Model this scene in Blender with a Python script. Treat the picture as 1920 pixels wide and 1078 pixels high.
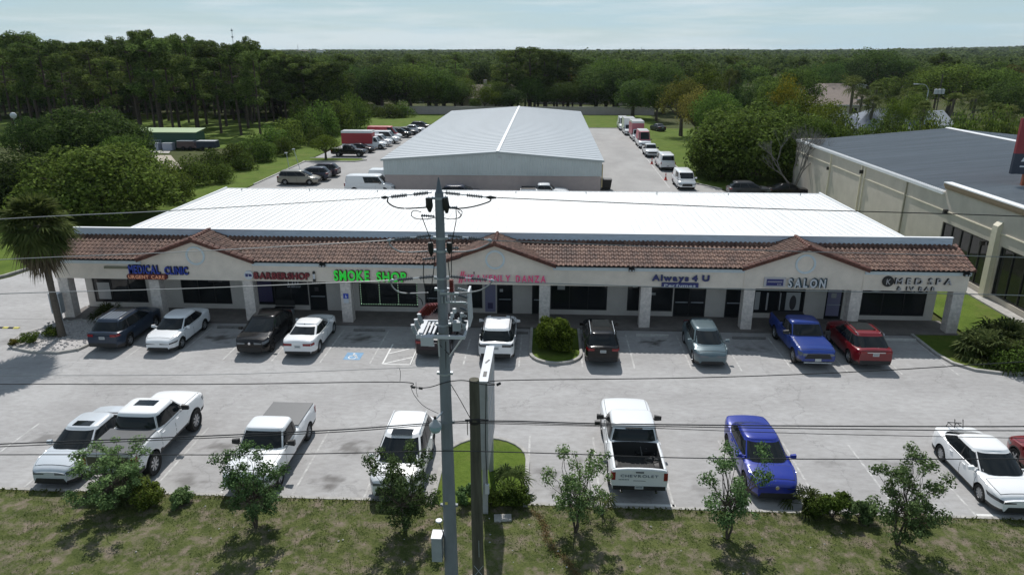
import bpy, math, random
import numpy as np
from mathutils import Vector, Matrix, noise as mnoise

for o in list(bpy.data.objects):
    bpy.data.objects.remove(o)
S = bpy.context.scene
COL = S.collection
PI = math.pi
rad = math.radians
R = random.Random(11)

# ------------------------------------------------------------------ camera, sky, sun, exposure
cam_d = bpy.data.cameras.new("camera")
cam = bpy.data.objects.new("camera", cam_d)
COL.objects.link(cam)
cam_d.sensor_width = 36.0
cam_d.lens = 24.96
cam_d.clip_end = 9000
cam.location = (0, 0, 15.5)
cam.rotation_euler = (rad(90 - 18.41), 0, rad(2.82))
S.camera = cam

SUN_EL, SUN_AZ = 50.5, -8.5            # azimuth measured from +Y towards +X
w = bpy.data.worlds.new("World")
S.world = w
w.use_nodes = True
nt = w.node_tree
nt.nodes.clear()
sky = nt.nodes.new("ShaderNodeTexSky")
sky.sky_type = 'NISHITA'
sky.sun_disc = False
sky.sun_elevation = rad(SUN_EL)
sky.sun_rotation = rad(SUN_AZ)
sky.air_density = 1.0
sky.dust_density = 0.3
sky.ozone_density = 1.3
tc = nt.nodes.new("ShaderNodeTexCoord")
mp = nt.nodes.new("ShaderNodeMapping")
mp.inputs['Scale'].default_value = (1.6, 1.6, 16.0)
nz = nt.nodes.new("ShaderNodeTexNoise")
nz.inputs['Scale'].default_value = 2.6
nz.inputs['Detail'].default_value = 7
nz.inputs['Roughness'].default_value = 0.55
rp = nt.nodes.new("ShaderNodeValToRGB")
rp.color_ramp.elements[0].position = 0.40
rp.color_ramp.elements[1].position = 0.72
mx = nt.nodes.new("ShaderNodeMixRGB")
mx.inputs['Color2'].default_value = (6.7, 9.6, 11.4, 1)
cl = nt.nodes.new("ShaderNodeMath"); cl.operation = 'MULTIPLY_ADD'
cl.inputs[1].default_value = 0.22
# thin haze: thickest at the horizon, thinning upwards
sx = nt.nodes.new("ShaderNodeSeparateXYZ")
ab = nt.nodes.new("ShaderNodeMath"); ab.operation = 'ABSOLUTE'
ml_ = nt.nodes.new("ShaderNodeMath"); ml_.operation = 'MULTIPLY'; ml_.inputs[1].default_value = -4.0
ex = nt.nodes.new("ShaderNodeMath"); ex.operation = 'EXPONENT'
hz_ = nt.nodes.new("ShaderNodeMath"); hz_.operation = 'MULTIPLY_ADD'; hz_.inputs[1].default_value = 0.66; hz_.inputs[2].default_value = 0.06
nt.links.new(tc.outputs['Generated'], sx.inputs[0]); nt.links.new(sx.outputs['Z'], ab.inputs[0]); nt.links.new(ab.outputs[0], ml_.inputs[0])
nt.links.new(ml_.outputs[0], ex.inputs[0]); nt.links.new(ex.outputs[0], hz_.inputs[0]); nt.links.new(hz_.outputs[0], cl.inputs[2])
bg = nt.nodes.new("ShaderNodeBackground")
bg.inputs['Strength'].default_value = 0.068
wo = nt.nodes.new("ShaderNodeOutputWorld")
L = nt.links.new
L(tc.outputs['Generated'], mp.inputs['Vector'])
L(mp.outputs[0], nz.inputs['Vector'])
L(nz.outputs['Fac'], rp.inputs['Fac'])
L(rp.outputs['Color'], cl.inputs[0])
L(cl.outputs[0], mx.inputs['Fac'])
L(sky.outputs[0], mx.inputs['Color1'])
mc_ = nt.nodes.new("ShaderNodeMixRGB"); mc_.inputs['Color2'].default_value = (10.6, 11.7, 12.2, 1)
mp2 = nt.nodes.new("ShaderNodeMapping"); mp2.inputs['Scale'].default_value = (2.2, 2.2, 26.0); mp2.inputs['Location'].default_value = (3.1, 0.4, 0.7)
n2_ = nt.nodes.new("ShaderNodeTexNoise"); n2_.inputs['Scale'].default_value = 1.5; n2_.inputs['Detail'].default_value = 8; n2_.inputs['Roughness'].default_value = 0.6
r2_ = nt.nodes.new("ShaderNodeValToRGB"); r2_.color_ramp.elements[0].position = 0.44; r2_.color_ramp.elements[1].position = 0.62; r2_.color_ramp.elements[1].color = (.62,.62,.62,1)
L(tc.outputs['Generated'], mp2.inputs['Vector']); L(mp2.outputs[0], n2_.inputs['Vector']); L(n2_.outputs['Fac'], r2_.inputs['Fac'])
L(r2_.outputs['Color'], mc_.inputs['Fac']); L(mx.outputs[0], mc_.inputs['Color1'])
L(mc_.outputs[0], bg.inputs['Color'])
L(bg.outputs[0], wo.inputs['Surface'])

sd = bpy.data.lights.new("sun", 'SUN')
sd.energy = 4.5
sd.angle = rad(0.53)
sd.color = (1.0, 0.965, 0.92)
sun = bpy.data.objects.new("sun", sd)
COL.objects.link(sun)
d = Vector((math.sin(rad(SUN_AZ)) * math.cos(rad(SUN_EL)), math.cos(rad(SUN_AZ)) * math.cos(rad(SUN_EL)), math.sin(rad(SUN_EL))))
sun.rotation_euler = d.to_track_quat('Z', 'Y').to_euler()
sun.location = (0, 60, 80)

S.view_settings.view_transform = 'Standard'
S.view_settings.look = 'None'
S.view_settings.exposure = 0.0
S.view_settings.gamma = 1.0
S.view_settings.use_curve_mapping = False
S.render.resolution_x = 1024
S.render.resolution_y = 574

# ------------------------------------------------------------------ helpers
def tag(o, label=None, cat=None, group=None, kind=None):
    if label: o['label'] = label
    if cat: o['category'] = cat
    if group: o['group'] = group
    if kind: o['kind'] = kind
    return o

def empty(name, loc=(0, 0, 0), rz=0.0, label=None, cat=None, group=None):
    o = bpy.data.objects.new(name, None)
    o.empty_display_size = 0.3
    COL.objects.link(o)
    o.location = loc
    o.rotation_euler = (0, 0, rz)
    return tag(o, label, cat, group)

def link(name, me, parent=None, loc=None, rz=None, label=None):
    o = bpy.data.objects.new(name, me)
    COL.objects.link(o)
    if parent is not None: o.parent = parent
    if loc is not None: o.location = loc
    if rz is not None: o.rotation_euler = (0, 0, rz)
    if label: o['label'] = label
    return o

def copy_tree(o, parent=None):
    c = o.copy(); COL.objects.link(c); c.parent = parent
    for ch in CHILD.get(o.name, []):
        copy_tree(bpy.data.objects[ch], c)
    return c
CHILD = {}
def index_children():
    CHILD.clear()
    for o in bpy.data.objects:
        if o.parent: CHILD.setdefault(o.parent.name, []).append(o.name)

class MB:
    def __init__(s): s.v = []; s.f = []; s.m = []; s.sm = []
    def add(s, vs, fs, mi=0, smooth=False):
        b = len(s.v); s.v += [tuple(p) for p in vs]
        for f in fs:
            s.f.append(tuple(b + i for i in f)); s.m.append(mi); s.sm.append(smooth)
        return s
    def box(s, x0, x1, y0, y1, z0, z1, mi=0):
        v = [(x0,y0,z0),(x1,y0,z0),(x1,y1,z0),(x0,y1,z0),(x0,y0,z1),(x1,y0,z1),(x1,y1,z1),(x0,y1,z1)]
        f = [(0,3,2,1),(4,5,6,7),(0,1,5,4),(1,2,6,5),(2,3,7,6),(3,0,4,7)]
        return s.add(v, f, mi)
    def hexa(s, p, mi=0):               # 8 free corners: bottom ring then top ring
        f = [(0,3,2,1),(4,5,6,7),(0,1,5,4),(1,2,6,5),(2,3,7,6),(3,0,4,7)]
        return s.add(p, f, mi)
    def quad(s, a, b, c, d, mi=0): return s.add([a,b,c,d], [(0,1,2,3)], mi)
    def prism(s, poly, z0, z1, mi=0, top=None):
        n = len(poly)
        v = [(x,y,z0) for x,y in poly] + [(x,y,z1) for x,y in poly]
        f = [tuple(range(n-1,-1,-1)), tuple(range(n,2*n))] + [(i,(i+1)%n,n+(i+1)%n,n+i) for i in range(n)]
        s.add(v, f, mi)
        if top is not None: s.m[-n-1] = top
        return s
    def tube(s, pts, r, seg=8, mi=0, cap=True, smooth=True):
        pts = [Vector(p) for p in pts]
        rs = r if isinstance(r, (list, tuple)) else [r]*len(pts)
        rings = []
        up = None
        for i, p in enumerate(pts):
            if i == 0: t = pts[1]-pts[0]
            elif i == len(pts)-1: t = pts[-1]-pts[-2]
            else: t = (pts[i+1]-pts[i-1])
            t.normalize()
            if up is None:
                up = Vector((0,0,1)) if abs(t.z) < 0.9 else Vector((1,0,0))
            a = t.cross(up); a.normalize(); b = t.cross(a); b.normalize(); up = -b if False else up
            rings.append([p + a*math.cos(2*PI*k/seg)*rs[i] + b*math.sin(2*PI*k/seg)*rs[i] for k in range(seg)])
        v = [q for r_ in rings for q in r_]
        f = []
        for i in range(len(pts)-1):
            for k in range(seg):
                f.append((i*seg+k, i*seg+(k+1)%seg, (i+1)*seg+(k+1)%seg, (i+1)*seg+k))
        s.add(v, f, mi, smooth)
        if cap:
            s.add(rings[0], [tuple(range(seg))], mi); s.add(rings[-1], [tuple(range(seg-1,-1,-1))], mi)
        return s
    def cyl(s, x, y, z0, z1, r, seg=12, mi=0, r2=None):
        return s.tube([(x,y,z0),(x,y,z1)], [r, r if r2 is None else r2], seg, mi)
    def lathe(s, prof, seg=24, axis='z', o=(0,0,0), mi=0, smooth=True):   # prof: (radius, height)
        v = []
        for r_, h in prof:
            for k in range(seg):
                c, q = math.cos(2*PI*k/seg)*r_, math.sin(2*PI*k/seg)*r_
                p = (c,q,h) if axis == 'z' else ((h,c,q) if axis == 'x' else (c,h,q))
                v.append((p[0]+o[0], p[1]+o[1], p[2]+o[2]))
        f = [(i*seg+k, i*seg+(k+1)%seg, (i+1)*seg+(k+1)%seg, (i+1)*seg+k) for i in range(len(prof)-1) for k in range(seg)]
        return s.add(v, f, mi, smooth)
    def mesh(s, name, mats, sharp=35):
        me = bpy.data.meshes.new(name)
        me.from_pydata(s.v, [], s.f)
        for m in (mats if isinstance(mats, (list, tuple)) else [mats]): me.materials.append(m)
        if any(s.m): me.polygons.foreach_set('material_index', s.m)
        if any(s.sm):
            me.polygons.foreach_set('use_smooth', s.sm)
            me.update()
            if sharp: me.set_sharp_from_angle(angle=rad(sharp))
        me.update()
        return me
    def build(s, name, mats, parent=None, loc=None, rz=None, label=None, sharp=35):
        return link(name, s.mesh(name, mats, sharp), parent, loc, rz, label)

def mat(name, col, rough=0.6, metal=0.0, var=0.0, vscale=4.0, bump=0.0, bscale=30.0, spec=0.5, coat=0.0,
        col2=None, emit=0.0, obj=False, objvar=0.0, stretch=None):
    m = bpy.data.materials.new(name); m.use_nodes = True
    n = m.node_tree.nodes; l = m.node_tree.links.new
    p = n['Principled BSDF']
    p.inputs['Base Color'].default_value = (*col, 1)
    p.inputs['Roughness'].default_value = rough
    p.inputs['Metallic'].default_value = metal
    p.inputs['Specular IOR Level'].default_value = spec
    p.inputs['Coat Weight'].default_value = coat
    p.inputs['Coat Roughness'].default_value = 0.06
    if emit:
        p.inputs['Emission Color'].default_value = (*col, 1); p.inputs['Emission Strength'].default_value = emit
    if var or bump or objvar:
        g = n.new('ShaderNodeTexCoord') if obj else n.new('ShaderNodeNewGeometry')
        src = g.outputs['Object'] if obj else g.outputs['Position']
        if stretch:
            mpn = n.new('ShaderNodeMapping'); mpn.inputs['Scale'].default_value = stretch
            l(src, mpn.inputs['Vector']); src = mpn.outputs[0]
    if var:
        z = n.new('ShaderNodeTexNoise'); z.inputs['Scale'].default_value = vscale; z.inputs['Detail'].default_value = 8
        z.inputs['Roughness'].default_value = 0.62
        l(src, z.inputs['Vector'])
        rr = n.new('ShaderNodeValToRGB')
        e = rr.color_ramp.elements
        e[0].position = 0.30; e[1].position = 0.72
        c2 = col2 if col2 else tuple(min(1, c*(1+var)) for c in col)
        c1 = col if col2 else tuple(c*(1-var) for c in col)
        e[0].color = (*c1, 1); e[1].color = (*c2, 1)
        l(z.outputs['Fac'], rr.inputs['Fac']); out = rr.outputs['Color']
        l(out, p.inputs['Base Color'])
    if objvar:
        oi = n.new('ShaderNodeObjectInfo')
        h = n.new('ShaderNodeHueSaturation')
        mr = n.new('ShaderNodeMapRange'); mr.inputs['To Min'].default_value = 1-objvar; mr.inputs['To Max'].default_value = 1+objvar
        l(oi.outputs['Random'], mr.inputs['Value']); l(mr.outputs[0], h.inputs['Value'])
        if var: l(out, h.inputs['Color'])
        else: h.inputs['Color'].default_value = (*col, 1)
        l(h.outputs[0], p.inputs['Base Color'])
    if bump:
        z2 = n.new('ShaderNodeTexNoise'); z2.inputs['Scale'].default_value = bscale; z2.inputs['Detail'].default_value = 6
        l(src, z2.inputs['Vector'])
        b = n.new('ShaderNodeBump'); b.inputs['Strength'].default_value = bump; b.inputs['Distance'].default_value = 0.02
        l(z2.outputs['Fac'], b.inputs['Height']); l(b.outputs[0], p.inputs['Normal'])
    return m

M = {}
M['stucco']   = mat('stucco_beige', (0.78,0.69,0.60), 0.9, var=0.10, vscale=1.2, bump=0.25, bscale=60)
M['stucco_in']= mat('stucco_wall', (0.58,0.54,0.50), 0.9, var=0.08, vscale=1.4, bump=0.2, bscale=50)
M['block']    = mat('block_column', (0.66,0.60,0.56), 0.9, var=0.22, vscale=6.0, bump=0.7, bscale=22)
M['trim']     = mat('pale_blue_trim', (0.62,0.69,0.73), 0.6, var=0.08, vscale=2.0)
M['fascia']   = mat('blue_grey_fascia', (0.52,0.60,0.70), 0.55, var=0.12, vscale=1.5, stretch=(1,1,6))
M['fasciatop']= mat('white_metal_cap', (0.80,0.82,0.84), 0.5)
M['roofwhite']= mat('white_roof_metal', (0.74,0.745,0.74), 0.45, var=0.08, vscale=1.6, objvar=0.04, stretch=(1,0.22,1))
M['ridgecap'] = mat('white_ridge_cap', (0.82,0.83,0.84), 0.4)
M['wh_roof']  = mat('pale_grey_roof_metal', (0.36,0.395,0.425), 0.42, metal=0.0, var=0.06, vscale=0.25, stretch=(1,0.15,1))
M['wh_wall']  = mat('pale_green_wall_metal', (0.47,0.53,0.54), 0.5, var=0.06, vscale=0.8)
M['wh_block'] = mat('taupe_block', (0.40,0.35,0.34), 0.9, var=0.08, vscale=1.5)
M['rb_wall']  = mat('cream_stucco', (0.53,0.485,0.42), 0.9, var=0.10, vscale=0.8, bump=0.2, bscale=30)
M['rb_roof']  = mat('grey_roof_metal', (0.20,0.225,0.25), 0.45, var=0.16, vscale=0.35, stretch=(0.3,3,1))
M['cream']    = mat('cream_trim', (0.62,0.58,0.46), 0.7, var=0.06)
M['tanband']  = mat('tan_cornice', (0.30,0.22,0.14), 0.7, var=0.1)
M['glass']    = mat('dark_glass', (0.010,0.013,0.015), 0.05, spec=0.30)
M['shopglass']= mat('shop_glass', (0.020,0.022,0.024), 0.05, spec=0.5)
M['frame']    = mat('bronze_frame', (0.03,0.03,0.032), 0.4, metal=0.3)
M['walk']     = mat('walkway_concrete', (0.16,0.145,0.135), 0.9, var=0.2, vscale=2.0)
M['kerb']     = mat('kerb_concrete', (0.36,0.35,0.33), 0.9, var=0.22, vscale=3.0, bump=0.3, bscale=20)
M['paint']    = mat('road_paint', (0.70,0.70,0.69), 0.8, var=0.15, vscale=8.0)
M['stop']     = mat('wheel_stop_concrete', (0.46,0.45,0.43), 0.9, var=0.2, vscale=5.0)
M['stopdark'] = mat('worn_wheel_stop', (0.17,0.165,0.16), 0.9, var=0.3, vscale=5.0)
M['yellow']   = mat('yellow_paint', (0.62,0.55,0.12), 0.7)
M['black']    = mat('black_plastic', (0.015,0.015,0.016), 0.5)
M['blackmat'] = mat('black_matt', (0.01,0.01,0.01), 0.9)
M['white']    = mat('white_enamel', (0.55,0.57,0.60), 0.4)
M['grey']     = mat('grey_enamel', (0.33,0.36,0.38), 0.5, var=0.1)
M['galv']     = mat('galvanised_steel', (0.42,0.46,0.50), 0.45, metal=0.5, var=0.15, vscale=8)
M['bark']     = mat('bark', (0.085,0.068,0.052), 0.95, var=0.35, vscale=6, bump=0.6, bscale=14, obj=True)
M['pinebark'] = mat('pine_bark', (0.075,0.055,0.045), 0.95, var=0.35, vscale=5)
M['palmbark'] = mat('palm_bark', (0.115,0.098,0.08), 0.95, var=0.35, vscale=7, bump=0.8, bscale=12, stretch=(1,1,4))
M['deadwood'] = mat('bleached_wood', (0.155,0.148,0.135), 0.9, var=0.2)
M['steelpole']= mat('steel_pole_grey', (0.185,0.205,0.225), 0.6, metal=0.0, var=0.16, vscale=3.0, stretch=(1,1,0.35))
M['woodpole'] = mat('weathered_wood_pole', (0.088,0.084,0.062), 0.95, var=0.35, vscale=9, bump=0.6, bscale=18, stretch=(1,1,0.12))
M['wire']     = mat('black_cable', (0.018,0.018,0.02), 0.6)
M['wiregrey'] = mat('aluminium_conductor', (0.30,0.31,0.32), 0.5, metal=0.5)
M['insul']    = mat('grey_insulator', (0.10,0.12,0.14), 0.5)
M['redins']   = mat('brick_red_polymer', (0.16,0.022,0.018), 0.45)
M['chrome']   = mat('chrome', (0.6,0.6,0.62), 0.15, metal=1.0)

def foliage(name, ca, cb, trans=0.34, objvar=0.40, rough=0.62):
    m = bpy.data.materials.new(name); m.use_nodes = True
    n = m.node_tree.nodes; l = m.node_tree.links.new
    p = n['Principled BSDF']; out = n['Material Output']
    p.inputs['Roughness'].default_value = .85; p.inputs['Specular IOR Level'].default_value = 0.06
    g = n.new('ShaderNodeNewGeometry'); rr = n.new('ShaderNodeValToRGB'); e = rr.color_ramp.elements
    e[0].color = (*ca, 1); e[1].color = (*cb, 1)
    l(g.outputs['Random Per Island'], rr.inputs['Fac'])
    oi = n.new('ShaderNodeObjectInfo'); h = n.new('ShaderNodeHueSaturation')
    mr = n.new('ShaderNodeMapRange'); mr.inputs['To Min'].default_value = 1-objvar; mr.inputs['To Max'].default_value = 1+objvar
    mh = n.new('ShaderNodeMapRange'); mh.inputs['To Min'].default_value = 0.485; mh.inputs['To Max'].default_value = 0.512
    wn = n.new('ShaderNodeTexWhiteNoise'); wn.noise_dimensions = '1D'
    l(oi.outputs['Random'], mr.inputs['Value']); l(oi.outputs['Random'], wn.inputs['W'])
    l(wn.outputs['Value'], mh.inputs['Value'])
    l(mr.outputs[0], h.inputs['Value']); l(mh.outputs[0], h.inputs['Hue'])
    l(rr.outputs['Color'], h.inputs['Color']); l(h.outputs[0], p.inputs['Base Color'])
    tr = n.new('ShaderNodeBsdfTranslucent'); mx = n.new('ShaderNodeMixShader'); mx.inputs['Fac'].default_value = trans
    l(h.outputs[0], tr.inputs['Color']); l(p.outputs[0], mx.inputs[1]); l(tr.outputs[0], mx.inputs[2])
    l(mx.outputs[0], out.inputs['Surface'])
    return m
M['leaf']   = foliage('oak_leaves', (0.025,0.043,0.010), (0.149,0.229,0.043))
M['leaf2']  = foliage('dark_leaves', (0.017,0.034,0.010), (0.103,0.169,0.041))
M['leafl']  = foliage('light_leaves', (0.039,0.065,0.009), (0.214,0.283,0.041))
M['leafy']  = foliage('yellow_green_leaves', (0.066,0.072,0.008), (0.368,0.322,0.034))
M['leafo']  = foliage('olive_leaves', (0.047,0.051,0.011), (0.237,0.224,0.048))
M['needle'] = foliage('pine_needles', (0.026,0.044,0.012), (0.167,0.235,0.057))
M['frond']  = foliage('palm_fronds', (0.045,0.068,0.018), (0.161,0.190,0.057))
M['deadfrond'] = foliage('dry_fronds', (0.070,0.055,0.038), (0.196,0.155,0.103))
M['nearleaf']  = foliage('small_tree_leaves', (0.038,0.070,0.022), (0.190,0.290,0.115))
M['shrub']  = foliage('shrub_leaves', (0.025,0.041,0.009), (0.159,0.217,0.041))
M['farleaf'] = foliage('far_leaves', (0.022,0.040,0.014), (0.108,0.166,0.045), objvar=0.0)

# ------------------------------------------------------------------ the setting: ground, paving, kerbs
def ground_mat(name, green, green2, dirt, dscale, dlo, dhi, fine=9.0, mid=1.2):
    m = bpy.data.materials.new(name); m.use_nodes = True
    n = m.node_tree.nodes; l = m.node_tree.links.new; p = n['Principled BSDF']
    p.inputs['Roughness'].default_value = 0.95; p.inputs['Specular IOR Level'].default_value = 0.1
    g = n.new('ShaderNodeNewGeometry')
    def nzn(sc, det=8, ro=0.6):
        z = n.new('ShaderNodeTexNoise'); z.inputs['Scale'].default_value = sc; z.inputs['Detail'].default_value = det
        z.inputs['Roughness'].default_value = ro; l(g.outputs['Position'], z.inputs['Vector']); return z
    a = nzn(fine, 6, 0.75); b = nzn(mid); c = nzn(dscale, 8, 0.68)
    ad = n.new('ShaderNodeMath'); ad.operation = 'MULTIPLY_ADD'; ad.inputs[1].default_value = 0.55
    l(a.outputs['Fac'], ad.inputs[0])
    ml = n.new('ShaderNodeMath'); ml.operation = 'MULTIPLY'; ml.inputs[1].default_value = 0.45; l(b.outputs['Fac'], ml.inputs[0]); l(ml.outputs[0], ad.inputs[2])
    r1 = n.new('ShaderNodeValToRGB'); r1.color_ramp.elements[0].position = 0.38; r1.color_ramp.elements[1].position = 0.62
    r1.color_ramp.elements[0].color = (*green, 1); r1.color_ramp.elements[1].color = (*green2, 1)
    l(ad.outputs[0], r1.inputs['Fac'])
    r2 = n.new('ShaderNodeValToRGB'); r2.color_ramp.elements[0].position = dlo; r2.color_ramp.elements[1].position = dhi
    l(c.outputs['Fac'], r2.inputs['Fac'])
    mx = n.new('ShaderNodeMixRGB'); mx.inputs['Color2'].default_value = (*dirt, 1)
    l(r2.outputs['Color'], mx.inputs['Fac']); l(r1.outputs['Color'], mx.inputs['Color1']); l(mx.outputs[0], p.inputs['Base Color'])
    bp = n.new('ShaderNodeBump'); bp.inputs['Strength'].default_value = 0.8; bp.inputs['Distance'].default_value = 0.06
    l(a.outputs['Fac'], bp.inputs['Height']); l(bp.outputs[0], p.inputs['Normal'])
    return m
M['ground'] = ground_mat('rough_ground', (0.035,0.045,0.014), (0.075,0.088,0.028), (0.10,0.085,0.055), 0.05, 0.5, 0.75, fine=2.0, mid=0.15)
M['lawn']   = ground_mat('mown_lawn', (0.060,0.100,0.014), (0.115,0.165,0.028), (0.15,0.15,0.05), 0.35, 0.52, 0.80, fine=6.0, mid=0.5)
M['verge']  = ground_mat('patchy_verge', (0.042,0.060,0.017), (0.128,0.144,0.050), (0.22,0.178,0.142), 1.9, 0.47, 0.66, fine=15.0, mid=1.6)
M['gravel'] = mat('white_gravel', (0.40,0.385,0.38), 0.95, var=0.45, vscale=14, bump=0.8, bscale=22)
M['dirt']   = mat('pale_sand', (0.36,0.32,0.26), 0.95, var=0.2, vscale=0.8)
M['concrete_far'] = mat('concrete_path', (0.36,0.34,0.31), 0.9, var=0.15, vscale=1.0)

def sheet(name, poly, z, m, kind='structure'):
    me = bpy.data.meshes.new(name); me.from_pydata([(x,y,z) for x,y in poly], [], [tuple(range(len(poly)))])
    me.materials.append(m); o = link(name, me); o['kind'] = kind; return o

# one big ground sheet to the horizon
def ground_grid():
    xs = [-6000,-3000,-1500,-800,-400,-200,-100,-60,0,60,100,200,400,800,1500,3000,6000]
    ys = [-400,-100,0,60,120,200,400,800,1500,3000,6500]
    v = [(x,y,-0.06) for y in ys for x in xs]; nx = len(xs)
    f = [(j*nx+i, j*nx+i+1, (j+1)*nx+i+1, (j+1)*nx+i) for j in range(len(ys)-1) for i in range(nx-1)]
    me = bpy.data.meshes.new('ground'); me.from_pydata(v, [], f); me.materials.append(M['ground'])
    o = link('ground', me); o['kind'] = 'structure'
ground_grid()

# asphalt of the front lot: grid carrying a wear attribute (oil stains under the stalls, scuffs)
def asphalt_mat():
    m = bpy.data.materials.new('worn_asphalt'); m.use_nodes = True
    n = m.node_tree.nodes; l = m.node_tree.links.new; p = n['Principled BSDF']
    p.inputs['Roughness'].default_value = 0.9; p.inputs['Specular IOR Level'].default_value = 0.25
    g = n.new('ShaderNodeNewGeometry')
    def nzn(sc, det, ro, st=None):
        z = n.new('ShaderNodeTexNoise'); z.inputs['Scale'].default_value = sc; z.inputs['Detail'].default_value = det; z.inputs['Roughness'].default_value = ro
        if st:
            mp_ = n.new('ShaderNodeMapping'); mp_.inputs['Scale'].default_value = st; l(g.outputs['Position'], mp_.inputs['Vector']); l(mp_.outputs[0], z.inputs['Vector'])
        else: l(g.outputs['Position'], z.inputs['Vector'])
        return z
    a = nzn(0.22, 6, 0.6, (1,1.6,1)); b = nzn(3.0, 8, 0.7, (0.7,1.5,1)); c = nzn(60, 3, 0.6)
    r = n.new('ShaderNodeValToRGB'); r.color_ramp.elements[0].position = 0.33; r.color_ramp.elements[1].position = 0.67
    r.color_ramp.elements[0].color = (0.325,0.320,0.318,1); r.color_ramp.elements[1].color = (0.415,0.412,0.410,1); l(a.outputs['Fac'], r.inputs['Fac'])
    r2 = n.new('ShaderNodeValToRGB'); r2.color_ramp.elements[0].position = 0.28; r2.color_ramp.elements[1].position = 0.7
    r2.color_ramp.elements[0].color = (0.80,0.79,0.78,1); r2.color_ramp.elements[1].color = (1.08,1.08,1.09,1); l(b.outputs['Fac'], r2.inputs['Fac'])
    m1 = n.new('ShaderNodeMixRGB'); m1.blend_type = 'MULTIPLY'; m1.inputs['Fac'].default_value = 1; l(r.outputs[0], m1.inputs['Color1']); l(r2.outputs[0], m1.inputs['Color2'])
    r3 = n.new('ShaderNodeValToRGB'); r3.color_ramp.elements[0].color = (0.84,0.84,0.84,1); r3.color_ramp.elements[1].color = (1.12,1.12,1.12,1); l(c.outputs['Fac'], r3.inputs['Fac'])
    m2 = n.new('ShaderNodeMixRGB'); m2.blend_type = 'MULTIPLY'; m2.inputs['Fac'].default_value = 1; l(m1.outputs[0], m2.inputs['Color1']); l(r3.outputs[0], m2.inputs['Color2'])
    at = n.new('ShaderNodeAttribute'); at.attribute_name = 'wear'
    m3 = n.new('ShaderNodeMixRGB'); m3.inputs['Color2'].default_value = (0.075,0.068,0.062,1); l(at.outputs['Fac'], m3.inputs['Fac']); l(m2.outputs[0], m3.inputs['Color1'])
    # thin cracks
    v = n.new('ShaderNodeTexVoronoi'); v.feature = 'DISTANCE_TO_EDGE'; v.inputs['Scale'].default_value = 0.16
    wz = nzn(1.1, 5, 0.6); vm = n.new('ShaderNodeVectorMath'); vm.operation = 'MULTIPLY_ADD'; vm.inputs[1].default_value = (2.2,2.2,0)
    l(wz.outputs['Color'], vm.inputs[0]); l(g.outputs['Position'], vm.inputs[2]); l(vm.outputs[0], v.inputs['Vector'])
    rc = n.new('ShaderNodeValToRGB'); rc.color_ramp.elements[0].position = 0.0; rc.color_ramp.elements[1].position = 0.006
    rc.color_ramp.elements[0].color = (0.80,0.80,0.80,1); rc.color_ramp.elements[1].color = (1,1,1,1); l(v.outputs['Distance'], rc.inputs['Fac'])
    m4 = n.new('ShaderNodeMixRGB'); m4.blend_type = 'MULTIPLY'; m4.inputs['Fac'].default_value = 1; l(m3.outputs[0], m4.inputs['Color1']); l(rc.outputs[0], m4.inputs['Color2'])
    l(m4.outputs[0], p.inputs['Base Color'])
    bp = n.new('ShaderNodeBump'); bp.inputs['Strength'].default_value = 0.35; bp.inputs['Distance'].default_value = 0.01
    l(c.outputs['Fac'], bp.inputs['Height']); l(bp.outputs[0], p.inputs['Normal'])
    return m
M['asphalt'] = asphalt_mat()

STALLS_NEAR = [-24.8,-22.1,-19.4,-16.9,-14.5,-11.85,-9.2,-6.5, -0.55, 2.12,4.73,7.36,10.0,12.66,15.27,17.95,20.6]
STALLS_REAR = [-25.0,-22.25,-19.65,-17.0,-14.35,-11.75,-9.1, -6.9,-4.2,-1.3, 2.0,4.67,7.58,10.1,12.72,15.45,18.1,20.9]
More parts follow.
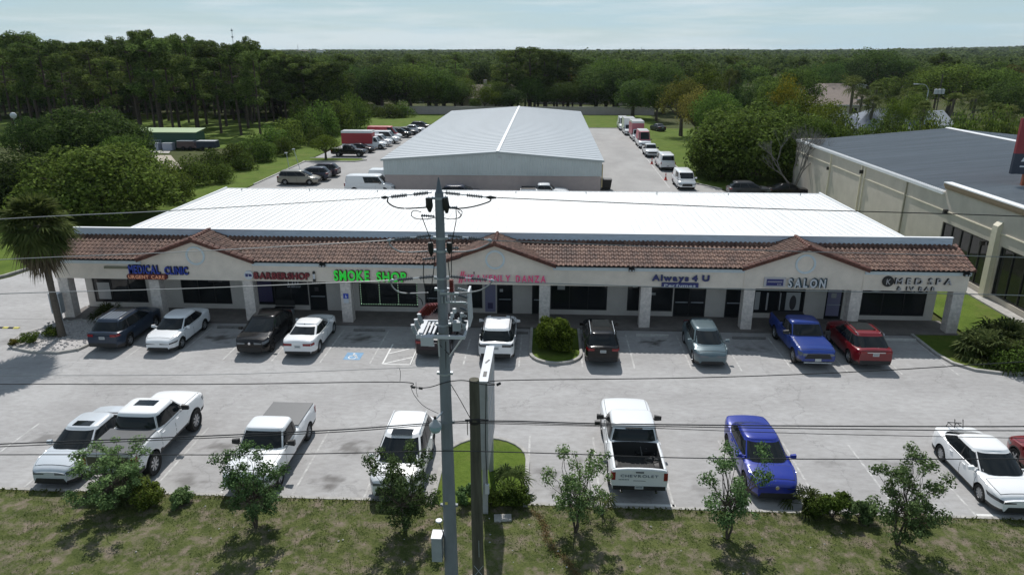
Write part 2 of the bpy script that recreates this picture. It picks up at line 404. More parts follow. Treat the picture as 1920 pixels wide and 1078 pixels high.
# oil stains (x, y, radius, strength)
STAINS = [(-20.9,25.4,.8,.5),(-13.2,25.1,.75,.6),(-7.9,25.3,.85,.6),(-8.0,22.9,.7,.65),(-13.4,22.7,.75,.55),(-21.5,22.6,.6,.45),
          (0.2,23.9,.5,.45),(0.9,22.6,.7,.7),(1.5,24.8,.4,.4),(6.0,22.9,.6,.35),(14.0,25.0,.8,.35),(11.4,25.2,.6,.3),(-18.3,36.6,.95,.85),(-10.3,37.0,.9,.85),
          (6.1,37.2,.75,.9),(11.4,36.6,1.0,.45),(-5.7,25.6,.6,.3),(-33.5,33,.9,.3),(-30.4,35.6,1.1,.35),(9.2,35.7,.35,.35),
          (-2.0,33.6,.6,.3),(13.2,23.0,.6,.3),(19.3,24.6,.6,.4),(-26.0,24.5,.8,.3)]
def lot():
    st = 0.16
    xs = np.arange(-62, 44.01, st); ys = np.arange(21.84, 39.05, st)
    X, Y = np.meshgrid(xs, ys)
    wr = np.zeros_like(X)
    rng = np.random.RandomState(5)
    for sx, sy, r, a in STAINS:
        msk = (abs(X-sx) < r*2.4) & (abs(Y-sy) < r*2.0)
        idx = np.argwhere(msk)
        for j, i in idx:
            px_, py_ = X[j,i], Y[j,i]
            q = math.hypot(px_-sx, (py_-sy)*1.5)/r
            nn = mnoise.fractal(Vector((px_*2.2, py_*3.0, sx)), 1.0, 2.0, 5)
            k = max(0.0, 1.05 - q + nn*0.95)
            wr[j,i] = max(wr[j,i], min(1, k*1.2)*a*1.0)
    for sxx in STALLS_REAR:                      # faint darker tyre lanes in the used stalls
        wr += 0.05*np.exp(-((X-(sxx+1.35))/0.9)**2)*(Y > 33.4)
    for sxx in STALLS_NEAR:
        wr += 0.04*np.exp(-((X-(sxx+1.35))/0.9)**2)*(Y < 26.6)
    nx, ny = len(xs), len(ys)
    v = np.stack([X.ravel(), Y.ravel(), np.zeros(X.size)], 1)
    i0 = (np.arange(ny-1)[:,None]*nx + np.arange(nx-1)[None,:]).ravel()
    f = np.stack([i0, i0+1, i0+nx+1, i0+nx], 1)
    me = bpy.data.meshes.new('parking_lot'); me.from_pydata(v.tolist(), [], f.tolist())
    a = me.attributes.new('wear', 'FLOAT', 'POINT'); a.data.foreach_set('value', wr.ravel().astype(np.float32))
    me.materials.append(M['asphalt']); o = link('parking_lot', me); o['kind'] = 'structure'
lot()
sheet('side_road', [(-62,39.0),(-29.3,39.0),(-29.3,62),(-38.2,62),(-38.2,50),(-38.6,47.2),(-40.5,43.6),(-45,41.6),(-62,41.2)], -0.004, M['asphalt'])
M['asphalt2'] = mat('pale_asphalt', (0.30,0.295,0.29), 0.9, var=0.16, vscale=0.28, bump=0.2, bscale=20, stretch=(1,0.45,1))
sheet('rear_parking_lot', [(-35.6,57),(24,57),(24,70),(20.5,84),(18.2,88),(17.9,153.4),(-35.6,153.4)], -0.002, M['asphalt2'])

def lawn_patch(name, poly, z, m, kerb=None, kh=0.12, kw=0.16):
    o = sheet(name, poly, z, m)
    return o
def kerb(pts, name='kerb', h=0.13, wd=0.16, closed=False):
    mb = MB(); n = len(pts)
    P = [Vector((x,y,0)) for x,y in pts]
    segs = n if closed else n-1
    ring = []
    for i in range(n):
        a = P[(i-1) % n] if (closed or i > 0) else P[i]
        b = P[(i+1) % n] if (closed or i < n-1) else P[i]
        t = (b-a).normalized(); nn = Vector((-t.y, t.x, 0))
        ring.append((P[i]-nn*wd/2, P[i]+nn*wd/2))
    v = []
    for a, b in ring:
        v += [(a.x,a.y,-.05),(a.x,a.y,h-.015),((a.x*0.85+b.x*0.15),(a.y*0.85+b.y*0.15),h),(b.x,b.y,h),(b.x,b.y,-.05)]
    f = []
    for i in range(segs):
        j = (i+1) % n
        for k in range(4): f.append((i*5+k, j*5+k, j*5+k+1, i*5+k+1))
    mb.add(v, f)
    if not closed: mb.add(v[:5], [(0,1,2,3,4)]); mb.add(v[-5:], [(4,3,2,1,0)])
    o = mb.build(name, M['kerb']); o['kind'] = 'structure'; return o

def arc(cx, cy, rx, ry, a0, a1, n):
    return [(cx+rx*math.cos(rad(a0+(a1-a0)*i/n)), cy+ry*math.sin(rad(a0+(a1-a0)*i/n))) for i in range(n+1)]

# verge in front (towards the street): gently bumpy grid
def verge():
    xs = np.arange(-34, 34.01, 0.5); ys = np.arange(2, 21.76, 0.45)
    v = []
    for y in list(ys)+[21.76]:
        for x in xs:
            fall = 0.03 if y > 21 else 0.0
            z = 0.05 + 0.07*mnoise.noise(Vector((x*0.5, y*0.5, 1))) - 0.025*max(0, 19-y)
            if y > 21.3: z = 0.045
            v.append((x, y, z))
    nx = len(xs); ny = len(ys)+1
    f = [(j*nx+i, j*nx+i+1, (j+1)*nx+i+1, (j+1)*nx+i) for j in range(ny-1) for i in range(nx-1)]
    me = bpy.data.meshes.new('front_verge'); me.from_pydata(v, [], f); me.materials.append(M['verge'])
    for p in me.polygons: p.use_smooth = True
    o = link('front_verge', me); o['kind'] = 'structure'
verge()
mbk = MB(); mbk.box(-62, -3.95, 21.72, 21.86, -.05, 0.06); mbk.box(-0.52, 34, 21.72, 21.86, -.05, 0.06)
o = mbk.build('kerb', M['kerb']); o['kind'] = 'structure'

# near median island with lawn
isl = [(-3.95,21.6),(-3.95,23.4)] + [( -2.27+1.68*math.cos(rad(a)), 24.6+1.65*math.sin(rad(a))) for a in range(180,-1,-15)] + [(-0.59,21.6)]
sheet('island_lawn', isl, 0.075, M['lawn'])
kerb(isl[:], 'kerb')
# shrub island in front of the arcade
isl2 = [(-0.75,38.8),(-0.75,35.4)] + [(0.62+1.37*math.cos(rad(a)), 35.3+1.35*math.sin(rad(a))) for a in range(180,361,15)] + [(1.99,38.8)]
sheet('shrub_island_soil', isl2, 0.07, M['lawn']); kerb(isl2, 'kerb')
# gravel bed with the palm, at the left end
isl3 = [(-28.0,38.9),(-29.3,37.6),(-30.0,36.4),(-29.9,35.3),(-29.0,34.5),(-27.6,34.05),(-26.2,34.0),(-25.4,34.5),(-25.15,35.6),(-25.15,38.9)]
sheet('gravel_bed', isl3, 0.09, M['gravel']); kerb(isl3, 'kerb')
# lawn at the right end
rl = [(21.05,38.9),(21.05,36.2),(21.3,35.0),(22.0,34.2),(23.0,33.9),(26,33.8),(33,33.8),(33,41)]
sheet('right_lawn', rl+[(28.7,41.5),(28.7,84),(24.2,84),(24.2,38.9)], 0.07, M['lawn']); kerb(rl[:-1], 'kerb')
# lawn strips left and behind
sheet('left_lawn', [(-29.4,62.2),(-29.4,57),(-35.7,57),(-35.7,153.5),(-45,153.5),(-45,57),(-39,50.2),(-39.2,47.4),(-41,44.2),(-46,42.2),(-62,41.6),(-62,62.2)][2:]+[(-62,62.2),(-45,62.2)], 0.02, M['lawn']) if False else None
sheet('left_lawn', [(-62,41.7),(-46,42.2),(-41,44.2),(-39.2,47.4),(-38.4,50.2),(-38.4,62.2),(-29.4,62.2),(-29.4,57.1),(-35.8,70),(-35.8,153.5),(-44,153.5),(-46,110),(-52,80),(-62,70)], 0.02, M['lawn'])
kerb([(-62,41.6),(-46,42.1),(-41,44.1),(-39.2,47.3),(-38.4,50.2),(-38.4,62)], 'kerb')
sheet('back_lawn', [(-44,153.6),(24,153.6),(26,186),(-44,186)], 0.03, M['lawn'])
sheet('right_back_lawn', [(18.1,153.5),(18.3,88.4),(20.8,84.2),(27,80),(32,92),(30,153.5)], 0.03, M['lawn'])
sheet('pasture', [(-130,118),(-46,118),(-46,172),(-130,178)], -0.03, M['lawn'])
sheet('sand_track', [(-69,109.5),(-59,109.5),(-55.5,104),(-50,96),(-53,94),(-62,103),(-69,106)], -0.02, M['dirt'])
sheet('concrete_pad', [(-72,111.8),(-60.5,111.8),(-62,115.4),(-72,115.4)], -0.015, M['concrete_far'])
kerb([(18.0,153.4),(18.2,88.2),(20.6,84.2)], 'kerb', wd=0.2)
kerb([(-35.7,84.5),(-35.7,103.5)], 'kerb', wd=0.2)
kerb([(-35.6,153.5),(18.0,153.5)], 'kerb', wd=0.2)
isl4 = [(-36,103.6),(-28.2,103.8),(-27.0,105.4),(-28.2,106.8),(-36,107)]
sheet('back_island_lawn', isl4, 0.08, M['lawn']); kerb(isl4, 'kerb', wd=0.25)

# painted stall lines
def stripe(mb, x0, y0, x1, y1, wd=0.085):
    a = Vector((x0,y0)); b = Vector((x1,y1)); t = (b-a).normalized(); q = Vector((-t.y,t.x))*wd/2
    mb.quad((a.x-q.x,a.y-q.y,.004),(b.x-q.x,b.y-q.y,.004),(b.x+q.x,b.y+q.y,.004),(a.x+q.x,a.y+q.y,.004))
def paint_mat():
    m = bpy.data.materials.new('faded_line_paint'); m.use_nodes = True
    n = m.node_tree.nodes; l = m.node_tree.links.new; p = n['Principled BSDF']; p.inputs['Roughness'].default_value = 0.85
    g = n.new('ShaderNodeNewGeometry'); z = n.new('ShaderNodeTexNoise'); z.inputs['Scale'].default_value = 2.3; z.inputs['Detail'].default_value = 8; z.inputs['Roughness'].default_value = .7
    l(g.outputs['Position'], z.inputs['Vector'])
    r = n.new('ShaderNodeValToRGB'); r.color_ramp.elements[0].position = .46; r.color_ramp.elements[1].position = .60
    r.color_ramp.elements[0].color = (.36,.355,.35,1); r.color_ramp.elements[1].color = (.52,.52,.51,1)
    l(z.outputs['Fac'], r.inputs['Fac']); l(r.outputs[0], p.inputs['Base Color']); return m
M['lines'] = paint_mat()
for x in STALLS_NEAR:
    mb = MB(); stripe(mb, x, 21.95, x, 26.65); o = mb.build('stall_line', M['lines']); o['kind'] = 'structure'
for x in STALLS_REAR:
    if x in (-25.0,): continue
    mb = MB(); stripe(mb, x, 33.6, x, 38.2); o = mb.build('stall_line', M['lines']); o['kind'] = 'structure'
mb = MB()
M['whiteline'] = mat('fresh_line_paint', (0.66,0.66,0.65), 0.8, var=0.1, vscale=6)
stripe(mb, -8.43, 33.55, -8.43, 36.2, .09); stripe(mb, -8.43, 33.55, -6.96, 33.55, .09); stripe(mb, -6.96, 33.55, -6.96, 35.4, .09)
stripe(mb, -8.38, 33.6, -7.0, 34.5, .09); stripe(mb, -8.38, 34.9, -7.0, 35.9, .09)
o = mb.build('hatched_bay_marking', M['whiteline']); o['kind'] = 'structure'
mb = MB(); stripe(mb, 2.5, 22.0, 4.8, 22.0, .16); o = mb.build('stall_end_line', M['whiteline']); o['kind'] = 'structure'
mb = MB(); stripe(mb, 15.3, 21.98, 17.3, 21.98, .16); o = mb.build('stall_end_line', M['whiteline']); o['kind'] = 'structure'
mb = MB(); stripe(mb, 14.65, 85, 15.9, 152, .14); o = mb.build('lane_line', M['lines']); o['kind'] = 'structure'
# accessible-bay symbol painted in blue with white wheelchair figure
M['bluepaint'] = mat('blue_bay_paint', (0.16,0.30,0.46), 0.8, var=0.35, vscale=5)
mb = MB(); mb.quad((-10.65,34.0,.004),(-9.75,34.0,.004),(-9.75,34.95,.004),(-10.65,34.95,.004))
o = mb.build('accessible_bay_panel', M['bluepaint']); o['kind'] = 'structure'
mb = MB()
def flat_ring(mb, cx, cy, r0, r1, a0, a1, z, n=14):
    v = []
    for i in range(n+1):
        a = rad(a0+(a1-a0)*i/n); v += [(cx+r0*math.cos(a),cy+r0*math.sin(a),z),(cx+r1*math.cos(a),cy+r1*math.sin(a),z)]
    mb.add(v, [(2*i,2*i+1,2*i+3,2*i+2) for i in range(n)])
flat_ring(mb, -10.22, 34.32, .17, .235, 90, 370, .008); flat_ring(mb, -10.24, 34.80, 0.0, .06, 0, 360, .008)
for a, b in (((-10.24,34.74),(-10.22,34.48)),((-10.22,34.49),(-10.02,34.47)),((-10.04,34.49),(-9.96,34.22)),((-10.24,34.63),(-10.05,34.61)),((-9.98,34.22),(-9.88,34.24))):
    a_ = Vector(a); b_ = Vector(b); t = (b_-a_).normalized(); q = Vector((-t.y,t.x))*.033
    mb.quad((a_.x-q.x,a_.y-q.y,.008),(b_.x-q.x,b_.y-q.y,.008),(b_.x+q.x,b_.y+q.y,.008),(a_.x+q.x,a_.y+q.y,.008))
o = mb.build('wheelchair_symbol', M['whiteline']); o['kind'] = 'structure'

# wheel stops
def wheel_stop(x, y, ln, m, label, name='wheel_stop'):
    mb = MB(); h = .13
    prof = [(-.075,0),(-.065,.10),(-.045,h),(.045,h),(.065,.10),(.075,0)]
    v = [(-ln/2,a,b) for a,b in prof]+[(ln/2,a,b) for a,b in prof]
    mb.add(v, [(i,i+1,7+i,6+i) for i in range(5)]+[(5,4,3,2,1,0),(6,7,8,9,10,11)])
    o = mb.build(name, m, loc=(x,y,.004)); tag(o, label, 'wheel stop', 'wheel stops'); return o
wheel_stop(6.17, 38.05, 1.83, M['stop'], 'pale concrete wheel stop in the empty bay right of the black SUV')
wheel_stop(-10.2, 38.05, 1.83, M['stopdark'], 'dirty wheel stop at the head of the accessible bay')
wheel_stop(11.6, 37.95, 1.83, M['stopdark'], 'cracked dark wheel stop right of the grey-blue hatchback')
wheel_stop(19.95, 38.1, 1.9, M['stop'], 'pale wheel stop behind the red SUV near the last column')
wheel_stop(-18.35, 38.1, 1.83, M['stopdark'], 'worn wheel stop between the white sedan and the black SUV')
wheel_stop(0.1-2.0+0.9-0.7, 38.1, 1.5, M['stopdark'], 'dark wheel stop in front of the white SUV beside the shrub island')
# striped speed hump piece at left
t = empty('speed_bump', (-31.9,37.5,0), 0, 'black and yellow striped rubber speed bump at the left edge', 'speed bump')
for k in range(8):
    mb = MB(); x0 = -1.6+k*.32
    prof = [(-.12,0),(-.06,.05),(.06,.05),(.12,0)]
    mb.add([(x0,a,b) for a,b in prof]+[(x0+.318,a,b) for a,b in prof], [(i,i+1,5+i,4+i) for i in range(3)]+[(3,2,1,0),(4,5,6,7)])
    mb.build('segment', M['yellow'] if k % 2 else M['black'], t)

# ================================================================== THE ARCADE OF SHOPS
arc_ = empty('shopping_arcade', (0, 41.1, 0), 0, 'long beige row of shops with white metal roof and brown tile canopy', 'building')
AY = 41.1   # the storefront plane; parts below are given in world coordinates and shifted
def A(mb, name, mats, label=None, kind=None, parent=None, sharp=35):
    mb.v = [(x, y-AY, z) for x,y,z in mb.v]
    o = mb.build(name, mats, parent or arc_, label=label, sharp=sharp)
    if kind: o['kind'] = kind
    return o

# walkway slab
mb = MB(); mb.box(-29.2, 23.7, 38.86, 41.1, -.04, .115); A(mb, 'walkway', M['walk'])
# walls behind
openings = [(-28.45,-25.0,.42,2.36,'w'),(-22.75,-19.6,.42,2.36,'w'),(-17.95,-14.70,.42,2.36,'w'),(-14.66,-13.55,.12,2.30,'d'),
            (-11.5,-7.85,.42,2.36,'w'),(-7.4,-6.45,.12,2.30,'d'),(-4.75,-3.85,.42,2.36,'w'),(-2.95,-1.98,.12,2.36,'d'),(-.80,.15,.12,2.3,'d'),
            (.34,3.78,.42,2.36,'w'),(5.0,7.74,.42,2.36,'w'),(7.80,9.72,.12,2.36,'d2'),(10.9,11.95,.12,2.3,'d'),
            (12.6,15.6,.42,2.36,'w'),(16.85,17.85,.12,2.3,'d'),(18.93,22.7,.38,2.36,'w')]
mb = MB(); x = -28.9
for (a,b,z0,z1,k) in openings:
    mb.box(x, a, 41.1, 41.35, .1, 2.9)
    if z0 > .2: mb.box(a, b, 41.101, 41.349, .1, z0)
    mb.box(a, b, 41.101, 41.349, z1, 2.9)
    x = b
mb.box(x, 23.25, 41.1, 41.35, .1, 2.9)
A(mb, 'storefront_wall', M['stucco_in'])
mb = MB(); mb.box(-28.9, -28.65, 41.35, 42.6, 0, 4.6); mb.box(23.0, 23.25, 41.35, 42.6, 0, 4.6)
mb.box(-28.65, -25.45, 42.35, 42.6, 0, 4.6); mb.box(20.8, 23.0, 42.35, 42.6, 0, 4.6)
mb.box(-25.45, -25.2, 42.6, 54.9, 0, 5.05); mb.box(20.55, 20.8, 42.6, 54.9, 0, 5.05); mb.box(-25.45, 20.8, 54.9, 55.1, 0, 5.0)
A(mb, 'rear_wall', M['stucco'])
mb = MB(); mb.box(-28.65, 23.0, 41.36, 42.34, 4.3, 4.5); A(mb, 'low_roof_deck', M['grey'])
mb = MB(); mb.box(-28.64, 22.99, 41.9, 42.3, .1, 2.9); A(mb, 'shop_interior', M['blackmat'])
# soffit
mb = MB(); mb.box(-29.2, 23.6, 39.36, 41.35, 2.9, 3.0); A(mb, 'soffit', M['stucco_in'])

for (a,b,z0,z1,k) in openings:
    nm = 'window' if k == 'w' else 'door'
    fr = MB(); fw = .06
    fr.box(a, b, 41.12, 41.2, z0, z0+fw); fr.box(a, b, 41.12, 41.2, z1-fw, z1)
    n = max(1, round((b-a)/1.25)) if k == 'w' else (2 if k == 'd2' else 1)
    xs = [a+(b-a-fw)*i/n for i in range(n+1)]
    for xx in xs: fr.box(xx, xx+fw, 41.121, 41.199, z0+fw, z1-fw)
    f = A(fr, nm, M['frame'])
    for i in range(n):
        p = MB(); p.box(xs[i]+fw, xs[i+1], 41.15, 41.162, z0+fw, z1-fw)
        A(p, 'pane', M['shopglass'], parent=f)
    if k != 'w':
        hb = MB()
        for i in range(n): hb.box(xs[i]+fw+.06, xs[i+1]-.06, 41.09, 41.115, 1.0, 1.05)
        A(hb, 'push_bar', M['galv'], parent=f)

# columns of painted block
COLX = [-28.9,-23.3,-17.6,-11.75,-5.9,-.03,5.83,11.7,17.7,23.35]
mb = MB(); cw = .31
for zz in range(13):
    h0 = .1+zz*.2
    mb.box(-cw, cw, 0, .6, h0+.004, h0+.196)
mb.box(-cw+.008, cw-.008, .008, .592, .1, 2.7)
colme = mb.mesh('column', M['block'])
for x in COLX: link('column', colme, arc_, (x, 39.12-AY, 0))
mb = MB(); mb.box(-28.94,-28.64,41.0,41.6,.1,2.7) 

# front wall of the canopy with three gables
GC = [-20.5,-2.9,14.62]; GZ = 5.03; GH = 3.3
def front_outline():
    pts = [(-29.3,2.63),(23.72,2.63),(23.72,3.84)]
    for c in reversed(GC): pts += [(c+GH,3.84),(c,GZ),(c-GH,3.84)]
    pts += [(-29.3,3.84)]
    return pts
o_ = front_outline(); mb = MB(); n = len(o_)
v = [(x,39.1,z) for x,z in o_]+[(x,39.34,z) for x,z in o_]
# front face split in rectangles + triangles
fs = []
mb.box(-29.3, 23.72, 39.1, 39.34, 2.63, 3.84)
for c in GC:
    mb.add([(c-GH,39.1,3.84),(c+GH,39.1,3.84),(c,39.1,GZ),(c-GH,39.34,3.84),(c+GH,39.34,3.84),(c,39.34,GZ)], [(0,1,2),(5,4,3),(1,4,5,2),(0,2,5,3)])
mb.box(-29.3, -29.06, 39.34, 41.6, 2.63, 3.84); mb.box(23.48, 23.72, 39.34, 41.6, 2.63, 3.84)
A(mb, 'canopy_wall', M['stucco'])
# shallow vertical reveals where the gable bays stand forward
for c in GC:
    for q in (c-GH-.03, c+GH):
        mb = MB(); mb.box(q, q+.03, 39.07, 39.1, 2.63, 3.84); A(mb, 'gable_reveal', M['stucco'])
# pale trim boards between gables
xs = [-29.35]
segs = []
prev = -29.35
for c in GC: segs.append((prev, c-GH-.04)); prev = c+GH+.04
segs.append((prev, 23.78))
for a,b in segs:
    mb = MB(); mb.box(a, b, 39.03, 39.098, 3.58, 3.86); mb.box(a, b, 39.0, 39.03, 3.80, 3.86)
    A(mb, 'trim_board', M['trim'])
mb = MB(); mb.box(23.722, 23.78, 39.1, 41.2, 3.58, 3.86); mb.box(-29.36,-29.302,39.1,41.2,3.58,3.86); A(mb, 'trim_board', M['trim'])
# ring ornaments
for c in GC:
    mb = MB(); n = 28; v = []
    for i in range(n):
        a = 2*PI*i/n; cc, ss = math.cos(a), math.sin(a)
        v += [(c+.46*cc,39.1,4.13+.46*ss),(c+.46*cc,39.05,4.13+.46*ss),(c+.57*cc,39.05,4.13+.57*ss),(c+.57*cc,39.1,4.13+.57*ss)]
    f = []
    for i in range(n):
        j = (i+1) % n
        f += [(4*i,4*i+1,4*j+1,4*j),(4*i+1,4*i+2,4*j+2,4*j+1),(4*i+2,4*i+3,4*j+3,4*j+2)]
    mb.add(v, f, 0, True); A(mb, 'ring_ornament', M['trim'])

# ---- barrel tile roofs
def tile_mat(name, stops):
    m = bpy.data.materials.new(name); m.use_nodes = True
    n = m.node_tree.nodes; l = m.node_tree.links.new; p = n['Principled BSDF']; p.inputs['Roughness'].default_value = 0.75
    g = n.new('ShaderNodeNewGeometry'); r = n.new('ShaderNodeValToRGB'); r.color_ramp.interpolation = 'LINEAR'
    el = r.color_ramp.elements; el[0].color = (*stops[0][1],1); el[0].position = stops[0][0]; el[1].color = (*stops[-1][1],1); el[1].position = stops[-1][0]
    for q, c in stops[1:-1]:
        e = el.new(q); e.color = (*c,1)
    z = n.new('ShaderNodeTexNoise'); z.inputs['Scale'].default_value = 0.8; z.inputs['Detail'].default_value = 6; l(g.outputs['Position'], z.inputs['Vector'])
    ad = n.new('ShaderNodeMath'); ad.operation = 'MULTIPLY_ADD'; ad.inputs[1].default_value = 0.55; l(g.outputs['Random Per Island'], ad.inputs[0])
    s2 = n.new('ShaderNodeMath'); s2.operation = 'MULTIPLY_ADD'; s2.inputs[1].default_value = 1.5; s2.inputs[2].default_value = -0.52; l(z.outputs['Fac'], s2.inputs[0]); l(s2.outputs[0], ad.inputs[2])
    l(ad.outputs[0], r.inputs['Fac'])
    z2 = n.new('ShaderNodeTexNoise'); z2.inputs['Scale'].default_value = 11; z2.inputs['Detail'].default_value = 6; l(g.outputs['Position'], z2.inputs['Vector'])
    r2 = n.new('ShaderNodeValToRGB'); r2.color_ramp.elements[0].position = .35; r2.color_ramp.elements[1].position = .65; r2.color_ramp.elements[0].color = (.5,.5,.5,1); r2.color_ramp.elements[1].color = (1.15,1.12,1.1,1)
    l(z2.outputs['Fac'], r2.inputs['Fac'])
    mx = n.new('ShaderNodeMixRGB'); mx.blend_type = 'MULTIPLY'; mx.inputs['Fac'].default_value = 1; l(r.outputs[0], mx.inputs['Color1']); l(r2.outputs[0], mx.inputs['Color2']); l(mx.outputs[0], p.inputs['Base Color'])
    return m
M['tile'] = tile_mat('barrel_tile', [(0,(.075,.040,.031)),(.35,(.125,.064,.047)),(.6,(.165,.088,.063)),(.85,(.215,.125,.09)),(1,(.14,.07,.052))])
M['tilered'] = tile_mat('red_ridge_tile', [(0,(.08,.035,.028)),(.5,(.155,.062,.045)),(1,(.22,.10,.075))])
PT = .272; EX = .36
CS = [(0,0)]+[(.085*(1-math.cos(rad(a))), .062*math.sin(rad(a))) for a in (25,60,90,120,155,180)]+[(.225,-.006),(PT,0)]
def add_tile(mb, o, a, u, n, rr):
    jn = rr.uniform(-.006,.006); ln = EX+.03
    k = len(CS); v = []
    for s_, h in CS: q = o+a*s_+n*(h+.040+jn); v.append(q)
    for s_, h in CS: q = o+a*s_+u*ln+n*(h+.006); v.append(q)
    for s_, h in CS: q = o+a*s_+n*(h+.018+jn); v.append(q)
    f = [(i,i+1,k+i+1,k+i) for i in range(k-1)]+[(2*k+i,2*k+i+1,i+1,i) for i in range(k-1)]
    mb.add(v, f, 0, False)
EZ, EYY = 3.88, 38.86; TY, TZ = 41.2, 4.76
slope = (TZ-EZ)/(TY-EYY); sl_len = math.hypot(TY-EYY, TZ-EZ)
def zmain(y): return EZ+(y-EYY)*slope
GRZ = 5.14; GS = (GRZ-EZ)/3.46
def zgab(x):
    return max(GRZ-abs(x-c)*GS for c in GC)
rr = random.Random(3)
mb = MB(); u = Vector((0,TY-EYY,TZ-EZ)).normalized(); a = Vector((1,0,0)); nn = a.cross(u)
x = -29.4
while x < 23.7:
    for r_ in range(7):
        s0 = r_*sl_len/7
        o = Vector((x, EYY, EZ))+u*s0
        ctr = o+u*.18+a*.13
        if zgab(ctr.x) < zmain(ctr.y)+.06: add_tile(mb, o+u*rr.uniform(-.008,.008), a, u, nn, rr)
    x += PT
A(mb, 'roof_tiles', M['tile'], kind='stuff')
mb = MB()
for c in GC:
    for sg in (-1,1):
        u2 = Vector((-sg*3.46,0,GRZ-EZ)).normalized(); L2 = math.hypot(3.46,GRZ-EZ)
        a2 = Vector((0,1,0)) if sg > 0 else Vector((0,-1,0))
        n2 = a2.cross(u2)
        if n2.z < 0: n2 = -n2
        for i in range(10):
            for j in range(9):
                y0 = 38.84+j*PT if sg > 0 else 38.84+(j+1)*PT
                o = Vector((c+sg*3.50, y0, EZ-.01))+u2*(i*L2/10)
                ctr = o+u2*.18+a2*.13
                if zgab(ctr.x) > zmain(ctr.y)-.03 and ctr.y < 41.2: add_tile(mb, o, a2, u2, n2, rr)
A(mb, 'gable_tiles', M['tile'], kind='stuff')
# tile decks (under the tiles)
mb = MB(); px0_ = -29.4
for c in GC+[None]:
    e_ = (c-3.42) if c is not None else 23.8
    mb.hexa([(px0_,EYY,EZ-.06),(e_,EYY,EZ-.06),(e_,TY,TZ-.06),(px0_,TY,TZ-.06),(px0_,EYY,EZ-.005),(e_,EYY,EZ-.005),(e_,TY,TZ-.005),(px0_,TY,TZ-.005)])
    if c is not None: px0_ = c+3.42
for c in GC:
    mb.add([(c-3.5,38.83,EZ-.03),(c,38.83,GRZ-.03),(c+3.5,38.83,EZ-.03),(c-1.1,41.2,TZ-.03),(c,41.2,GRZ-.03),(c+1.1,41.2,TZ-.03),(c-3.5,38.83,EZ-.03),(c+3.5,38.83,EZ-.03)],
           [(0,1,4,3),(1,2,5,4)])
A(mb, 'roof_deck', M['blackmat'])
# rake boards + rake tiles + ridge tiles
mr = MB()
for c in GC:
    mb = MB()
    for sg in (-1,1):
        p0 = Vector((c+sg*3.5, 38.80, EZ-.02)); p1 = Vector((c, 38.80, GRZ-.02))
        q = [Vector((p0.x,38.82,p0.z-.12)),Vector((p1.x,38.82,p1.z-.12)),Vector((p1.x,39.098,p1.z-.12)),Vector((p0.x,39.098,p0.z-.12)),
             Vector((p0.x,38.82,p0.z)),Vector((p1.x,38.82,p1.z)),Vector((p1.x,39.098,p1.z)),Vector((p0.x,39.098,p0.z))]
        mb.hexa(q)
        for row, (yy, zz) in enumerate(((38.82,.06),(39.0,.075))):
            N = 11
            for i in range(N):
                t0, t1 = i/N, (i+1.12)/N
                A0 = p0.lerp(p1, t0)+Vector((0,yy-38.80,zz+.02)); A1 = p0.lerp(p1, min(1,t1))+Vector((0,yy-38.80,zz-.015))
                mr.tube([A0,A1], [.095,.078], 8)
    for i in range(8):
        y0 = 38.76+i*.31
        mr.tube([Vector((c,y0,GRZ+.075)),Vector((c,y0+.36,GRZ+.05))], [.12,.10], 8)
    A(mb, 'rake_board', M['tilered'])
A(mr, 'ridge_tiles', M['tilered'], kind='stuff')
mr = MB()
for xx in (-29.42, 23.80):
    for i in range(8):
        p = Vector((xx, EYY+i*(TY-EYY)/8, EZ+.05+i*(TZ-EZ)/8)); q = Vector((xx, EYY+(i+1.1)*(TY-EYY)/8, EZ+.03+(i+1.1)*(TZ-EZ)/8))
        mr.tube([p,q], [.10,.085], 8)
A(mr, 'verge_tiles', M['tilered'], kind='stuff')
for c in GC:
    mb = MB()
    for sg in (-1,1):
        p0 = (c+sg*3.36, 3.80); p1 = (c, 5.0)
        mb.hexa([(p0[0],39.07,p0[1]-.03),(p1[0],39.07,p1[1]-.03),(p1[0],39.099,p1[1]-.03),(p0[0],39.099,p0[1]-.03),(p0[0],39.07,p0[1]+.05),(p1[0],39.07,p1[1]+.05),(p1[0],39.099,p1[1]+.05),(p0[0],39.099,p0[1]+.05)])
    A(mb, 'rake_trim', M['trim'])

# parapet fascia and white metal roof
mb = MB(); mb.box(-29.05, 23.62, 41.22, 41.36, 4.62, 5.19); A(mb, 'parapet_fascia', M['fascia'])
mb = MB(); mb.box(-29.08, 23.65, 41.19, 41.40, 5.192, 5.225); A(mb, 'parapet_cap', M['fasciatop'])
mb = MB(); y0, y1 = 41.42-AY, 55.15-AY; pw = .4335; z0, z1 = 5.17, 5.07
cs = [(0,0),(.03,0),(.04,.04),(.075,.04),(.085,0),(.25,.0),(.26,.006),(.27,0),(pw,0)]
v = [(x,y0,z0+z) for x,z in cs]+[(x,y1,z1+z) for x,z in cs]; k = len(cs)
mb.add(v, [(i,i+1,k+i+1,k+i) for i in range(k-1)]+[tuple(list(range(1,4))+[4])])
pme = mb.mesh('roof_panel', M['roofwhite'])
for i in range(107): link('roof_panel', pme, arc_, (-25.5+i*pw, 0, 0))
mb = MB(); mb.box(-25.5, 20.87, 55.16, 55.25, 4.93, 5.10); mb.box(-25.62,-25.51,41.42,55.2,4.98,5.2); mb.box(20.89,21.0,41.42,55.2,4.98,5.2)
A(mb, 'eave_trim', M['ridgecap'])
mb = MB()
rv = random.Random(8)
for i in range(9):
    xx = -24+i*5.4; mb.box(xx, xx+.06, 54.3, 54.36, 5.08, 5.2+rv.random()*.1)
A(mb, 'roof_vents', M['grey'])
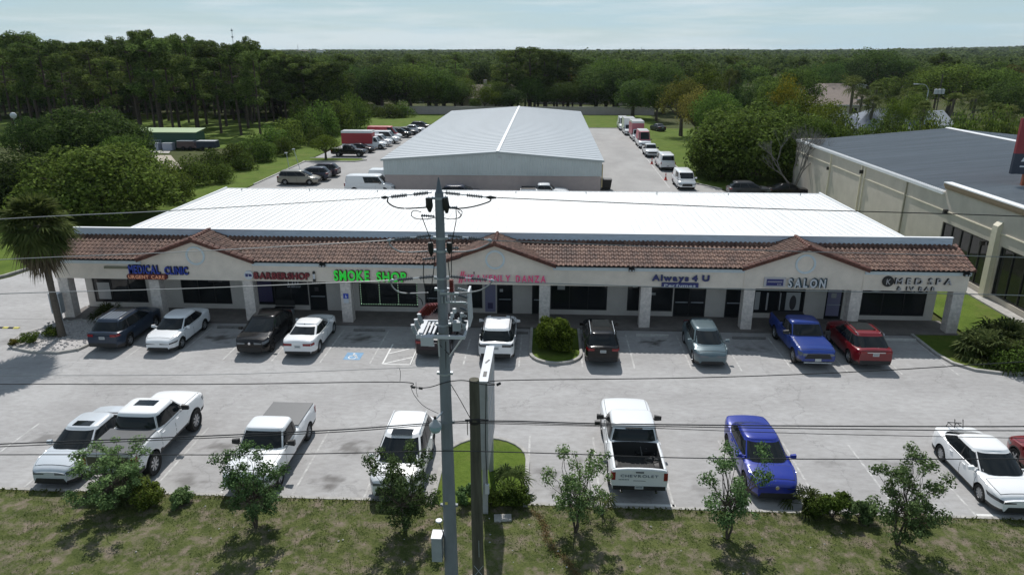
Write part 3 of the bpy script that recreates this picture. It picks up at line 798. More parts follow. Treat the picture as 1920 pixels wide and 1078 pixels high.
# floodlights under the eave
for x, lb in ((-12.95,None),(4.9,None),(23.45,None)):
    mb = MB(); mb.box(x-.16, x+.16, 38.93, 39.03, 3.60, 3.78, 0); mb.box(x-.17,x-.02,38.80,38.93,3.62,3.74,0); mb.box(x+.02,x+.17,38.80,38.93,3.62,3.74,0)
    mb.box(x-.15,x-.04,38.79,38.80,3.64,3.72,1); mb.box(x+.04,x+.15,38.79,38.80,3.64,3.72,1)
    A(mb, 'floodlight', [M['black'], M['galv']])
# things seen in the windows (printed panels on the glass)
M['poster'] = mat('white_poster', (0.42,0.42,0.42), 0.5); M['posterdark'] = mat('dark_poster', (0.05,0.045,0.05), 0.5)
M['lav'] = mat('lavender_panel', (0.22,0.21,0.32), 0.5); M['lavd'] = mat('dark_violet_panel', (0.06,0.05,0.12), 0.5)
def panel(x0,x1,z0,z1,m,name='window_poster',y=41.135,label=None):
    mb = MB(); mb.box(x0,x1,y,y+.006,z0,z1); return A(mb, name, m, label)
panel(14.5,15.35,.62,1.75,M['poster']); panel(12.62,12.95,.62,1.75,M['poster'])
panel(13.35,13.45,.6,1.7,M['poster']); panel(14.1,14.2,.6,1.7,M['poster'])
mb = MB(); v = [(14.93+.2*math.sin(rad(a))*(1 if a<180 else 1), 41.130, 1.10+.47*math.cos(rad(a))) for a in range(0,360,24)]
mb.add(v, [tuple(range(len(v)))]); A(mb, 'poster_figure', M['posterdark'])
for a,b in ((19.0,20.4),(20.5,21.9),(21.95,22.6)): 
    mb = MB(); n = 8
    v = [(a+(b-a)*i/n,41.13,1.93+.05*math.sin(i*1.1+a)) for i in range(n+1)]+[(b,41.13,2.32),(a,41.13,2.32)]
    mb.add(v, [tuple(range(len(v)))]); A(mb, 'window_banner', M['poster'])
mb = MB(); v = [(20.85+.22*math.sin(rad(a)),41.124,2.13+.2*math.cos(rad(a))) for a in range(0,360,24)]; mb.add(v,[tuple(range(len(v)))]); A(mb,'banner_disc',M['posterdark'])
panel(-3.68,-3.04,.2,2.3,M['lav'],'shop_panel',41.07); panel(-3.52,-3.2,.42,.8,M['lavd'],'shop_panel_vent',41.06)
panel(16.95,17.72,.3,2.1,M['lav'],'door_poster'); panel(17.15,17.45,1.45,1.75,M['poster'],'door_notice',41.128)
panel(.75,1.2,1.7,2.3,M['poster']); panel(5.3,5.6,1.9,2.3,M['poster']); panel(6.1,6.4,1.85,2.3,M['poster']); panel(6.4,6.7,1.45,1.6,M['poster'])
panel(-17.9,-17.0,.6,2.3,M['lavd']); panel(-21.0,-20.1,1.85,2.15,M['posterdark'])
panel(-28.2,-27.4,.6,1.7,M['poster'])
rp_ = random.Random(4)
M['cloth'] = mat('hanging_clothes', (0.10,0.085,0.09), 0.9, var=.5, vscale=3)
for i in range(9): x_ = .7+i*.34; panel(x_, x_+.2, .6+rp_.random()*.3, 1.7+rp_.random()*.4, M['cloth'], 'display_garment', 41.17)
for i in range(3): x_ = -4.6+i*.25; panel(x_, x_+.16, .6, 2.0, M['cloth'], 'display_garment', 41.17)
# dotted string of lights round the smoke shop window
M['bulb'] = mat('white_bulb', (0.5,0.8,0.55), 0.5, emit=0.9)
mb = MB()
for i in range(24):
    x_ = -11.42+i*.152
    for z_ in (.55,): mb.box(x_,x_+.03,41.10,41.12,z_,z_+.03)
for k in range(4):
    for i in range(12): mb.box(-11.42+k*1.17,-11.39+k*1.17,41.10,41.12,.6+i*.15,.63+i*.15)
o = A(mb, 'string_lights', M['bulb']); o['kind'] = 'stuff'

# ------------------------------------------------------------------ lettering
_fc = {}
def glyph(ch, extr, off):
    key = (ch, extr, off)
    if key in _fc: return _fc[key]
    cu = bpy.data.curves.new('t', 'FONT'); cu.body = ch; cu.size = 1.0; cu.extrude = extr; cu.offset = off; cu.resolution_u = 3
    ob = bpy.data.objects.new('t', cu); COL.objects.link(ob)
    dg = bpy.context.evaluated_depsgraph_get(); me = bpy.data.meshes.new_from_object(ob.evaluated_get(dg))
    v = [tuple(p.co) for p in me.vertices]; f = [tuple(p.vertices) for p in me.polygons]
    bpy.data.objects.remove(ob); bpy.data.curves.remove(cu); bpy.data.meshes.remove(me)
    xs = [p[0] for p in v] or [0]
    _fc[key] = (v, f, min(xs), max(xs)); return _fc[key]
def word(text, parent, x0, x1, zb, h, y, m, depth=.08, off=0.015, gap=.16, name='letter', shear=0.0, back=None, joined=False, jit=0):
    """letters standing on a wall that faces -Y, between x0 and x1, baseline zb, cap height h (parent at origin of its own)"""
    raw = []; tot = 0; capu = .72
    for ch in text:
        if ch == ' ': raw.append(None); tot += .42; continue
        g = glyph(ch, .05, off); raw.append(g); tot += (g[3]-g[2])+gap
    tot -= gap
    sx = (x1-x0)/tot; sz = h/capu; x = x0; J = MB()
    for g in raw:
        if g is None: x += .42*sx; continue
        v, f, a, b = g
        jz = R.uniform(-jit, jit) if jit else 0
        vv = [(x+(p[0]-a)*sx+shear*p[1]*sz, y-(p[2]+.05)*depth*10, zb+jz+p[1]*sz) for p in v]
        if joined: J.add(vv, f)
        else:
            mb = MB(); mb.add(vv, f); mb.build(name, m, parent)
        x += ((b-a)+gap)*sx
    if joined: return J.build(name, m, parent)
def sign(name, x, z, label, group=None):
    return empty(name, (0,0,0), 0, label, 'sign', group)
def root_at(o, loc):
    """move a sign's empty to its base while its parts keep their place"""
    o.location = loc
    for c in bpy.data.objects:
        if c.parent == o: c.location = (c.location.x-loc[0], c.location.y-loc[1], c.location.z-loc[2])
def smat(n, c, e=0.0, r=.45): M[n] = mat(n, c, r, emit=e)
smat('sign_blue', (0.03,0.07,0.45)); smat('sign_blue_dark', (0.012,0.018,0.08)); smat('sign_green', (0.02,0.55,0.05), .35); smat('sign_green_dark', (0.12,0.02,0.015))
smat('sign_orange', (0.80,0.38,0.22), .15); smat('sign_maroon', (0.14,0.022,0.02)); smat('sign_red', (0.27,0.035,0.045)); smat('sign_red_dark', (0.07,0.012,0.016))
smat('sign_pink', (0.62,0.05,0.17), .16); smat('sign_pinkwhite', (0.62,0.48,0.53)); smat('sign_navy', (0.03,0.035,0.16)); smat('sign_white', (0.62,0.64,0.68))
smat('sign_teal', (0.02,0.05,0.07)); smat('sign_silver', (0.50,0.48,0.50)); smat('neon_green', (0.10,0.75,0.42), .6); smat('neon_pale', (0.55,0.5,0.5), .2)
Y0 = 39.10
# MEDICAL CLINIC / URGENT CARE
s = sign('clinic_sign', 0, 0, 'blue channel letters reading MEDICAL CLINIC on the left gable')
word('MEDICAL', s, -24.58, -22.72, 3.02, .52, Y0-.03, M['sign_blue_dark'], .11, .05, .09, 'letter_side')
word('CLINIC', s, -22.42, -21.02, 3.00, .47, Y0-.03, M['sign_blue_dark'], .11, .05, .09, 'letter_side')
word('MEDICAL', s, -24.60, -22.74, 3.03, .50, Y0-.142, M['sign_blue'], .012, .012, .14)
word('CLINIC', s, -22.44, -21.04, 3.01, .45, Y0-.142, M['sign_blue'], .012, .012, .14)
root_at(s, (-22.8, Y0, 3.0))
s = sign('urgent_care_sign', 0, 0, 'dark red rounded box sign reading URGENT CARE in pale orange')
mb = MB(); pr = [(-24.62,2.66),(-22.50,2.66)] + [(-22.50+.165*math.sin(rad(a)), 2.825-.165*math.cos(rad(a))) for a in range(20,181,20)] + [(-24.62,2.99)] + [(-24.62-.165*math.sin(rad(a)), 2.825+.165*math.cos(rad(a))) for a in range(20,161,20)]
v = [(x,Y0-.16,z) for x,z in pr]+[(x,Y0,z) for x,z in pr]; n = len(pr)
mb.add(v, [tuple(range(n))]+[(i,n+i,n+(i+1)%n,(i+1)%n) for i in range(n)]); mb.build('sign_box', M['sign_maroon'], s)
word('URGENT CARE', s, -24.66, -22.48, 2.72, .21, Y0-.162, M['sign_orange'], .012, .01, .12)
root_at(s, (-23.5, Y0, 2.66))
mb = MB(); mb.box(-26.1,-24.66,Y0-.11,Y0,3.29,3.42); mb.box(-26.08,-24.66,Y0-.13,Y0-.11,3.31,3.34)
o = mb.build('sign_raceway', mat('olive_raceway', (.22,.215,.15), .6)); tag(o, 'empty olive metal raceway left of the blue clinic letters', 'sign rail')
# BARBERSHOP
s = sign('barbershop_sign', 0, 0, 'dark red channel letters reading BARBERSHOP with a round badge and barber pole')
word('BARBERSHOP', s, -17.08, -13.78, 2.80, .40, Y0-.02, M['sign_red_dark'], .10, .05, .06, 'letter_side')
word('BARBERSHOP', s, -17.10, -13.80, 2.81, .38, Y0-.122, M['sign_red'], .012, .015, .10)
mb = MB(); mb.lathe([(0,-.12),(.26,-.12),(.27,-.10),(.27,0)], 24, 'y', (-17.42,Y0,3.0)); mb.build('round_badge', M['sign_white'], s)
mb = MB(); mb.box(-17.6,-17.45,Y0-.13,Y0-.12,2.92,3.10); mb.box(-17.4,-17.22,Y0-.13,Y0-.12,2.94,3.06); mb.box(-17.56,-17.26,Y0-.128,Y0-.12,3.05,3.09); mb.build('badge_emblem', M['sign_navy'], s)
mb = MB(); mb.lathe([(0,-.30),(.08,-.30),(.08,-.17),(.055,-.16),(.055,.16),(.08,.17),(.08,.24),(.05,.30),(0,.31)], 14, 'z', (-13.52,Y0-.1,3.0)); 
o = mb.build('barber_pole', M['black'], s)
mb = MB(); mb.lathe([(.062,-.15),(.062,.15)], 14, 'z', (-13.52,Y0-.1,3.0)); mb.build('pole_glass', M['sign_white'], o)
root_at(s, (-15.4, Y0, 2.8))
# SMOKE SHOP
s = sign('smoke_shop_sign', 0, 0, 'bright green channel letters reading SMOKE SHOP')
word('SMOKE', s, -12.31, -10.22, 2.78, .62, Y0-.03, M['sign_green_dark'], .10, .055, .09, 'letter_side')
word('SHOP', s, -9.80, -8.05, 2.76, .58, Y0-.03, M['sign_green_dark'], .10, .055, .09, 'letter_side')
word('SMOKE', s, -12.34, -10.25, 2.79, .60, Y0-.132, M['sign_green'], .012, .035, .12)
word('SHOP', s, -9.83, -8.08, 2.77, .56, Y0-.132, M['sign_green'], .012, .035, .12)
mb = MB(); mb.box(-12.3,-8.1,Y0-.03,Y0,3.02,3.12); mb.build('raceway', M['stucco'], s)
root_at(s, (-10.2, Y0, 2.76))
# HEAVENLY DANZA
s = sign('dance_shop_sign', 0, 0, 'pink and magenta letters reading HEAVENLY DANZA on the middle gable')
mb = MB()
for dx in (0,.13): mb.hexa([(-5.03+dx,Y0-.1,2.72),(-4.98+dx,Y0-.1,2.72),(-4.98+dx,Y0-.02,2.72),(-5.03+dx,Y0-.02,2.72),(-4.85+dx,Y0-.1,3.42),(-4.80+dx,Y0-.1,3.42),(-4.80+dx,Y0-.02,3.42),(-4.85+dx,Y0-.02,3.42)])
mb.build('slanted_strokes', M['sign_pink'], s)
word('HEAVENLY', s, -4.62, -1.98, 2.80, .44, Y0-.02, M['sign_pinkwhite'], .07, .02, .22, 'letter_back', .06)
word('DANZA', s, -1.66, .06, 2.80, .44, Y0-.02, M['sign_pinkwhite'], .07, .02, .22, 'letter_back', .06)
word('HEAVENLY', s, -4.66, -2.02, 2.83, .42, Y0-.092, M['sign_pink'], .014, .014, .24)
word('DANZA', s, -1.70, .02, 2.83, .42, Y0-.092, M['sign_pink'], .014, .014, .24)
word("'", s, -4.15, -4.08, 3.0, .42, Y0-.10, M['sign_red_dark'], .014, 0, .2)
root_at(s, (-2.4, Y0, 2.8))
# Always 4 U / Perfumes
s = sign('perfume_shop_sign', 0, 0, 'navy channel letters reading Always 4 U')
word('Always', s, 6.10, 8.18, 3.05, .34, Y0-.02, M['sign_teal'], .09, .045, .08, 'letter_side'); word('4', s, 8.36, 8.68, 3.05, .34, Y0-.02, M['sign_teal'], .09, .045, .08, 'letter_side'); word('U', s, 8.93, 9.34, 3.06, .34, Y0-.02, M['sign_teal'], .09, .045, .08, 'letter_side')
word('Always', s, 6.08, 8.16, 3.06, .33, Y0-.112, M['sign_navy'], .012, .03, .10); word('4', s, 8.34, 8.66, 3.06, .33, Y0-.112, M['sign_navy'], .012, .03, .1); word('U', s, 8.91, 9.32, 3.07, .33, Y0-.112, M['sign_navy'], .012, .03, .1)
root_at(s, (7.7, Y0, 3.05))
s = sign('perfumes_box_sign', 0, 0, 'navy box sign reading Perfumes in white')
mb = MB(); mb.box(6.66,8.74,Y0-.14,Y0,2.64,2.93); mb.build('sign_box', M['sign_navy'], s)
word('Perfumes', s, 6.80, 8.58, 2.71, .165, Y0-.142, M['sign_white'], .010, .02, .10)
root_at(s, (7.7, Y0, 2.64))
# SALON
s = sign('salon_box_sign', 0, 0, 'framed dark blue panel with small pale lettering left of the SALON letters')
mb = MB(); mb.box(12.42,13.60,Y0-.12,Y0,2.78,3.33); mb.build('sign_frame', M['sign_silver'], s)
mb = MB(); mb.box(12.54,13.48,Y0-.128,Y0-.119,2.86,3.25); mb.build('sign_panel', M['sign_navy'], s)
mb = MB()
for i in range(13): mb.box(12.60+i*.064,12.64+i*.064,Y0-.134,Y0-.129,3.06,3.13)
for i in range(3): mb.box(13.15+i*.08,13.20+i*.08,Y0-.134,Y0-.129,2.92,2.97)
mb.build('small_lettering', M['sign_silver'], s)
root_at(s, (13.0, Y0, 2.78))
s = sign('salon_sign', 0, 0, 'white channel letters reading SALON with dark teal sides')
word('SALON', s, 13.82, 15.90, 2.80, .52, Y0-.02, M['sign_teal'], .12, .05, .22, 'letter_side')
word('SALON', s, 13.74, 15.82, 2.79, .51, Y0-.142, M['sign_white'], .012, .03, .25)
root_at(s, (14.8, Y0, 2.8))
# K MED SPA & IV BAR
s = sign('med_spa_sign', 0, 0, 'silver letters reading MED SPA and IV BAR beside a black disc with a K')
mb = MB(); mb.lathe([(0,-.12),(.30,-.12),(.31,-.10),(.31,0)], 28, 'y', (19.28,Y0,3.20)); mb.build('disc', M['black'], s)
word('K', s, 19.17, 19.40, 3.03, .34, Y0-.122, M['sign_silver'], .012, -.004, .2)
word('MED', s, 19.64, 21.12, 3.06, .37, Y0-.02, M['black'], .09, .006, .35, 'letter_side', .03); word('SPA', s, 21.46, 22.74, 3.06, .38, Y0-.02, M['black'], .09, .006, .35, 'letter_side', .03)
word('MED', s, 19.68, 21.16, 3.04, .36, Y0-.112, M['sign_silver'], .012, .004, .37); word('SPA', s, 21.50, 22.78, 3.04, .37, Y0-.112, M['sign_silver'], .012, .004, .37)
word('& IV BAR', s, 19.82, 21.92, 2.69, .23, Y0-.02, M['black'], .07, .004, .28, 'letter_side', .03)
word('& IV BAR', s, 19.86, 21.96, 2.67, .225, Y0-.092, M['sign_silver'], .012, .002, .29)
root_at(s, (20.9, Y0, 2.67))
# small writing on the glass
s = sign('open_sign', 0, 0, 'green lit OPEN sign inside the smoke shop window')
word('OPEN', s, -9.82, -9.32, 2.0, .17, 41.13, M['neon_green'], .012, .02, .14); mb = MB(); mb.box(-9.9,-9.25,41.135,41.148,1.93,2.24); mb.build('sign_backing', mat('green_glow_plate', (.02,.16,.09), .5, emit=.05), s); root_at(s, (-9.6,41.13,1.93))
s = sign('open_sign', 0, 0, 'pale OPEN sign on the dance shop door')
word('OPEN', s, -2.72, -2.25, 2.05, .16, 41.13, M['neon_pale'], .01, .01, .14); mb = MB(); mb.box(-2.78,-2.58,41.135,41.145,1.5,1.68); mb.build('notice', M['poster'], s); root_at(s, (-2.5,41.13,1.5))
s = sign('window_lettering', 0, 0, 'white lettering CUT BARBERSHOP on the barbershop window')
word('CUT', s, -15.95, -15.2, 1.75, .30, 41.13, M['sign_white'], .008, .02, .12, joined=True); word('BARBERSHOP', s, -15.98, -15.15, 1.58, .11, 41.13, M['sign_white'], .008, 0, .1, joined=True)
mb = MB(); mb.box(-15.75,-15.35,41.13,41.135,2.12,2.20); mb.build('lettering_bar', M['sign_white'], s); root_at(s, (-15.6,41.13,1.5))
s = sign('door_lettering', 0, 0, 'small white lettering and a square notice on the barbershop door')
word('CUT', s, -14.40, -13.98, 1.86, .14, 41.13, M['sign_white'], .008, .01, .12, joined=True); mb = MB(); mb.box(-14.46,-13.90,41.13,41.135,1.75,1.79); mb.box(-14.3,-14.05,41.13,41.135,1.35,1.62); mb.build('notice', M['posterdark'], s); root_at(s, (-14.2,41.13,1.35))
s = sign('red_window_lettering', 0, 0, 'red lettering along the top of the leftmost shop window')
word('WALK - INS', s, -28.2, -25.6, 2.02, .22, 41.13, M['sign_red'], .008, .02, .2, joined=True); root_at(s, (-27,41.13,2.0))
s = sign('accessible_parking_sign', 0, 0, 'small blue and white parking sign on the column left of the smoke shop window')
mb = MB(); mb.box(-11.9,-11.6,39.08,39.10,1.62,1.93); mb.build('blue_plate', M['sign_blue'], s)
mb = MB(); mb.box(-11.9,-11.6,39.08,39.10,1.35,1.60); mb.build('white_plate', M['sign_white'], s)
mb = MB(); flat = [(.02*0,0)]; mb.box(-11.77,-11.73,39.074,39.079,1.74,1.86); mb.box(-11.80,-11.68,39.074,39.079,1.68,1.74); mb.build('symbol', M['sign_white'], s)
root_at(s, (-11.75,39.1,1.35))

# ================================================================== WAREHOUSE BEHIND
wh = empty('metal_warehouse', (-6.1, 80, 0), 0, 'long low warehouse with pale grey metal roof and white ridge line', 'building')
def W(mb, name, mats, kind=None, label=None):
    mb.v = [(x+6.1, y-80, z) for x,y,z in mb.v]
    o = mb.build(name, mats, wh, label=label)
    if kind: o['kind'] = kind
    return o
XL, XR, XC = -18.62, 6.19, -5.55; YN, YF = 80.0, 141.0
mb = MB(); mb.box(XL+.15, XR-.15, YN, YF, -.05, 2.2); W(mb, 'block_wall', M['wh_block'])
mb = MB(); zf = .55
def topz(x, y):
    t = (y-YN)/(YF-YN); e = 3.93+t*.5; r_ = 4.83+t*.5
    return e+(r_-e)*(1-abs(x-XC)/((XC-XL) if x < XC else (XR-XC)))
N = 84
for i in range(N):
    a = XL+.1+(XR-XL-.2)*i/N; b = XL+.1+(XR-XL-.2)*(i+1)/N; mid = a+(b-a)*.72
    if not (a < XC < b):
        mb.add([(a,YN-.05,2.2),(mid,YN-.05,2.2),(mid,YN-.05,topz(mid,YN)-.05),(a,YN-.05,topz(a,YN)-.05)], [(0,1,2,3)])
        mb.add([(mid,YN-.05,2.2),(mid+.03,YN-.085,2.2),(b-.03,YN-.085,2.2),(b,YN-.05,2.2),(mid,YN-.05,topz(mid,YN)-.05),(mid+.03,YN-.085,topz(mid,YN)-.05),(b-.03,YN-.085,topz(b,YN)-.05),(b,YN-.05,topz(b,YN)-.05)], [(0,1,5,4),(1,2,6,5),(2,3,7,6)])
    else: mb.add([(a,YN-.05,2.2),(b,YN-.05,2.2),(b,YN-.05,4.75),(a,YN-.05,4.75)], [(0,1,2,3)])
W(mb, 'corrugated_front', M['wh_wall'], 'stuff')
mb = MB(); mb.box(XL+.05,XL+.12,YN,YF,2.2,3.9); mb.box(XR-.12,XR-.05,YN,YF,2.2,3.9); mb.box(XL+.15,XR-.15,YF-.1,YF,2.2,4.2); mb.box(XL+.05,XR-.05,YN-.1,YN-.02,2.14,2.2); W(mb, 'metal_wall', M['wh_wall'])
for nm, x0, x1 in (('roof_slope', XL-.15, XC), ('roof_slope', XC, XR+.15)):
    mb = MB(); n_ = 40
    # standing seams running down the slope
    for i in range(n_):
        y0 = YN-.2+(YF-YN+.4)*i/n_; y1 = YN-.2+(YF-YN+.4)*(i+1)/n_; ym = y1-.06
        za = [topz(max(XL,min(XR,x0)), y0), topz(max(XL,min(XR,x1)), y0)]; zb_ = [topz(max(XL,min(XR,x0)), y1), topz(max(XL,min(XR,x1)), y1)]
        mb.quad((x0,y0,za[0]),(x1,y0,za[1]),(x1,ym,zb_[1]),(x0,ym,zb_[0]))
        mb.add([(x0,ym,zb_[0]),(x1,ym,zb_[1]),(x1,ym+.01,zb_[1]+.03),(x0,ym+.01,zb_[0]+.03),(x1,y1,zb_[1]+.03),(x0,y1,zb_[0]+.03)], [(0,1,2,3),(3,2,4,5)])
    W(mb, nm, M['wh_roof'])
mb = MB(); mb.hexa([(XC-.17,YN-.2,4.84),(XC+.17,YN-.2,4.84),(XC+.17,YF+.2,5.34),(XC-.17,YF+.2,5.34),(XC-.17,YN-.2,4.92),(XC+.17,YN-.2,4.92),(XC+.17,YF+.2,5.42),(XC-.17,YF+.2,5.42)]); W(mb, 'ridge_cap', M['ridgecap'])
mb = MB()
for x0,z0,x1,z1 in ((XL-.18,3.90,XC,4.82),(XC,4.82,XR+.18,3.90)):
    mb.hexa([(x0,YN-.24,z0-.18),(x1,YN-.24,z1-.18),(x1,YN-.2,z1-.18),(x0,YN-.2,z0-.18),(x0,YN-.24,z0+.03),(x1,YN-.24,z1+.03),(x1,YN-.2,z1+.03),(x0,YN-.2,z0+.03)])
W(mb, 'gable_trim', mat('grey_green_trim', (.33,.38,.39), .5))
mb = MB(); mb.lathe([(0,-.18),(.13,-.18),(.14,-.05),(.10,0)], 14, 'y', (XC+.2,YN-.1,4.2)); W(mb, 'floodlight', [M['galv']])
mb = MB(); mb.box(XR-.04,XR+.10,YN+.4,YN+.55,.8,3.4); W(mb, 'yellow_downpipe', mat('buff_pipe', (.45,.38,.22), .6))

# ================================================================== BUILDING ON THE RIGHT
rb = empty('cream_commercial_building', (29.0, 47.0, 0), 0, 'large cream building with ribbed blue-grey roof at the right edge', 'building')
def B(mb, name, mats, kind=None, parent=None):
    mb.v = [(x-29, y-47, z) for x,y,z in mb.v]
    o = mb.build(name, mats, parent or rb)
    if kind: o['kind'] = kind
    return o
# side wall with window band
mb = MB(); mb.box(29.0, 29.3, 52.7, 85, -.05, 5.72)
# openings in front part
mb.box(29.0, 29.3, 38.6, 52.7, 3.68, 6.42); mb.box(29.0, 29.3, 38.6, 52.7, -.05, .5)
for a, b in ((38.6,39.0),(45.3,46.3),(52.3,52.7)): mb.box(28.999, 29.301, a, b, .5, 3.68)
mb.box(29.3, 60, 38.6, 38.9, -.05, 6.42); mb.box(29.3,60,84.7,85,-.05,5.9); mb.box(29.3,29.6,52.55,52.85,5.72,6.42)
B(mb, 'wall', M['rb_wall'])
for (a, b, n) in ((39.0,45.3,5),(46.3,52.3,5)):
    fr = MB(); fr.box(29.06,29.2,a,b,.5,.6); fr.box(29.06,29.2,a,b,3.58,3.68)
    for i in range(n+1):
        y = a+(b-a-.1)*i/n; fr.box(29.061,29.199,y,y+.1,.6,3.58)
    f = B(fr, 'window', M['frame'])
    for i in range(n):
        p = MB(); y = a+(b-a-.1)*i/n; p.box(29.12,29.135,y+.1,y+(b-a-.1)/n,.6,3.58); B(p, 'pane', M['shopglass'], parent=f)
mb = MB(); mb.box(29.7, 33, 39.2, 52.4, .2, 4.0); B(mb, 'interior', M['blackmat'])
for y in (45.8,):
    mb = MB(); mb.box(28.70,29.0,y-.28,y+.28,0,4.9); mb.add([(28.70,y-.28,4.9),(29.0,y-.28,4.9),(29.0,y+.28,4.9),(28.70,y+.28,4.9),(29.0,y-.28,5.2),(29.0,y+.28,5.2)], [(0,1,4),(3,5,2),(0,4,5,3)]); B(mb, 'pilaster', M['cream'])
mb = MB(); mb.box(28.94,28.999,38.6,85,4.42,4.50); B(mb, 'stucco_band', M['cream'])
mb = MB(); mb.box(28.88,28.999,38.5,52.72,6.02,6.22); mb.box(28.80,28.999,38.5,52.74,6.22,6.42); B(mb, 'cornice', M['tanband'])
mb = MB(); mb.box(28.78,29.36,38.4,52.76,6.422,6.50); B(mb, 'coping', M['ridgecap'])
# ribbed roof
mb = MB(); RX = 45.6; RZ = 7.1; x0 = 29.3; z0 = 5.62; y = 38.9; k = 0
XE = 62.0; ZE = RZ-(XE-RX)*(RZ-z0)/(RX-x0)
while y < 84.9:
    y1 = min(y+.30, 85.0); ym = y+.20
    for (a,za,b,zb_) in ((x0,z0,RX,RZ),(RX,RZ,XE,ZE)):
        mb.quad((a,y,za),(b,y,zb_),(b,ym,zb_),(a,ym,za))
        mb.add([(a,ym,za),(b,ym,zb_),(b,ym+.02,zb_+.045),(a,ym+.02,za+.045),(b,y1-.02,zb_+.045),(a,y1-.02,za+.045),(b,y1,zb_),(a,y1,za)], [(0,1,2,3),(3,2,4,5),(5,4,6,7)])
    y = y1
B(mb, 'ribbed_roof', M['rb_roof'], 'stuff')
mb = MB(); mb.hexa([(RX-.25,38.9,RZ+.05),(RX+.25,38.9,RZ+.05),(RX+.25,85,RZ+.05),(RX-.25,85,RZ+.05),(RX-.2,38.9,RZ+.14),(RX+.2,38.9,RZ+.14),(RX+.2,85,RZ+.14),(RX-.2,85,RZ+.14)]); B(mb, 'ridge_cap', M['ridgecap'])
mb = MB(); mb.box(28.86,29.0,52.8,85.1,5.56,5.74)
y = 52.9
while y < 85: mb.box(28.84,29.25,y,y+.10,5.742,5.80); y += .30
B(mb, 'eave_gutter', M['ridgecap'])
for y in (58.3,66.2,66.9,74.4):
    mb = MB(); mb.box(28.88,28.999,y-.06,y+.06,.0,5.6); B(mb, 'downpipe', mat('pipe_taupe', (.33,.31,.25), .7) if y == 58.3 else M['cream'])
for y, z in ((66.8,4.8),(74.6,3.9),(52.0,4.3),(47.0,3.3)):
    mb = MB(); mb.box(28.72,28.999,y-.1,y+.1,z,z+.32); B(mb, 'wall_light', M['black'])
mb = MB(); mb.box(28.2,28.95,40,84,-.03,.16); o = mb.build('concrete_edging', M['kerb']); o['kind'] = 'structure'

# ================================================================== VEHICLES
def paint(name, c, rough=.28, coat=.5, metal=0.0):
    dk = max(c) < .12
    return mat(name, c, rough, metal=0.0 if dk else metal, coat=.35 if dk else coat, spec=.25 if dk else .45)
PW = paint('white_paint', (0.74,0.76,0.78)); PW2 = paint('bright_white_paint', (0.80,0.81,0.82)); PS = paint('silver_white_paint', (0.56,0.60,0.64), metal=.1)
PB = paint('royal_blue_paint', (0.012,0.028,0.27), metal=.1); PB2 = paint('mid_blue_paint', (0.006,0.032,0.21)); PK = paint('black_paint', (0.005,0.005,0.006), .2)
PR = paint('dark_red_paint', (0.17,0.007,0.012)); PG = paint('slate_blue_paint', (0.028,0.042,0.068), metal=.2); PT_ = paint('grey_teal_paint', (0.10,0.145,0.165), metal=.25)
PM = paint('dark_maroon_paint', (0.018,0.010,0.015), metal=.1); PBE = paint('beige_paint', (0.27,0.255,0.215), metal=.2); PN = paint('navy_paint', (0.03,0.035,0.06), metal=.2)
PV = paint('dark_violet_paint', (0.045,0.035,0.05), metal=.2); PDG = paint('dark_grey_paint', (0.05,0.052,0.058), metal=.3)
M['tyre'] = mat('tyre_rubber', (0.012,0.012,0.012), .9); M['rim'] = mat('alloy_rim', (0.42,0.43,0.45), .35, metal=.7); M['rimdark'] = mat('dark_rim', (0.045,0.045,0.05), .35, metal=.6)
M['trimblk'] = mat('black_trim', (0.018,0.018,0.019), .55); M['lamp'] = mat('clear_lamp', (0.13,0.15,0.17), .12, spec=.8); M['lampdark'] = mat('smoked_lamp', (0.05,0.055,0.065), .1, spec=.8)
M['tail'] = mat('red_tail_lamp', (0.22,0.008,0.012), .15, spec=.7); M['plate'] = mat('licence_plate', (0.50,0.52,0.52), .5); M['tonneau'] = mat('grey_tonneau', (0.085,0.088,0.092), .45, var=.06)
M['liner'] = mat('bed_liner', (0.03,0.03,0.03), .85); M['tailgate_dark'] = mat('bronze_tailgate', (0.10,0.098,0.075), .4); M['decal'] = mat('dark_lettering', (0.10,0.14,0.18), .5)
M['cargo_red'] = mat('red_wrap', (0.36,0.035,0.045), .45); M['cargo_pink'] = mat('pink_wrap', (0.52,0.16,0.20), .45); M['amber'] = mat('amber_lamp', (0.55,0.18,0.02), .3)

def interp(tab, x):
    if x <= tab[0][0]: return tab[0][1]
    for (a,b),(c,d) in zip(tab, tab[1:]):
        if x <= c:
            t = (x-a)/(c-a); return b+(d-b)*t
    return tab[-1][1]

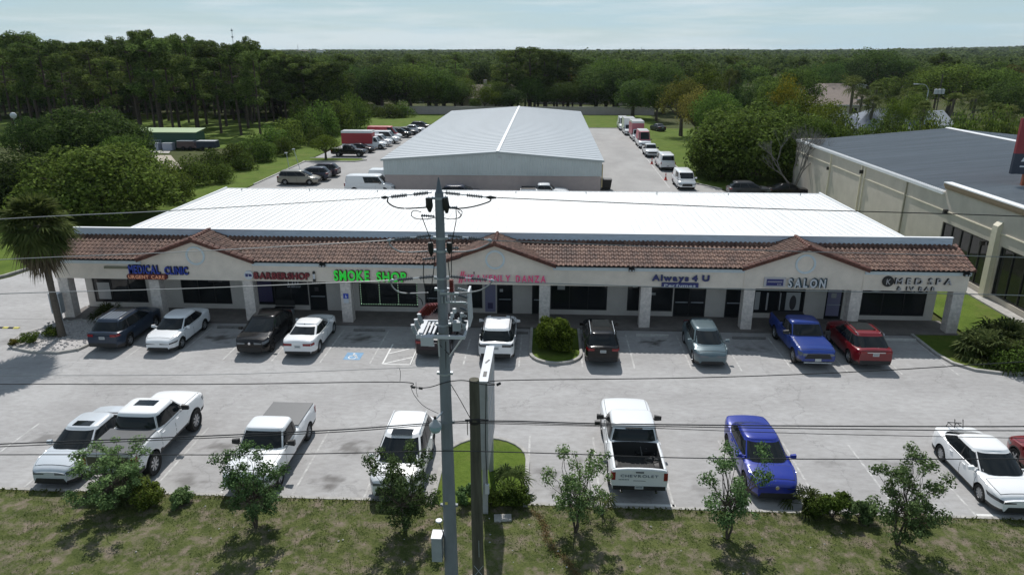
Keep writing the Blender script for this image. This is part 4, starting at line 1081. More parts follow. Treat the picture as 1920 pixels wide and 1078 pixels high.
_wheels = {}
def wheel_mesh(r, wd, dark=False, spokes=5):
    key = (round(r,3), wd, dark, spokes)
    if key in _wheels: return _wheels[key]
    t = MB(); h = wd/2
    t.lathe([(r*.60,-h*.9),(r*.66,-h),(r*.93,-h),(r,-h*.72),(r,h*.72),(r*.93,h),(r*.66,h),(r*.60,h*.9)], 26, 'x')
    m = MB(); rr_ = r*.63
    m.lathe([(rr_,-h*.9),(rr_,h*.80),(rr_*.92,h*.86),(rr_*.88,h*.55)], 24, 'x', mi=0)
    m.lathe([(rr_*.88,h*.35),(0,h*.35)], 24, 'x', mi=1)
    for k in range(spokes):
        a = 2*PI*k/spokes
        c, s_ = math.cos(a), math.sin(a); px_, pz_ = -s_, c
        w0, w1 = rr_*.10, rr_*.15
        for (q0,q1,b0,b1) in ((0.0,rr_*.95,w0,w1),):
            p = [(h*.5, c*q0-px_*b0, s_*q0-pz_*b0),(h*.5, c*q1-px_*b1, s_*q1-pz_*b1),(h*.5, c*q1+px_*b1, s_*q1+pz_*b1),(h*.5, c*q0+px_*b0, s_*q0+pz_*b0)]
            p2 = [(h*.80,y,z) for _,y,z in p]
            m.add(p+p2, [(0,1,2,3),(7,6,5,4),(0,4,5,1),(1,5,6,2),(2,6,7,3),(3,7,4,0)], 0)
    m.lathe([(rr_*.22,h*.5),(rr_*.20,h*.9),(0,h*.92)], 12, 'x', mi=0)
    _wheels[key] = (t.mesh('tyre', M['tyre']), m.mesh('rim', [M['rimdark' if dark else 'rim'], M['blackmat']]))
    return _wheels[key]

def add_wheels(root, sp):
    tm, rm = wheel_mesh(sp['rw'], sp.get('wd',.22), sp.get('darkrim', False), sp.get('spokes',5))
    for y in (sp['yfw'], sp['yrw']):
        for sg in (1,-1):
            e = bpy.data.objects.new('wheel', tm); COL.objects.link(e); e.parent = root
            e.location = (sg*(sp['W']/2-sp.get('wd',.22)/2+sp.get('wout',.0)-.015), y, sp['rw']+.005)
            e.rotation_euler = (0,0,0 if sg > 0 else PI)
            r_ = bpy.data.objects.new('rim', rm); COL.objects.link(r_); r_.parent = e

class Hull:
    """lower body of a car: analytic cross-sections along its length (front = +Y)"""
    def __init__(s, sp):
        s.sp = sp; s.L = sp['L']; s.Wh = sp['W']/2; s.zb = sp['zb']; s.ra = sp['rw']+sp.get('gap',.06)
    def plan(s, y):
        a = abs(y); h = s.L/2; r = s.sp.get('nose', .85) if y > 0 else s.sp.get('tailr', .55)
        t = max(0, (a-(h-r))/r)
        e = s.sp.get('wend', .70) if y > 0 else s.sp.get('wendr', .82)
        return 1-(1-e)*t**2.2
    def top(s, y): return interp(s.sp['top'], y)
    def bot(s, y):
        h = s.L/2; t = max(0, (abs(y)-(h-.35))/.35)
        return s.zb+.10*t**1.5
    def arch(s, y):
        z = s.bot(y)
        for yw in (s.sp['yfw'], s.sp['yrw']):
            dy = y-yw
            if abs(dy) < s.ra: z = max(z, s.sp['rw']+math.sqrt(max(0,s.ra**2-dy*dy)))
        return z
    def side(s, y, z):          # half width of the body side at y, z
        w_ = s.Wh*s.plan(y); zt = s.top(y); zb = s.bot(y)
        t = (z-zb)/(max(.05, zt-zb))
        k = interp([(0,.955),(.18,.985),(.45,1.0),(.70,.992),(.88,.972),(1,.94)], t)
        return w_*k
    def ring(s, y, openbed=None):
        zt = s.top(y); zb = s.bot(y); za = s.arch(y); w_ = s.Wh*s.plan(y); cr = s.sp.get('crown',.045)
        if openbed is not None:
            P = [(0,openbed),(w_*.5,openbed),(w_*.83,openbed),(w_*.835,zt-.0),(w_*.90,zt+.0)]
        else:
            P = [(0,zt+cr),(w_*.45,zt+cr*.75),(w_*.75,zt+cr*.15),(w_*.875,zt-.012),(w_*.935,zt-.04)]
        za = min(za, zt-.12)
        for f in (.88,.70,.45,.2,0.0):
            z = za+(zt-.0-za)*f if f else za
            P.append((s.side(y, z), z))
        P += [(w_*.66, za), (w_*.66, zb), (0, zb)]
        return P
    def mesh(s, mats):
        sp = s.sp; h = s.L/2; ys = set()
        y = -h
        while y < h: ys.add(round(y,3)); y += .14
        for q in (0,.012,.04,.09,.16,.26,.40): ys.add(round(h-q,3)); ys.add(round(-h+q,3))
        for yw in (sp['yfw'], sp['yrw']):
            for k in range(-8,9): ys.add(round(yw+s.ra*math.sin(k/8*PI/2)*.999,4))
            ys.add(round(yw+s.ra+.004,4)); ys.add(round(yw-s.ra-.004,4))
        for q,_ in sp['top']: ys.add(round(q,3))
        bed = sp.get('bed')
        if bed:
            for q in bed[:2]: ys.add(q-.004); ys.add(q+.004)
        ys = sorted(q for q in ys if -h <= q <= h)
        ys2 = [ys[0]]
        for q in ys[1:]:
            if q-ys2[-1] > .003: ys2.append(q)
        ys = ys2
        rings = []
        for y in ys:
            ob = None
            if bed and bed[0] < y < bed[1]: ob = bed[2]
            rings.append(s.ring(y, ob))
        k = len(rings[0]); mb = MB(); v = []; f = []; mi = []
        for y, r_ in zip(ys, rings):
            for x, z in r_: v.append((x,y,z))
            for x, z in r_: v.append((-x,y,z))
        clad = sp.get('clad', False)
        for i in range(len(ys)-1):
            inbed = bed and bed[0] < (ys[i]+ys[i+1])/2 < bed[1]
            inarch = any(abs((ys[i]+ys[i+1])/2-yw) < s.ra for yw in (sp['yfw'], sp['yrw']))
            nearwall = bed and (abs(ys[i]-bed[0]) < .01 or abs(ys[i+1]-bed[1]) < .01)
            for j in range(k-1):
                a, b = i*2*k+j, i*2*k+j+1; c, d_ = (i+1)*2*k+j+1, (i+1)*2*k+j
                m_ = 0
                if j >= 9: m_ = 1
                if j == 8 and (clad or sp.get('sill', True) and not inarch): m_ = 1  # black sill trim, doubling as painted shading under the body side
                if clad and j == 8 and inarch: m_ = 1
                if (inbed or nearwall) and j <= 2: m_ = 2
                f.append((a,d_,c,b)); mi.append(m_)
                f.append((k+a,k+b,k+c,k+d_)); mi.append(m_)
        mb.add(v, f, 0, True); mb.m = mi
        # end caps
        for e, i in ((0,0),(1,len(ys)-1)):
            base = i*2*k
            loop = [base+j for j in range(k)]+[base+k+j for j in range(k-2,0,-1)]
            if e == 0: loop = loop[::-1]
            mb.f.append(tuple(loop)); mb.m.append(0); mb.sm.append(False)
        return mb.mesh('body', mats, 30)

class Cab:
    def __init__(s, sp):
        s.sp = sp; s.Wh = sp['W']/2
    def par(s, t):
        sp = s.sp; r0, r1, f1, f0 = sp['cab']; bow = math.sin(PI*t)*.03
        yF = f0+(f1-f0)*t+bow*.6; yR = r0+(r1-r0)*t-bow*.6
        w0, w1 = sp.get('cw', (.93,.70)); w_ = s.Wh*(w0+(w1-w0)*max(0,t)**1.25)
        return yF, yR, w_, sp['zbelt']+(sp['H']-.07-sp['zbelt'])*t
    def ring(s, t, n=44, scale=1.0, z=None):
        yF, yR, w_, zz = s.par(t); p = s.sp.get('sq', 4.6)
        yc = (yF+yR)/2; Lh = (yF-yR)/2; out = []
        if z is not None: zz = z
        for i in range(n):
            a = 2*PI*i/n; c, s_ = math.cos(a), math.sin(a)
            out.append((w_*scale*math.copysign(abs(c)**(2/p), c), yc+Lh*(scale if scale > .9 else scale)*math.copysign(abs(s_)**(2/p), s_), zz))
        return out
    def mesh(s, m):
        mb = MB(); n = 44; H = s.sp['H']; rs = [s.ring(t, n) for t in (-.06,.0,.25,.5,.75,.9,1.0)]
        rs += [s.ring(1.0, n, .965, H-.035), s.ring(1.0, n, .90, H-.015), s.ring(1.0, n, .6, H), s.ring(1.0, n, .2, H+.006)]
        v = [p for r_ in rs for p in r_]
        f = [(i*n+k, i*n+(k+1)%n, (i+1)*n+(k+1)%n, (i+1)*n+k) for i in range(len(rs)-1) for k in range(n)]
        f.append(tuple((len(rs)-1)*n+k for k in range(n)))
        mb.add(v, f, 0, True); return mb.mesh('roof', m, 32)
    def fb(s, x, t, front, off=.012):
        yF, yR, w_, z = s.par(t); p = s.sp.get('sq',4.6); yc = (yF+yR)/2; Lh = (yF-yR)/2
        q = (1-min(.999,abs(x)/w_)**p)**(1/p); y = yc+(Lh*q if front else -Lh*q)
        return (x, y+(off if front else -off), z+.006)
    def patch(s, front, t0, t1, a0, a1, nx=10, nt=5, tx=1.0):
        mb = MB(); v = []
        for j in range(nt+1):
            t = t0+(t1-t0)*j/nt; w_ = s.par(t)[2]; aa = a0+(a1-a0)*j/nt
            for i in range(nx+1):
                x = w_*aa*(-1+2*i/nx); v.append(s.fb(x, t, front))
        f = [(j*(nx+1)+i, j*(nx+1)+i+1, (j+1)*(nx+1)+i+1, (j+1)*(nx+1)+i) for j in range(nt) for i in range(nx)]
        if front: f = [tuple(reversed(q)) for q in f]
        mb.add(v, f, 0, True); return mb
    def sidewin(s, sg, u0, u1, t0, t1, nt=4, nx=5, curve=(0,0)):
        """window from fraction u0 (rear) to u1 (front) of the cabin side"""
        mb = MB(); v = []; p = s.sp.get('sq',4.6)
        for j in range(nt+1):
            t = t0+(t1-t0)*j/nt; yF, yR, w_, z = s.par(t); yc = (yF+yR)/2; Lh = (yF-yR)/2
            for i in range(nx+1):
                u = u0+(u1-u0)*i/nx; y = yR+(yF-yR)*u
                q = (1-min(.999,abs(y-yc)/Lh)**p)**(1/p)
                v.append((sg*(w_*q+.011), y, z))
        f = [(j*(nx+1)+i, j*(nx+1)+i+1, (j+1)*(nx+1)+i+1, (j+1)*(nx+1)+i) for j in range(nt) for i in range(nx)]
        if sg > 0: f = [tuple(reversed(q)) for q in f]
        mb.add(v, f, 0, True); return mb

def hull_patch(hl, sg, y0, y1, z0, z1, off=.006, nx=6, nz=3, y0t=None, y1t=None):
    mb = MB(); v = []
    for j in range(nz+1):
        t = j/nz
        ya = y0+((y0t if y0t is not None else y0)-y0)*t; yb = y1+((y1t if y1t is not None else y1)-y1)*t
        for i in range(nx+1):
            y = ya+(yb-ya)*i/nx
            za = z0(y) if callable(z0) else z0; zb_ = z1(y) if callable(z1) else z1
            z = za+(zb_-za)*t
            v.append((sg*(hl.side(y, z)+off), y, z))
    f = [(j*(nx+1)+i, j*(nx+1)+i+1, (j+1)*(nx+1)+i+1, (j+1)*(nx+1)+i) for j in range(nz) for i in range(nx)]
    if sg > 0: f = [tuple(reversed(q)) for q in f]
    mb.add(v, f, 0, True); return mb

def vehicle(name, sp, col, loc, rz, label, cat, group=None, detail=True, backc=None):
    root = empty(name, loc, rz, label, cat, group)
    hl = Hull(sp); cb = Cab(sp); L2 = sp['L']/2; Wh = sp['W']/2
    link('body', hl.mesh([col, M['trimblk'], M['liner']]), root)
    roof = link('roof', cb.mesh(col if not sp.get('roofcol') else sp['roofcol']), root)
    G = M['glass']
    ta, tb = sp.get('wt', (.10,.93))
    cb.patch(True, ta, tb, sp.get('wsx',.90), sp.get('wsx2',.88)).build('windshield', G, root)
    if sp.get('rearwin', True): cb.patch(False, *sp.get('rwt',(.16,.90)), sp.get('rwx',.86), sp.get('rwx2',.82)).build('rear_window', G, root)
    for sg in (1,-1):
        cb.sidewin(sg, sp['win'][0][0]-.015, sp['win'][-1][1]+.012, max(.03,sp.get('st0',.10)-.03), min(.93,sp.get('st1',.86)+.03)).build('window_surround', M['trimblk'], root).data.transform(Matrix.Translation((-sg*.005,0,0)))
        for (u0,u1) in sp['win']:
            cb.sidewin(sg, u0, u1, sp.get('st0',.10), sp.get('st1',.86)).build('side_window', G, root)
    add_wheels(root, sp)
    zt = lambda y: hl.top(y)-.07
    if detail:
        for (y0,y1) in sp['doors']:
            for sg in (1,-1):
                g_ = hull_patch(hl, sg, y0-.012, y1+.012, sp['zb']+.10, lambda y: hl.top(y)-.045, .003).build('door_gap', M['trimblk'], root)
                d_ = hull_patch(hl, sg, y0, y1, sp['zb']+.115, lambda y: hl.top(y)-.055, .008).build('door', col, root)
                mb = MB(); yy = y0+.10; zz = hl.top(y0)-.16; x_ = hl.side(yy, zz)
                mb.box(min(sg*(x_+.005),sg*(x_+.04)), max(sg*(x_+.005),sg*(x_+.04)), yy, yy+.19, zz-.015, zz+.015); mb.build('handle', col if not sp.get('chromeh') else M['chrome'], d_)
        mcol = col if not sp.get('mirdark') else M['trimblk']
        for sg in (1,-1):
            mb = MB(); y = sp['cab'][3]-sp.get('mir',.55); x0 = hl.side(y, sp['zbelt']-.05)-.03; z = sp['zbelt']+.02; ms = sp.get('mirs',1.0)
            xa, xb = x0+.06, x0+.06+.20*ms
            a_, b_ = (xa, xb) if sg > 0 else (-xb, -xa)
            mb.hexa([(a_,y-.05,z),(b_,y-.03,z+.01),(b_,y+.07,z+.02),(a_,y+.10,z+.0),(a_,y-.05,z+.15*ms),(b_,y-.03,z+.13*ms),(b_,y+.05,z+.12*ms),(a_,y+.08,z+.15*ms)])
            a_, b_ = (x0-.10, x0+.07) if sg > 0 else (-x0-.07, -x0+.10)
            mb.box(a_, b_, y, y+.05, z+.02, z+.07)
            mb.build('side_mirror', mcol, root)
        # bonnet panel with its shut line
        yb0 = sp['cab'][3]+.04; yb1 = L2-sp.get('bonend', .26)
        for nm_, gr, off_, mm_ in (('bonnet_gap', .018, .004, M['trimblk']), ('bonnet', 0, .010, col)):
            mb = MB(); v = []; n1, n2 = 8, 8
            for j in range(n1+1):
                y = (yb0-gr)+((yb1+gr)-(yb0-gr))*j/n1; w_ = Wh*hl.plan(y); cr_ = sp.get('crown',.045); z = hl.top(y)
                tab = [(0,z+cr_),(w_*.45,z+cr_*.75),(w_*.75,z+cr_*.15),(w_*.875,z-.012)]
                wm = w_*.84+gr
                for i in range(n2+1):
                    x = wm*(-1+2*i/n2); v.append((x, y, interp(tab, abs(x))+off_))
            mb.add(v, [(j*(n2+1)+i, j*(n2+1)+i+1, (j+1)*(n2+1)+i+1, (j+1)*(n2+1)+i) for j in range(n1) for i in range(n2)], 0, True)
            if yb1-yb0 > .3: mb.build(nm_, mm_, root)
    # lamps
    hz = sp.get('headz', (.62,.74)); tz = sp.get('tailz', (.72,.90)); hlen = sp.get('headl', .42); tlen = sp.get('taill', .26)
    for sg in (1,-1):
        m1 = hull_patch(hl, sg, L2-hlen, L2-.012, hz[0], hz[1], .008, y0t=L2-hlen-.12)
        # wrap round on to the front face
        xw = hl.side(L2, hz[0]); hw = sp.get('headw', .42)
        a_, b_ = (xw-hw, xw-.01) if sg > 0 else (-xw+.01, -xw+hw)
        m1.add([(a_,L2+.010,hz[0]+.02),(b_,L2+.006,hz[0]),(b_,L2+.006,hz[1]-.02),(a_,L2+.010,hz[1]-.05)], [(0,1,2,3)] if sg > 0 else [(3,2,1,0)])
        m1.add([(a_,L2+.011,hz[0]+.02),(b_,L2+.007,hz[0]),(b_,L2+.007,hz[1]-.02),(a_,L2+.011,hz[1]-.05)], [(3,2,1,0)] if sg > 0 else [(0,1,2,3)])
        m1.build('headlight', M['lampdark'] if sp.get('smoke') else M['lamp'], root)
        m2 = hull_patch(hl, sg, -L2+.012, -L2+tlen, tz[0], tz[1], .008)
        xw = hl.side(-L2, tz[0]); tw = sp.get('tailw', .30)
        a_, b_ = (xw-tw, xw) if sg > 0 else (-xw, -xw+tw)
        m2.box(a_, b_, -L2-.012, -L2+.004, tz[0]+sp.get('tlift',0), tz[1]-.01)
        m2.build('tail_light', sp.get('tailm', M['tail']), root)
    # front face
    zf0 = hl.bot(L2); zf1 = hl.top(L2)
    mb = MB(); gw = sp.get('grw', .50); gz = sp.get('grz', (.30,.52))
    mb.hexa([(-gw*1.25,L2-.02,gz[0]),(gw*1.25,L2-.02,gz[0]),(gw*1.25,L2+.012,gz[0]),(-gw*1.25,L2+.012,gz[0]),(-gw,L2-.02,gz[1]),(gw,L2-.02,gz[1]),(gw,L2+.012,gz[1]),(-gw,L2+.012,gz[1])])
    mb.build('grille', sp.get('grm', M['trimblk']), root)
    if sp.get('upgr'):
        a, b = sp['upgr']; mb = MB(); mb.box(-.62*Wh,.62*Wh,L2-.01,L2+.014,a,b); mb.build('upper_grille', M['trimblk'], root)
    if sp.get('emblem'):
        mb = MB(); mb.lathe([(0,L2+.03),(.07,L2+.028),(.075,L2+.012)], 14, 'y', (0,0,sp['emblem'])); 
        mb.build('emblem', M['chrome'], root)
    pz = sp.get('platez', .78)
    mb = MB(); mb.box(-.155,.155,-L2-.014,-L2+.01,pz,pz+.15); pl = mb.build('licence_plate', M['plate'], root)
    mb = MB()
    for k in range(5): mb.box(-.115+k*.048,-.085+k*.048,-L2-.018,-L2-.0145,pz+.05,pz+.105)
    mb.build('plate_lettering', M['decal'], pl)
    mb = MB(); zz = hl.bot(-L2); ww = hl.side(-L2, zz+.1)*.96
    mb.box(-ww, ww, -L2-.010, -L2+.02, zz-.02, zz+sp.get('rbh',.13)); mb.build('rear_bumper', sp.get('bumpm', M['trimblk']), root)
    if sp.get('frontbump'):
        mb = MB(); mb.box(-.66*Wh*1.1,.66*Wh*1.1,L2-.01,L2+.03,*sp['frontbump']); mb.build('skid_plate', M['galv'], root)
    if sp.get('sunroof'):
        y0, y1, xx = sp['sunroof']; z = sp['H']
        mb = MB(); n = 6
        vv = []
        for i in range(n+1):
            for x_ in (-xx, 0, xx):
                vv.append((x_, y0+(y1-y0)*i/n, z+.008+(.006 if x_ == 0 else -.004)))
        mb.add(vv, [(i*3+j,i*3+j+1,i*3+j+4,i*3+j+3) for i in range(n) for j in range(2)], 0, True); mb.build('sunroof', G, root)
    if sp.get('rails'):
        y0, y1 = sp['rails']; mm = sp.get('railm', M['galv'])
        for sg in (1,-1):
            x_ = sg*Wh*sp.get('cw',(.93,.7))[1]*.93
            mb = MB(); mb.tube([(x_,y0,sp['H']-.05),(x_,y0+.1,sp['H']+.03),(x_,y1-.1,sp['H']+.035),(x_,y1,sp['H']-.03)], .018, 6); mb.build('roof_rail', mm, root)
    if sp.get('tonneau') and sp.get('bed'):
        b0, b1, _ = sp['bed']; w_ = Wh*.90; z = hl.top((b0+b1)/2)
        mb = MB(); mb.box(-w_, w_, b0-.03, b1+.02, z+.005, z+.045); mb.build('bed_cover', sp['tonneau'], root)
    return root, hl, cb

def T(*a): return list(a)
SEDAN = dict(L=4.65,W=1.80,H=1.47,rw=.325,wd=.21,yfw=1.38,yrw=-1.30,zb=.20,zbelt=.93,cab=(-1.88,-.98,.36,1.28),cw=(.925,.72),wsx=.87,
    top=T((-2.325,.80),(-2.27,.98),(-2.15,1.03),(-1.6,1.05),(-1.0,1.0),(1.0,.96),(1.25,.94),(1.85,.89),(2.10,.84),(2.24,.78),(2.30,.73),(2.325,.68)),
    win=[(.10,.30),(.33,.56),(.60,.86)],doors=[(-.85,.02),(.05,1.02)],grz=(.24,.46),grw=.52,headz=(.60,.72),tailz=(.76,.90),platez=.70)
def mk(base, **k):
    d_ = dict(base); d_.update(k); return d_
SEDAN_S = mk(SEDAN, win=[(.12,.55),(.58,.88)])
SUV = dict(L=4.60,W=1.86,H=1.70,rw=.355,wd=.23,yfw=1.35,yrw=-1.32,zb=.26,zbelt=1.06,cab=(-2.22,-1.66,.32,1.44),cw=(.955,.745),sq=5.5,
    top=T((-2.30,.95),(-2.27,1.08),(-2.15,1.12),(1.1,1.09),(1.3,1.07),(1.9,1.03),(2.12,.98),(2.25,.91),(2.30,.82)),nose=.75,wend=.76,wendr=.86,
    win=[(.04,.26),(.29,.58),(.61,.88)],doors=[(-.98,-.02),(.02,1.05)],grz=(.34,.68),grw=.52,headz=(.74,.88),tailz=(.92,1.06),platez=.78,clad=True,rwt=(.12,.88),st0=.09,rbh=.2)
PICK = dict(L=5.85,W=2.04,H=1.92,rw=.42,wd=.28,yfw=1.92,yrw=-1.75,zb=.42,zbelt=1.28,cab=(-.98,-.76,.62,1.22),cw=(.93,.80),sq=7,gap=.07,
    top=T((-2.925,1.30),(-2.9,1.34),(-1.02,1.34),(-.98,1.30),(1.15,1.30),(1.3,1.29),(2.5,1.26),(2.80,1.21),(2.90,1.13),(2.925,1.02)),nose=.45,wend=.88,wendr=.97,tailr=.15,
    bed=(-2.82,-1.04,.80),win=[(.07,.44),(.50,.90)],doors=[(-.92,.12),(.16,1.12)],grz=(.62,1.10),grw=.56,headz=(.92,1.12),headl=.30,headw=.34,tailz=(.92,1.24),taill=.20,tailw=.14,platez=.56,rbh=.14,
    rwt=(.12,.86),rwx=.88,rwx2=.86,mirs=1.4,mirdark=True,mir=.42,crown=.04,bumpm=M['trimblk'])

def flip(y_near, L, front_to_cam): return (y_near+L/2)
# ---- row nearest the street
r_, h_, c_ = vehicle('sedan', mk(SEDAN_S,L=4.72,W=1.82,sunroof=(-.15,.22,.36),headl=.5), PS, (-18.25,24.26,0), PI, 'silver sedan with sunroof, leftmost in the near row beside the lifted pickup', 'car')
lift = mk(PICK,H=2.12,rw=.47,wd=.34,wout=.05,zb=.60,zbelt=1.46,gap=.09,L=5.6,yfw=1.72,yrw=-1.66,bed=(-2.72,-1.04,1.0),top=T((-2.8,1.48),(-2.75,1.53),(-1.02,1.53),(-.98,1.48),(1.15,1.48),(1.3,1.47),(2.35,1.42),(2.65,1.34),(2.77,1.22),(2.8,1.12)),
    headz=(1.04,1.24),tailz=(1.08,1.42),grz=(.8,1.2),platez=.76,tonneau=M['tonneau'],sunroof=(-.15,.32,.42),spokes=8,sq=6)
r_, h_, c_ = vehicle('pickup_truck', lift, PW2, (-15.9,24.72,0), 0, 'lifted white crew cab pickup with grey bed cover and sunroof, tail to the street', 'pickup truck')
mb = MB(); mb.box(-.80,.80,-2.815,-2.80,1.05,1.42); mb.build('tailgate_panel', M['tailgate_dark'], r_)
word('SPORT', r_, 0, .01, 0, .01, 0, M['decal'], joined=True) if False else None
mb = MB()
for i in range(6): mb.box(1.026,1.032,-2.62+i*.09,-2.565+i*.09,1.26,1.32)
mb.build('side_decal', M['decal'], r_)
mb = MB(); mb.box(-.35,.35,1.18,1.34,1.50,1.515); mb.build('cowl_grille', M['trimblk'], r_)
old = mk(PICK,L=5.25,W=1.92,H=1.78,rw=.37,wd=.24,zb=.36,zbelt=1.14,yfw=1.72,yrw=-1.62,cab=(-.62,-.42,.62,1.16),bed=(-2.54,-.70,.68),sq=6,
    top=T((-2.625,1.12),(-2.58,1.17),(-.68,1.17),(-.62,1.13),(1.1,1.14),(1.25,1.13),(2.2,1.06),(2.5,.98),(2.6,.88),(2.625,.80)),win=[(.08,.30),(.36,.90)],doors=[(.0,1.05)],
    headz=(.70,.86),tailz=(.82,1.08),grz=(.46,.70),platez=.5,tonneau=M['tonneau'],frontbump=(.40,.46))
r_, h_, c_ = vehicle('pickup_truck', old, PW, (-10.72,24.28,0), PI, 'white extended cab pickup with flat grey bed cover, facing the street', 'pickup truck')
r_, h_, c_ = vehicle('suv', mk(SUV,L=4.6,W=1.88,sunroof=(-.1,.36,.40),rails=(-1.6,.1),railm=PW,spokes=6), PW2, (-5.36,23.9,0), PI, 'white SUV with sunroof behind a bushy small tree, left of the utility pole', 'car')
chev = mk(PICK,W=2.06,L=5.85,H=1.92,zb=.44)
r_, h_, c_ = vehicle('pickup_truck', chev, PW, (3.48,25.08,0), 0, 'white crew cab pickup with open black bed and raised lettering across the tailgate', 'pickup truck')
word('CHEVROLET', r_, -.68, .66, 1.055, .105, -2.948, M['decal'], .004, .01, .16)
mb = MB()
for i in range(7): mb.box(-.74+i*.055,-.71+i*.055,-2.95,-2.946,.93,.965)
mb.build('small_badge', M['decal'], r_)
mb = MB(); mb.box(-.14,.14,-2.962,-2.93,1.235,1.265); mb.build('tailgate_handle', M['trimblk'], r_)
mb = MB(); mb.box(-.22,.22,-2.94,-2.925,.90,.905); mb.build('tailgate_crease', M['trimblk'], r_)
mb = MB(); mb.box(-.32,.32,-.83,-.79,1.80,1.84); mb.build('third_brake_light', M['black'], r_)
for x_ in (-.62,.62):
    mb = MB(); mb.tube([(x_,-2.98,.46),(x_,-2.7,.46)], .045, 8); mb.build('exhaust_tip', M['chrome'], r_)
mb = MB()
for i in range(9): mb.box(-.74+i*.18,-.70+i*.18,-2.78,-1.1,.80,.822)
mb.build('bed_ribs', M['liner'], r_)
t_ = empty('cargo_in_bed', (3.85,24.2,.85), .3, 'tangled dark folding gear lying in the open bed of the white pickup', 'gear')
mb = MB(); rg = random.Random(3)
for i in range(9):
    a = Vector((rg.uniform(-.5,.5),rg.uniform(-.4,.5),rg.uniform(0,.1))); b = a+Vector((rg.uniform(-.4,.4),rg.uniform(-.3,.3),rg.uniform(.0,.35)))
    mb.tube([a,(a+b)/2+Vector((0,.05,.05)),b], .02, 5)
mb.build('frame_tubes', mat('dull_grey_metal', (.12,.12,.12), .5), t_)
mb = MB(); mb.box(-.35,.25,-.25,.2,0,.12); mb.build('dark_case', M['trimblk'], t_)
SPORT = mk(SEDAN,tailr=.75,L=4.70,W=1.83,H=1.46,sq=4.0,wend=.74,nose=1.0,wendr=.80,headl=.62,headz=(.60,.67),headw=.30,smoke=True,cab=(-2.02,-.98,.32,1.32),upgr=(.30,.44),emblem=.66,grz=(.22,.40),grw=.55,
    top=T((-2.35,.84),(-2.30,1.02),(-2.18,1.07),(-1.7,1.05),(-1.0,.99),(1.0,.95),(1.3,.94),(1.95,.87),(2.20,.80),(2.31,.72),(2.35,.66)),darkrim=True,win=[(.12,.50),(.54,.86)])
r_, h_, c_ = vehicle('sedan', SPORT, PB, (8.42,24.66,0), PI, 'royal blue sedan facing the street between the open-bed pickup and the palmetto', 'car')
W7 = mk(SEDAN_S,wendr=.70,tailr=.75,L=4.85,W=1.86,H=1.49,wend=.76,nose=.8,emblem=None,headl=.6,headz=(.58,.69),spokes=9,smoke=True,cab=(-2.08,-.92,.35,1.36),sq=4.2)
r_, h_, c_ = vehicle('sedan', W7, PW2, (16.72,24.25,0), PI, 'white sedan with black rear glass and roof carrier, right end of the near row', 'car')
t_ = empty('bike_rack', (16.55,26.2,1.0), 0, 'folded black bicycle rack strapped on the boot of the white sedan', 'bike rack')
mb = MB()
for x_ in (-.16,.16):
    mb.tube([(x_,.28,.02),(x_-.05,.1,.30),(x_+.12,-.1,.16),(x_+.2,.15,.42)], .018, 6)
mb.tube([(-.25,.1,.30),(.30,.1,.28)], .018, 6); mb.tube([(-.2,.28,.02),(.25,.28,.02)], .018, 6)
mb.build('tubes', M['black'], t_)
r_, h_, c_ = vehicle('suv', mk(SUV,L=4.4,W=1.80,H=1.55,zbelt=1.0,headz=(.66,.80),rbh=.2,top=T((-2.20,.90),(-2.16,1.02),(-2.05,1.05),(1.1,1.03),(1.3,1.01),(1.85,.95),(2.04,.90),(2.15,.82),(2.20,.74)),cab=(-2.08,-1.5,.30,1.34),chromeh=True), PR, (19.42,24.0,0), 0, 'dark red hatchback cut off by the right edge, facing away', 'car')
# ---- row along the arcade
r_, h_, c_ = vehicle('suv', mk(SUV,L=4.72,W=1.87,H=1.66,rails=(-1.7,.3),railm=M['chrome'],sunroof=(-.35,.25,.45)), PG, (-23.78,36.6,0), 0, 'slate blue SUV with silver roof rails backing out beside the gravel bed', 'car')
mb = MB()
for i in range(5): mb.box(-.44+i*.2,-.40+i*.2,-1.55,-.45,1.662,1.672)
mb.build('roof_ribs', M['galv'], r_)
r_, h_, c_ = vehicle('sedan', mk(SEDAN_S,L=4.63,W=1.79,grz=(.24,.42),grw=.52,headz=(.58,.66),smoke=True,headl=.45,headw=.5), PW, (-20.7,36.45,0), PI, 'white sedan with wide black grille parked nose out under the clinic sign', 'car')
r_, h_, c_ = vehicle('suv', mk(SUV,L=4.45,W=1.84,H=1.58,zbelt=1.02,emblem=.80,sq=4.8,grz=(.32,.56),top=T((-2.22,.92),(-2.18,1.04),(-2.05,1.08),(1.1,1.05),(1.3,1.03),(1.85,.97),(2.06,.92),(2.18,.85),(2.225,.76)),cab=(-2.12,-1.3,.26,1.36),sunroof=(-.2,.15,.36),darkrim=True), PK, (-15.62,36.25,0), PI, 'glossy black crossover facing out, left of the white coupe', 'car')
r_, h_, c_ = vehicle('sedan', mk(SEDAN,L=4.62,W=1.78,H=1.42,sq=3.8,cab=(-2.05,-.75,.25,1.30),win=[(.16,.52),(.56,.84)],tailz=(.74,.88),tailw=.42,platez=.62,rwt=(.14,.86)), PW2, (-13.02,36.28,0), 0, 'white coupe-like sedan with red tail lamps, tail out beside the accessible bay', 'car')
mb = MB(); mb.tube([(0,-.9,1.42),(0,-.98,1.50)], [.03,.01], 6); mb.build('fin_antenna', M['trimblk'], r_)
r_, h_, c_ = vehicle('suv', mk(SUV,L=4.65,W=1.9), PM, (-5.92,36.5,0), 0, 'dark maroon SUV half hidden behind the utility pole', 'car')
mb = MB(); mb.box(-.55,.55,-2.36,-2.335,.98,1.01); mb.build('chrome_strip', M['chrome'], r_)
